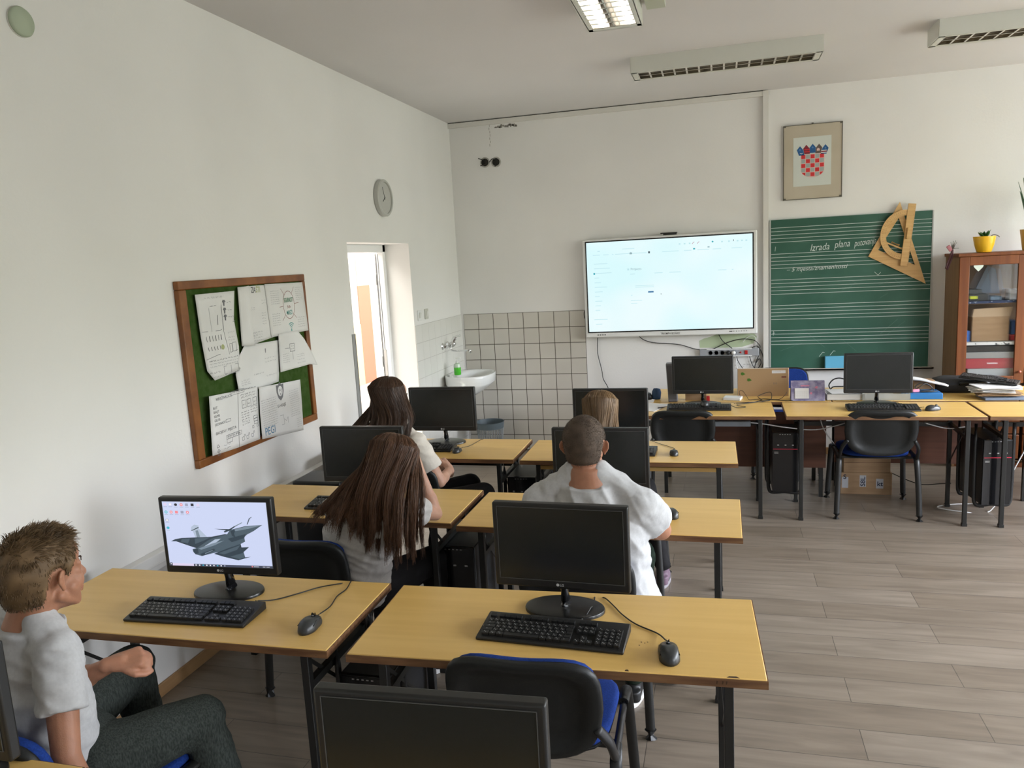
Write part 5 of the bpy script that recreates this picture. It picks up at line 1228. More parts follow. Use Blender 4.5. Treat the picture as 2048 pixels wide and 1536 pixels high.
bm = bm_new(); box(bm, (0, 0, 0), (.05, .022, .02), Matrix.Rotation(.3, 3, 'Z')); tag(obj('pink_eraser', bm, mat('pink_rubber', (.70, .22, .32), .6), bevel=.004, loc=(3.872, 5.49, .805)), 'pink stick lying among cables on the blue box file', 'eraser')
# curled white paper, black bag, keyboard on paper pile
bm = bm_new(); g = []
for i in range(9):
    row = []
    for j in range(4): x = 3.86 + i * .031; row.append(bm.verts.new((x, 5.60 + j * .05 - i * .004, .875 - .004 * i + .006 * math.sin(i * .8) - j * .002 - .0015 * max(0, i - 5) ** 2)))
    g.append(row)
for i in range(8):
    for j in range(3): bm.faces.new((g[i][j], g[i + 1][j], g[i + 1][j + 1], g[i][j + 1])).smooth = True
o = obj('curled_paper', bm, M_paper); s = o.modifiers.new('thickness', 'SOLIDIFY'); s.thickness = .012; tag(o, 'curled white booklet on the small cardboard box and bag', 'booklet')
t = thing('black_bag', 'black fabric laptop bag lying behind the paper pile', 'bag', (4.30, 5.80, .75))
bm = bm_new(); N = 28; prof = [(.90, 0), (1.0, .02), (1.0, .055), (.95, .085), (.75, .10), (.35, .108), (0, .11)]; rings = []
for q_, zz in prof:
    ring = []
    for k in range(N):
        th = 2 * PI * k / N; c, s = math.cos(th), math.sin(th); r_ = (abs(c) ** 3.5 + abs(s) ** 3.5) ** (-1 / 3.5)
        x, y = r_ * c * q_ * .26, r_ * s * q_ * .13
        ring.append(bm.verts.new((x, y, zz + .012 * noise.noise(V((x * 9, y * 9, 3))) * (zz > .03))))
    rings.append(ring)
for a, b in zip(rings, rings[1:]):
    for k in range(N): bm.faces.new((a[k], a[(k + 1) % N], b[(k + 1) % N], b[k])).smooth = True
bm.faces.new(rings[0][::-1]); bmesh.ops.remove_doubles(bm, verts=bm.verts, dist=1e-5)
obj('bag_body', bm, nz(mat('bag_fabric', (.022, .022, .025), .75), (30, 30, 30), 3, bump=.002), t)
bm = bm_new(); tube(bm, spline([(-.10, -.13, .07), (-.05, -.15, .085), (.05, -.15, .09), (.10, -.13, .07)], 6), .008, 6, flat=1.6); tube(bm, spline([(-.24, -.12, .055), (0, -.135, .06), (.24, -.12, .055)], 6), .003, 6); obj('bag_strap', bm, M_black, t)
t = thing('paper_pile', 'untidy pile of white papers with a grey-blue folder beneath, right edge of the desks', 'paper pile', (4.39, 5.50, .75))
rg = random.Random(12); bm = bm_new(); box(bm, (0.03, -.03, .010), (.27, .19, .018), Matrix.Rotation(.03, 3, 'Z')); obj('folder', bm, mat('grey_blue_folder', (.16, .20, .27), .4), t, bevel=.003)
bm = bm_new()
for k in range(4): box(bm, (rg.uniform(-.01, .03), rg.uniform(-.02, .02), .026 + k * .005), (.26, .18, .004), Matrix.Rotation(rg.uniform(-.15, .15), 3, 'Z'))
obj('brown_papers', bm, M_card, t)
for k in range(9):
    bm = bm_new(); box(bm, (rg.uniform(-.03, .03), rg.uniform(-.02, .02), 0), (.27, .19, .003), Matrix.Rotation(rg.uniform(-.35, .35), 3, 'Z') @ Matrix.Rotation(rg.uniform(-.06, .02), 3, 'X')); 
    for v in bm.verts: v.co.z += .052 + k * .0045
    obj('white_paper', bm, M_paper, t)
k9 = dup(kb, (4.37, 5.585, .855), -.55, 'black keyboard lying askew on top of the paper pile', GK); k9.rotation_euler = (-.06, .10, -.45); k9.scale = (.8, .9, 1)
# left end of the front line
bm = bm_new(); box(bm, (0, 0, 0), (.21, .29, .003)); tag(obj('loose_papers', bm, M_paper, loc=(1.985, 5.17, .7525), rot=(0, 0, -.35)), 'loose white papers left of the keyboard with the mouse on it', 'papers')
bm = bm_new(); tube(bm, [(0, 0, 0), (.12, .10, .0)], .004, 8); tag(obj('pen', bm, M_black, loc=(2.055, 5.10, .7590)), 'black pen beside the loose white papers', 'pen')
t = thing('small_speaker', 'slim grey speaker leaning behind the dark monitor beside the laptop', 'speaker', (2.145, 5.42, .75), 0, rot=(0, math.radians(-3), 0))
bm = bm_new(); b2(bm, (-.03, -.04, 0), (.04, .04, .30)); obj('cabinet', bm, mat('speaker_grey', (.16, .15, .16), .6), t, bevel=.006)
bm = bm_new(); b2(bm, (-.025, -.0415, .02), (.035, -.04, .285)); obj('grille', bm, mat('speaker_cloth', (.10, .095, .10), .9), t)
t = thing('blue_pouch', 'dark blue pouch at the left end of the front line of desks', 'pouch', (2.01, 5.50, .75))
bm = bm_new(); lathe(bm, [(.030, 0), (.036, .01), (.036, .06), (.026, .085), (.0, .09)], 16, sx=1.0, sy=.6, M=Matrix.Rotation(.12, 3, 'Y')); obj('body', bm, mat('navy_cloth', (.02, .05, .11), .8), t, smooth=True)
bm = bm_new(); lathe(bm, [(.04, 0), (.045, .02), (.03, .05), (.0, .06)], 12, (-.07, 0, 0)); obj('flap', bm, M_black, t, smooth=True)
pbox('desk_cardboard_box', (2.24, 5.44, .7505), (2.40, 5.50, .82), M_card, 'small cardboard box behind the dark monitor beside the laptop', 'cardboard box')
pbox('router', (2.53, 5.42, .7505), (2.66, 5.52, .772), M_white, 'white flat router beside the dark monitor near the laptop', 'router', .004, -.2)
pbox('red_block', (2.40, 5.405, .7505), (2.425, 5.43, .790), M_red, 'small red block behind the monitor stand near the laptop', 'block')
# grey cable duct under desk and boxes under the desks
bm = bm_new(); b2(bm, (1.95, 5.06, .628), (2.71, 5.11, .665)); tag(obj('socket_bar', bm, mat('grey_duct', (.28, .31, .34), .45), bevel=.004), 'grey socket bar fixed under the front line desk left of the tower', 'socket bar')
cord('white_cable', [(2.70, 5.08, .655), (2.80, 5.10, .64), (2.95, 5.08, .62), (3.15, 5.10, .60), (3.35, 5.14, .64), (3.42, 5.2, .67)], .004, 'white cable sagging under the front line desks at the tower', m=M_white)
cord('white_cable', [(3.18, 5.16, .70), (3.20, 5.16, .62), (3.24, 5.2, .54), (3.30, 5.3, .45), (3.33, 5.36, .40)], .004, 'white cable hanging left of the chalkboard chair', m=M_white)
cord('white_cable', [(3.85, 5.16, .64), (4.0, 5.16, .60), (4.1, 5.12, .62)], .004, 'white cable under the desk right of the chalkboard chair', m=M_white)
cord('floor_cable', [(4.60, 5.3, .60), (4.45, 5.25, .30), (4.30, 5.20, .01), (4.12, 5.17, .006), (3.98, 5.25, .006), (4.1, 5.33, .006), (4.3, 5.36, .006)], .004, 'white cable trailing on the floor under the right front desk', m=M_white)
cord('floor_cable', [(3.74, 5.64, .15), (3.85, 5.62, .10), (3.95, 5.56, .08), (4.06, 5.52, .10), (4.1, 5.40, .14)], .0035, 'dark cable sagging beside the cardboard boxes')
t = thing('cardboard_box', 'lower cardboard box with printed labels on the floor behind the chalkboard chair', 'cardboard box', (3.56, 5.63, 0), 0, 'stacked cardboard boxes')
bm = bm_new(); b2(bm, (-.18, -.10, 0), (.18, .10, .17)); obj('carton', bm, M_card, t, bevel=.003)
bm = bm_new(); b2(bm, (-.17, -.1015, .05), (-.125, -.100, .135)); b2(bm, (-.045, -.1015, .06), (.0, -.100, .15)); b2(bm, (.07, -.1015, .05), (.12, -.100, .125)); obj('label_patch', bm, mat('grey_label', (.42, .42, .44), .7), t)
bm = bm_new()
text(bm, 'S', (-.160, -.1022, .120), (1, 0, 0), (0, 0, 1), .05, offset=.02); text(bm, 'S8L', (-.008, -.1022, .065), (0, 0, 1), (-1, 0, 0), .045, offset=.02, width=.075); text(bm, 'kt', (.078, -.1022, .070), (1, 0, 0), (0, 0, 1), .05, offset=.02)
obj('printed_letters', bm, mat('navy_print', (.01, .015, .04), .7), t)
t = thing('cardboard_box', 'upper cardboard box stacked on the printed one behind the chalkboard chair', 'cardboard box', (3.56, 5.63, .1705), .05, 'stacked cardboard boxes')
bm = bm_new(); b2(bm, (-.165, -.095, 0), (.165, .095, .125)); obj('carton', bm, M_card, t, bevel=.003)
bm = bm_new(); b2(bm, (-.165, -.0965, .075), (.165, -.095, .079)); obj('lid_seam', bm, M_edge, t)
# ---------------------------------------------------------------- cabinet with glass door
CX0, CX1, CYF, CZ = 4.36, 5.34, 6.35, 1.755
t = thing('display_cabinet', 'brown wooden cabinet with glass doors at the right photo edge', 'cabinet', (0, 0, 0))
for xa_ in (CX0, CX1 - .02):
    bm = bm_new(); b2(bm, (xa_, CYF + .02, 0), (xa_ + .02, FY, CZ - .025)); obj('side_panel', bm, M_cabside, t)
bm = bm_new(); b2(bm, (CX0 - .012, CYF - .005, CZ - .025), (CX1 + .012, FY, CZ)); obj('top_board', bm, M_cab, t, bevel=.003)
bm = bm_new(); b2(bm, (CX0 + .02, FY - .012, .05), (CX1 - .02, FY - .004, CZ - .02)); obj('rear_board', bm, mat('cabinet_inside', (.22, .13, .07), .6), t)
for z in (.06, .735, 1.035, 1.365):
    bm = bm_new(); b2(bm, (CX0 + .02, CYF + .03, z - .018), (CX1 - .02, FY - .012, z)); obj('shelf', bm, M_cabside, t)
for i, (a, b) in enumerate(((CX0, (CX0 + CX1) / 2 - .002), ((CX0 + CX1) / 2 + .002, CX1))):
    bm = bm_new(); y0, y1 = CYF, CYF + .020; s = .072; z0, z1 = .765 - .06, CZ - .027
    b2(bm, (a, y0, z0), (a + s, y1, z1)); b2(bm, (b - s, y0, z0), (b, y1, z1)); b2(bm, (a + s, y0, z1 - .07), (b - s, y1, z1)); b2(bm, (a + s, y0, z0), (b - s, y1, z0 + .06))
    d = obj('glass_door', bm, M_cab, t, bevel=.003)
    bm = bm_new(); b2(bm, (a + s, y0 + .009, z0 + .06), (b - s, y0 + .012, z1 - .07)); obj('pane', bm, M_glass, d)
    bm = bm_new(); lathe(bm, [(.004, 0), (.005, .012), (.013, .018), (.011, .026), (0, .029)], 14, (b - s / 2 if i == 0 else a + s / 2, y0, .80), M=Matrix.Rotation(PI / 2, 3, 'X')); obj('knob', bm, mat('copper_knob', (.35, .10, .05), .3), d)
    for zz0, zz1 in ((.08, .28), (.29, .49), (.50, .69)):
        bm = bm_new(); b2(bm, (a + .01, y0, zz0), (b - .01, y1, zz1)); d = obj('drawer', bm, M_cab, t, bevel=.004)
        bm = bm_new(); lathe(bm, [(.004, 0), (.005, .012), (.013, .018), (.011, .026), (0, .029)], 14, ((a + b) / 2, y0, (zz0 + zz1) / 2), M=Matrix.Rotation(PI / 2, 3, 'X')); obj('knob', bm, mat('copper_knob', (.35, .10, .05), .3), d)
bm = bm_new(); b2(bm, (CX0 + .01, CYF + .03, 0), (CX1 - .01, FY, .05)); obj('plinth', bm, M_cab, t)
bm = bm_new(); hp = [(0, -.030), (.012, -.018), (.032, .004), (.035, .016), (.026, .026), (.010, .026), (0, .018), (-.010, .026), (-.026, .026), (-.035, .016), (-.032, .004), (-.012, -.018)]
prism(bm, hp, (4.495, CYF + .004, 1.640), (1, 0, 0), (0, 0, 1), .002); obj('heart_sticker', bm, mat('mint_white', (.62, .70, .62), .4), t)
# contents
cb = 'things stored behind the cabinet glass'
def inside(nm, a, b, m_, lab, cat, bev=.002): return pbox(nm, a, b, m_, lab, cat, bev)
bm = bm_new(); b2(bm, (CX0 + .022, CYF + .024, 1.366), (CX1 - .022, FY - .02, 1.370)); b2(bm, (CX0 + .022, CYF + .0225, 1.352), (CX1 - .022, CYF + .027, 1.370)); tag(obj('shelf_cloth', bm, nz(mat('navy_dotted_cloth', (.03, .05, .12), .9), (60, 60, 60), 2, (.02, .035, .09), (.35, .40, .5), .60, .72)), 'navy dotted cloth on the top shelf behind the glass', 'cloth')
bm = bm_new(); b2(bm, (CX0 + .022, CYF + .024, 1.036), (CX1 - .022, FY - .02, 1.040)); b2(bm, (CX0 + .022, CYF + .0225, 1.016), (CX1 - .022, CYF + .027, 1.040)); tag(obj('shelf_cloth', bm, nz(mat('white_sprig_cloth', (.6, .6, .58), .9), (30, 30, 30), 2, (.06, .06, .06), (.62, .61, .58), .36, .42)), 'white patterned cloth on the middle shelf behind the glass', 'cloth')
t = thing('open_cardboard_box', 'open cardboard box with folded flaps behind the cabinet glass', 'cardboard box', (4.615, 6.50, 1.0405))
bm = bm_new(); w, d, h = .27, .18, .20
b2(bm, (-w / 2, -d / 2, 0), (w / 2, -d / 2 + .004, h)); b2(bm, (-w / 2, d / 2 - .004, 0), (w / 2, d / 2, h)); b2(bm, (-w / 2, -d / 2, 0), (-w / 2 + .004, d / 2, h)); b2(bm, (w / 2 - .004, -d / 2, 0), (w / 2, d / 2, h)); b2(bm, (-w / 2, -d / 2, 0), (w / 2, d / 2, .004)); obj('carton', bm, M_card, t)
bm = bm_new(); prism(bm, [(-w / 2, 0), (w / 2, 0), (w / 2 + .02, .075), (-w / 2 + .015, .065)], (0, -d / 2 + .002, h), (1, 0, 0), V((0, .15, 1)).normalized(), .003); obj('flap', bm, mat('pale_card', (.46, .33, .21), .8), t)
inside('black_drive_box', (4.455, 6.42, 1.3705), (4.60, 6.62, 1.425), M_black, 'black box with yellow label on the top cabinet shelf', 'box')
inside('yellow_label', (4.462, 6.4165, 1.387), (4.515, 6.4195, 1.410), mat('yellow_green_label', (.55, .60, .03), .6), 'yellow label stuck on the black box in the cabinet', 'label', 0)
inside('stacked_case', (4.455, 6.44, 1.4255), (4.55, 6.62, 1.46), mat('dark_grey_case', (.05, .055, .06), .4), 'dark grey case on top of the labelled black box', 'case')
inside('clear_case', (4.615, 6.45, 1.3705), (4.70, 6.60, 1.40), mat('pale_blue_plastic', (.20, .28, .38), .3), 'pale blue plastic case beside the labelled black box', 'case')
inside('white_tape_box', (4.745, 6.42, 1.3705), (4.80, 6.52, 1.42), M_white, 'lower white small box on the top cabinet shelf', 'box')
inside('white_tape_box', (4.748, 6.42, 1.4205), (4.80, 6.52, 1.455), M_white, 'upper white small box on the top cabinet shelf', 'box')
bm = bm_new(); prism(bm, [(0, 0), (.20, 0), (.16, .20), (.10, .23)], (4.56, 6.70, 1.41), (1, 0, 0), (0, 0, 1), .004); tag(obj('plastic_sheet', bm, mat('bluish_film', (.22, .27, .34), .25)), 'crumpled bluish plastic film standing on the top cabinet shelf', 'plastic film')
inside('blue_box', (4.44, 6.42, 1.0405), (4.474, 6.55, 1.13), mat('bright_blue', (.02, .12, .45), .5), 'blue box left of the open cardboard box', 'box')
inside('red_bag', (4.76, 6.42, 1.0405), (4.83, 6.55, 1.09), M_red, 'red packet right of the open cardboard box', 'packet', .008)
inside('blue_pack', (4.762, 6.42, 1.0905), (4.83, 6.55, 1.20), mat('dark_blue', (.015, .06, .18), .5), 'dark blue packet above the red one', 'packet', .006)
inside('black_folders', (4.44, 6.40, .957), (4.82, 6.66, 1.005), M_black, 'black folders lying above the grey device in the cabinet', 'folders')
inside('grey_player', (4.44, 6.39, .905), (4.82, 6.66, .9565), mat('silver_grey', (.22, .22, .22), .4), 'grey flat device between black folders and red box', 'player')
t = thing('red_box', 'dark red flat box with a small white mark on the lower cabinet shelf', 'box', (4.625, 6.52, .822))
bm = bm_new(); b2(bm, (-.185, -.13, 0), (.185, .13, .082)); obj('box_body', bm, mat('dark_red_card', (.30, .015, .03), .45), t, bevel=.002)
bm = bm_new(); [b2(bm, (-.028 + k * .0085, -.1306, .038), (-.0225 + k * .0085, -.1300, .047)) for k in range(9)]; obj('white_mark', bm, M_white, t)
inside('grey_white_box', (4.46, 6.40, .7355), (4.77, 6.64, .8215), mat('grey_white', (.40, .41, .40), .5), 'pale grey box under the dark red one', 'box')
# plants on the cabinet
t = thing('succulent_plant', 'small leafy plant in a yellow pot on top of the cabinet', 'plant', (4.562, 6.47, CZ))
bm = bm_new(); lathe(bm, [(.045, 0), (.052, .004), (.070, .06), (.078, .105), (.081, .128), (.076, .128), (.070, .10), (0, .10)], 30); obj('pot', bm, M_yellow, t, smooth=True)
bm = bm_new(); lathe(bm, [(.069, .10), (.068, .108), (0, .110)], 20); obj('soil', bm, mat('soil', (.05, .03, .02), .9), t)
def leafs(n, base, L, w, tilt, rg, m_, parent, name='leaves', curve=.3):
    bm = bm_new()
    for k in range(n):
        a = 2 * PI * k / n + rg.uniform(-.3, .3); tl = tilt * rg.uniform(.5, 1.2); l_ = L * rg.uniform(.7, 1.1); d = V((math.cos(a) * math.sin(tl), math.sin(a) * math.sin(tl), math.cos(tl))); sd = V((-math.sin(a), math.cos(a), 0)); nn = d.cross(sd)
        prev = None
        for j in range(7):
            f = j / 6; p = V(base) + d * l_ * f + nn * (-curve * l_ * f * f * .5); ww = w * math.sin(PI * min(.97, .12 + f * .88)) ; c = p + nn * (-.15 * ww)
            row = [bm.verts.new(p - sd * ww / 2), bm.verts.new(c), bm.verts.new(p + sd * ww / 2)]
            if prev:
                bm.faces.new((prev[0], prev[1], row[1], row[0])); bm.faces.new((prev[1], prev[2], row[2], row[1]))
            prev = row
    for f in bm.faces: f.smooth = True
    o = obj(name, bm, m_, parent); s = o.modifiers.new('thickness', 'SOLIDIFY'); s.thickness = .0015; return o
rg = random.Random(4); leafs(9, (0, 0, .11), .085, .036, .75, rg, M_leaf, t)
bm = bm_new(); tube(bm, spline([(.03, 0, .11), (.055, -.01, .135), (.085, -.02, .13), (.10, -.025, .115)], 5), .003, 6); obj('trailing_stem', bm, mat('brownish_leaf', (.10, .07, .02), .5), t)
t = thing('sword_plant', 'tall sword-leaf plant in a pot on the cabinet, cut by the right photo edge', 'plant', (4.90, 6.50, CZ))
bm = bm_new(); lathe(bm, [(.05, 0), (.055, .005), (.075, .14), (.078, .165), (.072, .165), (.066, .14), (0, .14)], 26); obj('pot', bm, mat('ochre_pot', (.65, .38, .08), .4), t, smooth=True)
leafs(7, (0, 0, .14), .46, .048, .24, random.Random(8), M_leaf2, t, curve=.12)
# pliers hanging at the cabinet side
t = thing('pliers', 'dark red handled pliers hanging at the upper left side of the cabinet', 'pliers', (4.32, 6.41, 1.80))
bm = bm_new(); tube(bm, spline([(.0, 0, -.0), (-.012, 0, -.05), (-.035, 0, -.12), (-.045, 0, -.16)], 5), .007, 8); tube(bm, spline([(.0, 0, -.0), (.0, 0, -.06), (-.018, 0, -.12), (-.035, 0, -.17)], 5), .007, 8); obj('handles', bm, mat('maroon_grip', (.06, .01, .015), .5), t, smooth='all')
bm = bm_new()
for dx, dz in ((-.015, .05), (.003, .06), (.020, .062), (.028, .045)): tube(bm, [(0, 0, 0), (dx, 0, dz)], [.008, .003], 8)
obj('jaws', bm, M_alu, t, smooth='all')
bm = bm_new(); box(bm, (-.022, 0, .002), (.030, .012, .050), Matrix.Rotation(-.6, 3, 'Y')); obj('pink_tag', bm, mat('pink_tag', (.40, .14, .16), .6), t, bevel=.004)
bm = bm_new(); tube(bm, [(.0, .0, .0), (.045, .0, .0)], .003, 6); obj('hook', bm, M_alu, t)

t = thing('black_storage_case', 'tall black case standing by the left wall beyond the second row desk', 'case', (.30, 3.29, 0))
bm = bm_new(); b2(bm, (-.15, -.12, .0), (.15, .12, .725)); obj('case_body', bm, M_black, t, bevel=.012, seg=3)
bm = bm_new(); tube(bm, spline([(-.05, -.119, .60), (-.045, -.14, .61), (.045, -.14, .61), (.05, -.119, .60)], 5), .006, 8); obj('handle', bm, M_steel, t, smooth=True)
# ---------------------------------------------------------------- people
def cap_bm(bm, p0, p1, r0, r1, n=14, m=5, fl=1.0, up=None):
    """closed tapered capsule; fl flattens it along its second axis"""
    p0 = V(p0); p1 = V(p1); d = p1 - p0
    if d.length < 1e-6: d = V((0, 0, 1e-5))
    if up is not None:
        dz = d.normalized(); x = V(up).cross(dz).normalized(); y = dz.cross(x)
    else: x, y, dz = frame_of(d)
    rings = []
    for k in range(m + 1): a = -PI / 2 + PI / 2 * k / m; rings.append((p0 + dz * math.sin(a) * r0, max(1e-4, math.cos(a) * r0)))
    for k in range(m + 1): a = PI / 2 * k / m; rings.append((p1 + dz * math.sin(a) * r1, max(1e-4, math.cos(a) * r1)))
    R = [[bm.verts.new(c + x * math.cos(2 * PI * j / n) * r + y * math.sin(2 * PI * j / n) * r * fl) for j in range(n)] for c, r in rings]
    for a, b in zip(R, R[1:]):
        for j in range(n): bm.faces.new((a[j], a[(j + 1) % n], b[(j + 1) % n], b[j]))
    bm.faces.new(R[0][::-1]); bm.faces.new(R[-1])
def ell_bm(bm, c, r, R=None, n=20, m=12):
    c = V(c); rows = []
    for i in range(m + 1):
        a = -PI / 2 + PI * i / m; row = []
        for j in range(n):
            p = V((math.cos(a) * math.cos(2 * PI * j / n) * r[0], math.cos(a) * math.sin(2 * PI * j / n) * r[1], math.sin(a) * r[2])) if 0 < i < m else V((math.cos(2 * PI * j / n) * 1e-5, math.sin(2 * PI * j / n) * 1e-5, math.sin(a) * r[2]))
            if R is not None: p = R @ p
            row.append(bm.verts.new(c + p))
        rows.append(row)
    for a, b in zip(rows, rows[1:]):
        for j in range(n): bm.faces.new((a[j], a[(j + 1) % n], b[(j + 1) % n], b[j]))
    bm.faces.new(rows[0][::-1]); bm.faces.new(rows[-1])
def loft_bm(bm, secs, n=28, p=2.3):
    """closed loft through (centre, right-vector, forward-vector) sections; vectors carry the half sizes"""
    R = []
    for c, rx, ry in secs:
        row = []
        for j in range(n):
            th = 2 * PI * j / n; cc, ss = math.cos(th), math.sin(th); q_ = (abs(cc) ** p + abs(ss) ** p) ** (-1 / p)
            row.append(bm.verts.new(V(c) + V(rx) * cc * q_ + V(ry) * ss * q_))
        R.append(row)
    for a, b in zip(R, R[1:]):
        for j in range(n): bm.faces.new((a[j], a[(j + 1) % n], b[(j + 1) % n], b[j]))
    bm.faces.new(R[0][::-1]); bm.faces.new(R[-1])
def remesh(bm, voxel, smooth, disp=None):
    """fuse the closed pieces of bm into one continuous skin; returns (verts, faces)"""
    bmesh.ops.recalc_face_normals(bm, faces=bm.faces)
    me = bpy.data.meshes.new('body_source'); bm.to_mesh(me); bm.free()
    o = bpy.data.objects.new('body_source', me); COL.objects.link(o)
    r = o.modifiers.new('r', 'REMESH'); r.mode = 'VOXEL'; r.voxel_size = voxel
    if smooth: s = o.modifiers.new('s', 'SMOOTH'); s.factor = .5; s.iterations = smooth
    dg = bpy.context.evaluated_depsgraph_get(); dg.update(); m2 = bpy.data.meshes.new_from_object(o.evaluated_get(dg))
    vs = [v.co.copy() for v in m2.vertices]; ns = [v.normal.copy() for v in m2.vertices]; fs = [tuple(p.vertices) for p in m2.polygons]
    bpy.data.objects.remove(o); bpy.data.meshes.remove(me); bpy.data.meshes.remove(m2)
    if disp: vs = [v + n * disp(v, n) for v, n in zip(vs, ns)]
    return [tuple(v) for v in vs], fs
def folds(amp, fx, seed, dirn=(0, 0, 1), lo=None):
    d = V(dirn).normalized()
    def f(v, n):
        a = noise.noise(V((v.x * fx * .55 + seed, v.y * fx * .55, v.dot(d) * fx * 1.6 + seed)))
        b = noise.noise(V((v.x * fx * 1.6, v.y * fx * 1.6 + seed, v.z * fx * 2.6)))
        r = 1 - abs(a) * 3.2
        return amp * (max(-1, r) * .6 + b * .5)
    return f
SKIN = {}
def skin_mat(name, c):
    m = mat(name, c, .5, spec=.35, sss=.18); nz(m, (25, 25, 25), 3, tuple(v * .92 for v in c), tuple(min(1, v * 1.06) for v in c), bump=.0004, bscale=300); return m
M_skin1 = skin_mat('skin_tone_warm', (.40, .19, .115)); M_skin2 = skin_mat('skin_tone_light', (.52, .30, .21))
M_ear = mat('ear_skin', (.56, .20, .14), .5, sss=.3)
M_shirt = nz(mat('white_cotton', (.78, .78, .79), .9, spec=.15), (120, 120, 120), 2, (.50, .50, .505), (.54, .54, .545), bump=.0012, bscale=22)
M_shirtc = nz(mat('cream_cotton', (.76, .71, .64), .9, spec=.15), (120, 120, 120), 2, (.66, .61, .54), (.70, .65, .58), bump=.0012, bscale=22)
M_shirtg = nz(mat('greyish_white_cotton', (.66, .63, .60), .9, spec=.15), (120, 120, 120), 2, (.50, .475, .45), (.54, .515, .49), bump=.0012, bscale=22)
M_jog = nz(mat('heather_dark_trousers', (.045, .052, .048), .95, spec=.1), (260, 260, 60), 3, (.030, .036, .031), (.060, .068, .062), .38, .66, bump=.001, bscale=30)
M_leg = nz(mat('black_leggings', (.010, .009, .010), .8, spec=.25), (40, 40, 40), 2, bump=.0006, bscale=25)
M_brow = mat('brow_hair', (.06, .035, .02), .8); M_lip = mat('lip_skin', (.42, .15, .12), .5)
M_eyew = mat('eye_white', (.75, .72, .70), .2); M_iris = mat('iris', (.05, .04, .03), .15)
def hair_mat(name, a, b, rough=.42):
    m = bpy.data.materials.new(name); m.use_nodes = True; nt = m.node_tree; n = nt.nodes; l = nt.links; p = n['Principled BSDF']
    at = n.new('ShaderNodeAttribute'); at.attribute_name = 'strand'; r = n.new('ShaderNodeValToRGB'); r.color_ramp.elements[0].color = (*a, 1); r.color_ramp.elements[1].color = (*b, 1)
    l.new(at.outputs['Fac'], r.inputs[0]); l.new(r.outputs[0], p.inputs['Base Color']); p.inputs['Roughness'].default_value = rough; p.inputs['Specular IOR Level'].default_value = .45
    return m
def strands_obj(name, paths, r0, m, parent, n=3, taper=.25, tones=None, flat=1.0):
    """all hair of one head: each path a thin tapering strand"""
    vs, fs, col = [], [], []
    for pi_, P in enumerate(paths):
        t = tones[pi_] if tones else random.random(); L = len(P); base0 = len(vs); x = None
        for i, p in enumerate(P):
            d = (P[min(i + 1, L - 1)] - P[max(i - 1, 0)]); 
            if d.length < 1e-9: d = V((0, 0, -1))
            d.normalize()
            if x is None: x = frame_of(d)[0]
            x = x - d * x.dot(d); x.normalize(); y = d.cross(x)
            r = r0 * (1 - (1 - taper) * (i / (L - 1)) ** 2)
            for k in range(n):
                a = 2 * PI * k / n; vs.append(tuple(p + x * math.cos(a) * r + y * math.sin(a) * r * flat)); col.append(t)
        for i in range(L - 1):
            a0 = base0 + i * n
            for k in range(n): fs.append((a0 + k, a0 + (k + 1) % n, a0 + n + (k + 1) % n, a0 + n + k))
    me = bpy.data.meshes.new(name); me.from_pydata(vs, [], fs); me.materials.append(m)
    at = me.attributes.new('strand', 'FLOAT', 'POINT'); at.data.foreach_set('value', col); me.shade_smooth()
    o = bpy.data.objects.new(name, me); COL.objects.link(o); o.parent = parent; return o
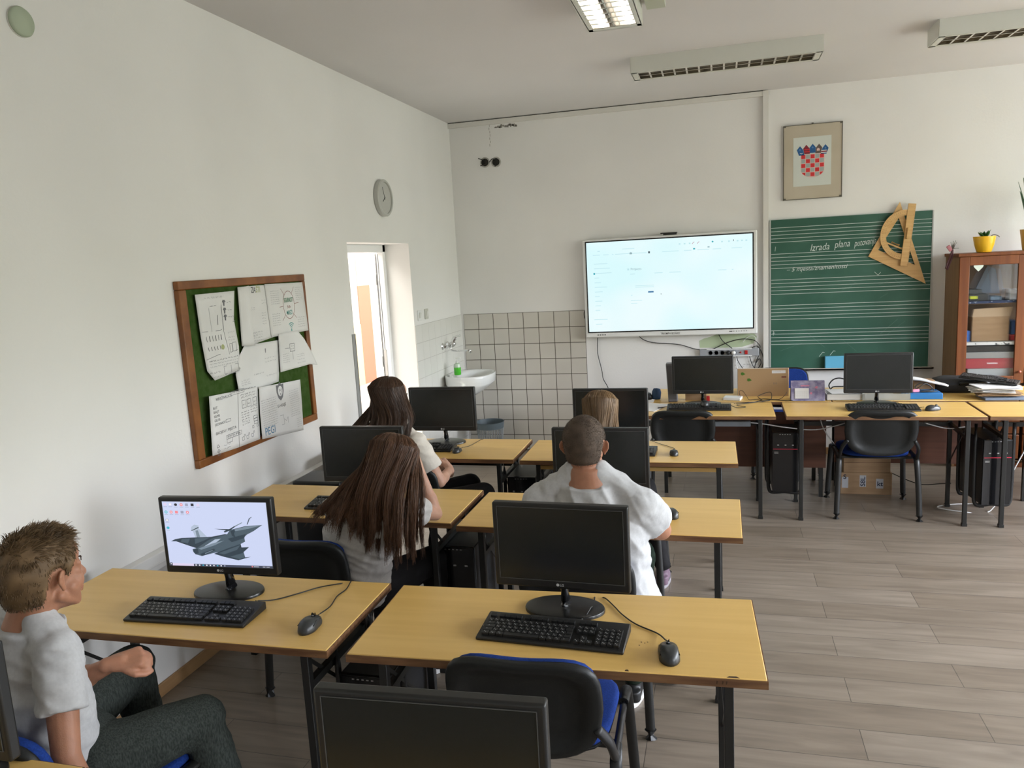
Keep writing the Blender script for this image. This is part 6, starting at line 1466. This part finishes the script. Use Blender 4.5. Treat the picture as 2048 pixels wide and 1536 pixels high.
def head_parts(bm, T, s=1.0, jaw=1.0, prof=1.0, jut=1.0):
    """T: 4x4 matrix of the head (origin between the ears, +y face, +z crown)"""
    R3 = T.to_3x3()
    def w(p): return T @ (V(p) * s)
    ell_bm(bm, w((0, -.012, .035)), (.074 * s, .093 * s, .083 * s), R3)
    ell_bm(bm, w((0, -.045, .01)), (.066 * s, .058 * s, .065 * s), R3)
    ell_bm(bm, w((0, -.042, -.030)), (.060 * s, .050 * s, .050 * s), R3)
    ell_bm(bm, w((0, .030, -.030)), (.058 * s * jaw, .062 * s, .072 * s), R3)
    ell_bm(bm, w((0, .050, .045)), (.058 * s, .038 * s, .050 * s), R3)          # forehead
    for q_ in (-1, 1):
        ell_bm(bm, w((q_ * .033, .060, -.030)), (.026 * s * jaw, .022 * s, .032 * s), R3)
        ell_bm(bm, w((q_ * .030, .066, .002)), (.019 * s, .014 * s, .014 * s), R3)   # cheeks
        cap_bm(bm, w((q_ * .052 * jaw, .0, -.052)), w((q_ * .018, .066, -.092)), .015 * s * jaw, .015 * s)  # jaw line
        cap_bm(bm, w((q_ * .045 * jaw, .035, -.040)), w((q_ * .020, .062, -.080)), .022 * s * jaw, .018 * s)
        cap_bm(bm, w((q_ * .014, .083, .014)), w((q_ * .044, .068, .014)), .009 * s, .008 * s)       # brow
    ell_bm(bm, w((0, .076, -.094)), (.018 * s, .014 * s, .014 * s), R3)          # chin
    cap_bm(bm, w((0, -.015, -.060)), w((0, .055, -.088)), .040 * s, .022 * s)
    cap_bm(bm, w((0, .090, .004)), w((0, .108 * prof, -.030)), .0075 * s, .012 * s)     # nose
    for q_ in (-1, 1): ell_bm(bm, w((q_ * .011, .098, -.034)), (.008 * s, .009 * s, .007 * s), R3)
    for q_ in (-1, 1):                                                           # eyelids
        cap_bm(bm, w((q_ * .020, .082, .0045)), w((q_ * .040, .074, .0035)), .0055 * s, .0055 * s, 10, 4); cap_bm(bm, w((q_ * .020, .080, -.0105)), w((q_ * .040, .073, -.0095)), .0050 * s, .0050 * s, 10, 4)
    cap_bm(bm, w((-.016, .090, -.062)), w((.016, .090, -.062)), .0065 * s, .0065 * s)
    cap_bm(bm, w((-.014, .088, -.072)), w((.014, .088, -.072)), .0070 * s, .0070 * s)
    for q_ in (-1, 1):                                                           # ears: rim, bowl, lobe
        pts = [(.070, .008, .006), (.078, .003, .018), (.083, -.009, .022), (.087, -.019, .012), (.086, -.020, -.004), (.081, -.012, -.018), (.075, -.003, -.025)]
        pts = [(.070 + (p_[0] - .070) * jut, p_[1], p_[2]) for p_ in pts]
        for a, b in zip(pts, pts[1:]): cap_bm(bm, w((q_ * a[0], a[1], a[2])), w((q_ * b[0], b[1], b[2])), .0048 * s, .0048 * s, 8, 3)
        cap_bm(bm, w((q_ * .072, .0, .012)), w((q_ * .074, -.004, -.018)), .0070 * s, .0060 * s, 8, 3)
        ell_bm(bm, w((q_ * (.070 + .007 * jut), -.009, .001)), (.0085 * s * jut, .0085 * s, .021 * s), R3, 12, 8)
        ell_bm(bm, w((q_ * .077, -.004, -.025)), (.005 * s, .009 * s, .010 * s), R3, 10, 6)
def eyes(T, s, parent):
    for q_ in (-1, 1):
        bm = bm_new(); ell_bm(bm, T @ (V((q_ * .030, .0705, -.003)) * s), (.0118 * s,) * 3, T.to_3x3(), 16, 10)
        e = obj('eye', bm, M_eyew, parent, smooth='all')
        bm = bm_new(); ell_bm(bm, T @ (V((q_ * .030, .0797, -.003)) * s), (.0055 * s, .0036 * s, .0055 * s), T.to_3x3(), 14, 8); obj('iris', bm, M_iris, e, smooth='all')
        bm = bm_new(); tube(bm, spline([T @ (V(p) * s) for p in ((q_ * .012, .0930, .0185), (q_ * .028, .0890, .0235), (q_ * .046, .0760, .0195))], 4), [.0022 * s] * 6 + [.0012 * s] * 3, 6); obj('eyebrow', bm, M_brow, parent, smooth=True)
    bm = bm_new(); tube(bm, [T @ (V(p) * s) for p in ((-.021, .0865, -.066), (-.010, .0965, -.0655), (0, .0985, -.067), (.010, .0965, -.0655), (.021, .0865, -.066))], [.0015 * s, .0035 * s, .004 * s, .0035 * s, .0015 * s], 8, flat=.8); obj('lips', bm, M_lip, parent, smooth=True)
def hand_parts(bm, wrist, d, nrm, curl=.5, s=1.0, side=1, spread=.09, thumb_in=.5):
    """wrist point, direction of the palm, palm-side normal; curl 0 flat .. 1 fist; side +1: thumb towards d x nrm"""
    d = V(d).normalized(); nrm = (V(nrm) - d * V(nrm).dot(d)).normalized(); x = d.cross(nrm) * side; w = V(wrist)
    Lp = .085 * s
    for k in range(4):
        ox = (.030 - .020 * k) * s; cap_bm(bm, w + x * ox * .55, w + d * Lp * (.98 - .05 * abs(k - 1.2)) + x * ox, .0155 * s, .0125 * s, 10, 4)
    cap_bm(bm, w + x * .012 * s + nrm * .004, w + d * .05 * s + x * .026 * s + nrm * .010 * s, .017 * s, .016 * s, 10, 4)       # thumb root
    cap_bm(bm, w + nrm * .003, w + d * .055 * s - x * .022 * s + nrm * .006 * s, .016 * s, .013 * s, 10, 4)
    if curl > .6: ell_bm(bm, w + d * Lp * .95 + nrm * .024 * s, (.040 * s, .034 * s, .024 * s), Matrix((x, d, nrm)).transposed())
    Ls = [(.040, .024, .019), (.044, .028, .020), (.041, .026, .019), (.032, .020, .017)]
    for k in range(4):
        ox = (.030 - .020 * k) * s; p = w + d * Lp * (.98 - .05 * abs(k - 1.2)) + x * ox; a = 0
        dd = (d + x * spread * (1.4 - k) * (1 - curl)).normalized(); cr_ = curl * (1 + .05 * (k - 1.5))
        for j, (L, ca, r) in enumerate(zip(Ls[k], (1.25, 1.6, 1.0), (.0098, .0088, .0078))):
            a += cr_ * ca; q_ = dd * math.cos(a) + nrm * math.sin(a); p2 = p + q_ * L * s
            cap_bm(bm, p, p2, r * s, r * s * .92, 9, 3); p = p2
    p = w + d * .035 * s + x * .034 * s + nrm * .010 * s; dirs = [(d * .75 + x * .55 + nrm * .25), (d * .85 + x * (.25 - thumb_in * .6) + nrm * (.25 + thumb_in * .4)), (d * .75 - x * thumb_in * .9 + nrm * (.1 + .3 * thumb_in))]
    for q_, L, r in zip(dirs, (.032, .030, .024), (.0125, .0105, .0092)):
        p2 = p + q_.normalized() * L * s; cap_bm(bm, p, p2, r * s, r * s * .92, 9, 3); p = p2
def lerp(a, b, t): return V(a) * (1 - t) + V(b) * t
def torso_secs(pel, chest, neck, rt, build, depth, infl=0.0, hem=0.0, hipw=1.0):
    """sections from the hips to the neck; rt = shoulder axis (unit, towards the person's right)"""
    tab = [(-.10 - hem, .150, .118), (.0, .160, .122), (.18, .148, .112), (.40, .148, .108), (.65, .165, .112), (.84, .178, .108), (.95, .160, .092), (1.02, .108, .082), (1.065, .084, .076), (1.12, .060, .058)]
    out = []
    pel, chest, neck = V(pel), V(chest), V(neck)
    for t, wx, wy in tab:
        if t < .66: k_ = 1 + (hipw - 1) * (1 - max(0, t) / .66); wx *= k_; wy *= k_
        p = pel + (chest - pel) * t if t <= .9 else pel.lerp(chest, .9) + (neck - pel.lerp(chest, .9)) * ((t - .9) / .22)
        up = ((chest - pel) if t < .8 else (neck - pel.lerp(chest, .8))).normalized(); fw = up.cross(V(rt)).normalized()
        out.append((p, V(rt) * (wx * build + infl), fw * (wy * depth + infl)))
    return out
def build_person(label, S):
    """S: joints and looks; every point in room coordinates"""
    g = V((0, 0, 0)); t = thing('person', label, 'person', (S['pel'][0], S['pel'][1], 0)); B = V(t.location)
    def L(p): return V(p) - B
    J = {k: L(S[k]) for k in ('pel', 'chest', 'neck', 'shL', 'shR', 'elL', 'elR', 'wrL', 'wrR', 'hipL', 'hipR', 'knL', 'knR', 'anL', 'anR')}
    rt = (J['shR'] - J['shL']).normalized(); bd = S.get('build', 1.0); dp = S.get('depth', 1.0); ar = S.get('arm', 1.0); lg = S.get('leg', 1.0)
    H = L(S['head']); HR = Matrix.Rotation(S.get('yaw', 0), 3, 'Z') @ Matrix.Rotation(S.get('pitch', 0), 3, 'X') @ Matrix.Rotation(S.get('roll', 0), 3, 'Y'); T = Matrix.Translation(H) @ HR.to_4x4(); hs = S.get('hs', 1.0)
    # continuous skin
    bm = bm_new()
    loft_bm(bm, torso_secs(J['pel'], J['chest'], J['neck'], rt, bd * .93, dp * .93, 0, 0, S.get('hipw', 1)))
    head_parts(bm, T, hs, S.get('jaw', 1.0), 1.0, S.get('jut', 1.0))
    cap_bm(bm, J['neck'] - V((0, 0, .03)), T @ (V((0, -.022, -.045)) * hs), .060 * S.get('nk', 1), .054 * S.get('nk', 1))
    for s_ in 'LR':
        cap_bm(bm, lerp(J['chest'], J['sh' + s_], .55), J['sh' + s_], .060 * bd, .052 * ar); cap_bm(bm, J['neck'] - V((0, 0, .05)), J['sh' + s_], .034 * ar, .040 * ar)
        cap_bm(bm, J['sh' + s_], J['el' + s_], .050 * ar, .037 * ar); cap_bm(bm, J['el' + s_], J['wr' + s_], .037 * ar, .0245 * ar); cap_bm(bm, J['el' + s_], lerp(J['el' + s_], J['wr' + s_], .35), .034 * ar, .038 * ar)
        hd = S['hand' + s_]; hand_parts(bm, J['wr' + s_], hd[0], hd[1], hd[2], hd[3] if len(hd) > 3 else 1.0, (1 if s_ == 'R' else -1) * (hd[4] if len(hd) > 4 else 1))
        cap_bm(bm, J['wr' + s_] - V(hd[0]).normalized() * .02, J['wr' + s_] + V(hd[0]).normalized() * .02, .0245 * ar, .022, 12, 4)
        cap_bm(bm, J['hip' + s_], J['kn' + s_], .080 * lg, .054 * lg); cap_bm(bm, J['kn' + s_], J['an' + s_], .050 * lg, .036 * lg)
    vs, fs = remesh(bm, S.get('voxel', .005), 6)
    obj('body', (vs, fs), S['skin'], t, smooth='all')
    eyes(T, hs, t)
    # shirt
    bm = bm_new(); inf = .012
    loft_bm(bm, torso_secs(J['pel'], J['chest'], J['neck'] - V((0, 0, .0)), rt, bd, dp, inf, S.get('hem', 0), S.get('hipw', 1))[:-1])
    for s_ in 'LR':
        cap_bm(bm, lerp(J['chest'], J['sh' + s_], .5), J['sh' + s_], .075 * bd, .064 * ar); cap_bm(bm, lerp(J['neck'], J['sh' + s_], .25), J['sh' + s_], .044 * ar, .055 * ar)
        a, b = J['sh' + s_], lerp(J['sh' + s_], J['el' + s_], S.get('sleeve', .62)); d = (b - a).normalized(); x, y, _ = frame_of(d)
        r1 = .064 * ar; loft_bm(bm, [(a - d * .02, x * .05 * ar, y * .05 * ar), (a + d * .01, x * .062 * ar, y * .062 * ar), (lerp(a, b, .5), x * .064 * ar, y * .066 * ar), (b, x * r1, y * r1 * 1.05)], 22)
    amp = S.get('fold', .006)
    vs, fs = remesh(bm, .006, 3, folds(amp, 13, S.get('seed', 1), S.get('folddir', (.4, .2, 1))))
    obj('t_shirt', (vs, fs), S['shirt'], t, smooth='all')
    # trousers
    bm = bm_new(); tl = S.get('tl', 1.0)
    ell_bm(bm, lerp(J['hipL'], J['hipR'], .5) + V((0, 0, .02)), (.165 * bd, .135 * dp, .105))
    for s_ in 'LR':
        cap_bm(bm, J['hip' + s_], J['kn' + s_], .094 * lg * tl, .068 * lg * tl); cap_bm(bm, J['kn' + s_], J['an' + s_] + V((0, 0, .02)), .064 * lg * tl, .047 * lg * tl)
    vs, fs = remesh(bm, .007, 4, folds(S.get('tfold', .004), 14, 5))
    obj('trousers', (vs, fs), S['trouser'], t, smooth='all')
    for s_ in 'LR':                                           # shoes
        an = J['an' + s_]; fd = V(S.get('foot' + s_, (0, 1, 0))).normalized(); c = V((an.x, an.y, 0))
        x = fd.cross(V((0, 0, 1)))
        bm = bm_new(); loft_bm(bm, [(c + fd * .005 * 0 - fd * .045 + V((0, 0, .02)), x * .034, fd * .03), (c - fd * .04 + V((0, 0, .07)), x * .036, fd * .036)], 18)
        cap_bm(bm, c - fd * .035 + V((0, 0, .045)), c + fd * .07 + V((0, 0, .042)), .036, .040, 14, 5, .85); cap_bm(bm, c + fd * .05 + V((0, 0, .036)), c + fd * .145 + V((0, 0, .030)), .040, .030, 14, 5); cap_bm(bm, c + V((0, 0, .05)), an + V((0, 0, .03)), .036, .040)
        v2, f2_ = remesh(bm, .006, 3); v2 = [(a, b, max(c_, .012)) for a, b, c_ in v2]; sh = obj('shoe', (v2, f2_), S.get('shoe', M_black), t, smooth='all')
        bm = bm_new(); pts = []
        for k in range(28):
            th = 2 * PI * k / 28; yy = .05 + .125 * math.sin(th); ww = .043 * (1 - .18 * max(0, -math.sin(th)))
            p = c + x * math.cos(th) * ww + fd * yy; pts.append((p.x, p.y))
        prism(bm, pts, (0, 0, 0), (1, 0, 0), (0, 1, 0), .024); obj('sole', bm, S.get('sole', M_white), sh)
    return t, T, hs, B
def scalp(T, hs, az, el, off=0.0):
    """point on the skull surface; az 0 = face, grows to the person's left; el 90 = crown"""
    a, e = math.radians(az), math.radians(el)
    if e >= 0: p = V((-math.sin(a) * math.cos(e) * .078, math.cos(a) * math.cos(e) * .098 - .012, math.sin(e) * .087 + .032))
    else:
        q_ = math.sin(-e); rr = 1 - .30 * q_ ** 1.8; p = V((-math.sin(a) * rr * .078, math.cos(a) * rr * .098 - .012, -q_ * .115 + .032))
    p = p * hs
    n = V((-math.sin(a) * math.cos(e) / .078, math.cos(a) * math.cos(e) / .098, math.sin(e) / .087)).normalized()
    return T @ (p + n * off), (T.to_3x3() @ n).normalized()
def hair_cap(name, T, hs, m, parent, thick, region, nzf=0.0, seed=0):
    """close-fitting hair shell"""
    vs, fs, col = [], [], []; A, E = 72, 30; idx = {}
    for i in range(E + 1):
        for j in range(A):
            az = -180 + 360 * j / A; el = -56 + 146 * i / E; k = region(az, el)
            p, n = scalp(T, hs, az, el, 0)
            nn_ = noise.noise(p * 45 + V((seed, 0, 0)))
            vs.append(tuple(p + n * ((thick * k + nzf * nn_ * k) if k > .02 else -.012))); col.append(.4 + .5 * nn_)
    ks = [region(-180 + 360 * j / A, -56 + 146 * i / E) for i in range(E + 1) for j in range(A)]
    for i in range(E):
        for j in range(A):
            f = (i * A + j, i * A + (j + 1) % A, (i + 1) * A + (j + 1) % A, (i + 1) * A + j)
            if max(ks[v] for v in f) > .02: fs.append(f)
    me = bpy.data.meshes.new(name); me.from_pydata(vs, [], fs); me.materials.append(m)
    at = me.attributes.new('strand', 'FLOAT', 'POINT'); at.data.foreach_set('value', [max(0, min(1, c)) for c in col]); me.shade_smooth()
    o = bpy.data.objects.new(name, me); COL.objects.link(o); o.parent = parent; return o
def hairline(az, el, front=28, side=-2, back=-38, w=8):
    """1 inside the hair region, falling to 0 at its edge"""
    a = abs(az)
    if a < 40: lim = front
    elif a < 75: lim = front + (side - front) * (a - 40) / 35
    elif a < 82: lim = side
    elif a < 104: lim = max(side, -1)
    elif a < 118: lim = -1 + (back + 1) * (a - 104) / 14
    else: lim = back
    return max(0.0, min(1.0, (el - lim) / w))
# ---- boy at the lower left, turned to the front
HM1 = hair_mat('light_brown_hair', (.075, .042, .018), (.22, .135, .065), .6)
HM2 = hair_mat('cropped_brown_hair', (.055, .036, .025), (.13, .092, .066), .8)
HM3 = hair_mat('long_brown_hair', (.035, .015, .007), (.17, .080, .040), .42)
HM4 = hair_mat('dark_brown_hair', (.028, .013, .007), (.095, .048, .026), .38)
HM5 = hair_mat('fair_hair', (.13, .075, .035), (.33, .21, .11), .4)
P1, T1, h1, B1 = build_person('person in a white t-shirt and grey trousers seated at the lower left photo edge', dict(
    pel=(.655, 1.02, .50), chest=(.645, .985, .86), neck=(.675, .995, 1.035), head=(.712, 1.02, 1.112), yaw=-.14, pitch=-.02, hs=1.03,
    shR=(.79, .955, .935), shL=(.50, 1.03, .94), elR=(.872, .86, .70), elL=(.60, 1.16, .70), wrR=(.925, .88, .46), wrL=(.745, 1.175, .770),
    handR=((.1, .3, -1), (-1, 0, 0), .3), handL=((.55, .45, .02), (-.3, .3, -.9), .85, .92),
    hipR=(.75, 1.05, .53), hipL=(.57, 1.08, .56), knR=(.945, 1.27, .55), knL=(.60, 1.39, .625), anR=(1.0, 1.34, .09), anL=(.62, 1.42, .09),
    skin=M_skin1, shirt=M_shirt, trouser=M_jog, build=.88, depth=.92, arm=.93, leg=1.03, voxel=.0042, sleeve=.60, fold=.007, seed=3, footR=(.7, 1, 0), hem=.0, tl=1.04, jaw=1.0))
rg = random.Random(77)
def reg1(az, el): return hairline(az, el, 32, -14, -50, 7)
hair_cap('hair_base', T1, h1, HM1, P1, .012, reg1, .004)
paths, tones = [], []
for k in range(5200):
    az = rg.uniform(-180, 180); el = math.degrees(math.asin(rg.uniform(-.82, 1.0))); kf = reg1(az, el)
    if kf < .15: continue
    p, n = scalp(T1, h1, az, el, .006); top = max(0, min(1, (el - 8) / 35)); Ln = (.010 + .023 * top) * kf * rg.uniform(.7, 1.15)
    fwd = T1.to_3x3() @ V((.35, 1, 0)); down = T1.to_3x3() @ V((0, 0, -1)); cl = noise.noise(p * 38) ; cl2 = noise.noise(p * 38 + V((9, 4, 2)))
    d = (n * (.55 + .25 * top) + fwd * (.65 * top) + down * (.9 * (1 - top)) + V((cl, cl2, cl * .6)) * .9 + V((rg.uniform(-1, 1), rg.uniform(-1, 1), rg.uniform(-1, 1))) * .18)
    if el > 45 and rg.random() < .05: d += n * 1.3; Ln *= 1.2
    d.normalize(); pts = [p + d * Ln * f + down * (Ln * .35 * f * f) * (1 - .4 * top) + n * (.002 * math.sin(f * 3)) for f in (0, .3, .6, .85, 1)]
    paths.append(pts); tones.append(max(0, min(1, .45 + cl * .8 + rg.uniform(-.25, .25))))
strands_obj('hair', paths, .0011, HM1, P1, tones=tones)
# ---- boy with cropped hair, second row right
P4, T4, h4, B4 = build_person('person in a white t-shirt with cropped hair, seen squarely from behind', dict(
    pel=(2.05, 2.36, .50), chest=(2.015, 2.275, .895), neck=(2.005, 2.26, 1.105), head=(1.995, 2.285, 1.172), yaw=.04, pitch=.0, hs=1.0,
    shR=(2.20, 2.26, .955), shL=(1.822, 2.26, .955), elR=(2.268, 2.40, .805), elL=(1.76, 2.42, .80), wrR=(2.16, 2.60, .775), wrL=(1.86, 2.60, .775),
    handR=((-.3, 1, 0), (0, 0, -1), .25), handL=((.3, 1, 0), (0, 0, -1), .25),
    hipR=(2.09, 2.38, .50), hipL=(1.89, 2.38, .50), knR=(2.14, 2.78, .54), knL=(1.84, 2.78, .54), anR=(2.13, 2.50, .10), anL=(1.86, 2.66, .10),
    skin=M_skin1, shirt=M_shirt, trouser=M_darkgreen, build=1.14, depth=1.22, arm=1.16, leg=1.08, nk=1.0, sleeve=.62, hipw=1.2, fold=.009, seed=9, folddir=(1, 0, .7), hem=.03, jaw=1.0, jut=1.35))
def reg4(az, el): return hairline(az, el, 34, -10, -50, 14)
hair_cap('hair_base', T4, h4, HM2, P4, .0035, reg4, .0010)
paths, tones = [], []
for k in range(9000):
    az = rg.uniform(-180, 180); el = math.degrees(math.asin(rg.uniform(-.82, 1.0))); kf = reg4(az, el)
    if rg.random() > kf: continue
    p, n = scalp(T4, h4, az, el, .002); d = (n + T4.to_3x3() @ V((0, .2, -.55)) + V((rg.uniform(-1, 1), rg.uniform(-1, 1), rg.uniform(-1, 1))) * .3).normalized()
    Ln = rg.uniform(.003, .006); paths.append([p, p + d * Ln * .6, p + d * Ln]); tones.append(max(0, min(1, .5 + noise.noise(p * 30) * .7 + rg.uniform(-.3, .3))))
strands_obj('hair', paths, .0006, HM2, P4, tones=tones)
# ---- long hair helper
def long_hair(T, hs, B, parent, m, n, ends, seed, part=0.0, r=.0011, body=None, vol=.014, spread=.01, clump=26, gaps=.0, steps=16, tipvar=.06):
    """ends(az) -> list of guide points in room coordinates below the head, or None where the face is free"""
    rg = random.Random(seed); paths, tones = [], []
    cl = [(rg.random(), rg.uniform(-1, 1), rg.uniform(-1, 1), rg.uniform(-1, 1), rg.random()) for _ in range(clump)]
    up = T.to_3x3() @ V((0, 0, 1))
    tries = 0
    while len(paths) < n and tries < n * 5:
        tries += 1
        az = rg.uniform(-180, 180); g = ends(az)
        if g is None: continue
        ci = int((az + 180) / 360 * clump + rg.uniform(-.45, .45)) % clump; c = cl[ci]; lay = rg.random()
        el0 = rg.uniform(20, 86) if abs(az) > 60 else rg.uniform(45, 86); pts = []
        elev = [el0, (el0 + 40) / 2, 28, 12]; prev = 999
        for e in elev:
            if e > prev: continue
            prev = e; off = .006 + vol * (1 - lay) * min(1, (90 - e) / 55) + .002
            pts.append(scalp(T, hs, az + part * (e / 90) * 20, max(e, -14), off)[0])
        dz = (1 - lay) * vol; tip = rg.uniform(0, tipvar) + c[4] * tipvar * .6
        G = [V(q_) - B for q_ in g]
        for j, q_ in enumerate(G):
            f = (j + 1) / len(G); sp = spread * (.4 + f); tight = .35 + .65 * (1 - f)
            ofs = V((c[1], c[2], 0)) * sp + V((rg.gauss(0, 1), rg.gauss(0, 1), rg.gauss(0, .5))) * spread * .38 * tight
            p = q_ + ofs
            if j == len(G) - 1: p = p + (G[-2] - q_).normalized() * tip if len(G) > 1 else p
            pts.append(p)
        P = spline(pts, 4)
        paths.append(P); tones.append(max(0, min(1, .25 + .5 * c[0] + rg.uniform(-.2, .25))))
    # inner scalp cover
    def reg(az, el): return 1.0 if ends(az) is not None and el > -30 else (1.0 if el > 40 else max(0, (el - 28) / 12))
    hair_cap('hair_base', T, hs, m, parent, .007, reg)
    return strands_obj('hair', paths, r, m, parent, tones=tones, taper=.35)
# ---- girl leaning on her elbow, second row left
P2, T2, h2, B2 = build_person('person with very long loose brown hair leaning on one elbow, second row left', dict(
    pel=(.93, 2.34, .50), chest=(1.035, 2.31, .855), neck=(1.085, 2.35, .95), head=(1.135, 2.40, 1.055), yaw=.10, pitch=-.38, roll=.14, hs=.98,
    shR=(1.185, 2.335, .875), shL=(.875, 2.335, .875), elR=(1.262, 2.535, .79), elL=(.86, 2.58, .775), wrR=(1.20, 2.535, .995), wrL=(1.02, 2.64, .775),
    handR=((-.25, -.25, 1), (-1, 0, 0), .5), handL=((1, .3, 0), (0, 0, -1), .2),
    hipR=(1.02, 2.40, .49), hipL=(.85, 2.40, .49), knR=(1.19, 2.66, .52), knL=(.88, 2.78, .52), anR=(1.20, 2.62, .10), anL=(.86, 2.74, .10),
    skin=M_skin2, shirt=M_shirtg, trouser=M_leg, build=.93, depth=1.0, arm=.86, leg=1.0, sleeve=.62, fold=.010, seed=21, folddir=(.5, 0, 1), hem=.05))
def ends2(az):
    a = az
    if abs(a) < 62: return None
    # back and both sides: fan from lower left (room -x) to right
    u = ((a + 360) % 360 - 62) / 236.0      # 0 = person's left ... 1 = right
    x_end = .84 + (1.285 - .84) * u ** .8; zb = .84 - .17 * min(1, u * 1.7) ** .9; y_b = 2.17 + .03 * u + (.05 if u > .9 else 0)
    xm = .945 + (1.285 - .945) * u
    return [(xm, 2.325 - .10 * math.sin(PI * u), .98), ((xm * .45 + x_end * .55), y_b + .02, (.98 + zb) / 2), (x_end, y_b, zb)]
long_hair(T2, h2, B2, P2, HM3, 3400, ends2, 5, vol=.026, spread=.022, clump=60, r=.0013, tipvar=.12)
# ---- girl in the third row left
P3, T3, h3, B3 = build_person('person with straight dark brown hair and cream t-shirt at the third row left desk', dict(
    pel=(.78, 3.42, .50), chest=(.745, 3.36, .87), neck=(.725, 3.36, 1.03), head=(.705, 3.385, 1.158), yaw=-.62, pitch=-.05, hs=1.0,
    shR=(.875, 3.30, .925), shL=(.60, 3.43, .925), elR=(.985, 3.33, .695), elL=(.62, 3.56, .72), wrR=(.985, 3.50, .72), wrL=(.84, 3.60, .70),
    handR=((-.45, .75, .25), (-.8, 0, -.4), .75), handL=((1, .3, .1), (0, 0, -1), .6),
    hipR=(.86, 3.44, .50), hipL=(.70, 3.48, .50), knR=(1.14, 3.63, .535), knL=(.98, 3.86, .52), anR=(1.17, 3.58, .10), anL=(1.0, 3.92, .10),
    skin=M_skin2, shirt=M_shirtc, trouser=M_leg, build=.90, depth=.95, arm=.92, leg=1.0, sleeve=.66, fold=.005, seed=14, footR=(1, .3, 0), sole=M_black))
def ends3(az):
    if abs(az) < 66: return None
    u = ((az + 360) % 360 - 66) / 228.0
    xe = .45 + .42 * u; ye = 3.22 - .03 * math.sin(PI * u) + (.05 if u > .9 else 0)
    return [(.535 + .32 * u, 3.36 - .09 * math.sin(PI * u) - .03 * u, 1.07), (.49 + .365 * u, ye + .01, .98), (xe, ye, .82)]
long_hair(T3, h3, B3, P3, HM4, 2800, ends3, 6, vol=.020, spread=.012, clump=60, r=.00135)
# ---- fair-haired girl in the third row right
P5, T5, h5, B5 = build_person('person with straight fair hair, mostly hidden behind the boy with cropped hair', dict(
    pel=(1.92, 3.42, .50), chest=(1.90, 3.44, .84), neck=(1.885, 3.47, .93), head=(1.870, 3.52, 1.045), yaw=.02, pitch=-.30, hs=.96,
    shR=(2.03, 3.44, .87), shL=(1.75, 3.44, .87), elR=(2.06, 3.60, .77), elL=(1.72, 3.62, .77), wrR=(1.97, 3.74, .775), wrL=(1.82, 3.74, .775),
    handR=((-.5, 1, 0), (0, 0, -1), .2), handL=((.5, 1, 0), (0, 0, -1), .2),
    hipR=(2.0, 3.46, .50), hipL=(1.84, 3.46, .50), knR=(2.07, 3.84, .53), knL=(1.82, 3.84, .53), anR=(2.17, 3.70, .10), anL=(1.82, 3.82, .10),
    skin=M_skin2, shirt=mat('navy_cotton', (.03, .05, .12), .9), trouser=M_leg, build=.88, depth=.95, arm=.88, leg=.98, sleeve=.62, fold=.004, seed=2, shoe=mat('pale_purple_shoe', (.17, .11, .15), .6), sole=mat('grey_sole', (.3, .28, .3), .7)))
def ends5(az):
    if abs(az) < 64: return None
    u = ((az + 360) % 360 - 64) / 232.0
    return [(1.775 + .205 * u, 3.45 - .06 * math.sin(PI * u), .95), (1.77 + .225 * u, 3.36, .80), (1.78 + .21 * u, 3.35, .70)]
long_hair(T5, h5, B5, P5, HM5, 2200, ends5, 8, vol=.018, spread=.010, clump=50, r=.0013)
# dark green jacket on the floor beside the chair of the cropped boy
bm = bm_new(); rg = random.Random(3)
for k in range(9): ell_bm(bm, (2.22 + rg.uniform(-.06, .10), 2.72 + rg.uniform(-.05, .06), .03 + rg.uniform(0, .035)), (rg.uniform(.04, .07), rg.uniform(.04, .06), rg.uniform(.025, .05)))
vs, fs = remesh(bm, .008, 5, folds(.012, 16, 4)); vs = [(a, b, max(c, .002)) for a, b, c in vs]
tag(obj('crumpled_jacket', (vs, fs), M_darkgreen, smooth='all'), 'crumpled dark green jacket on the floor by the second row right desk', 'jacket')
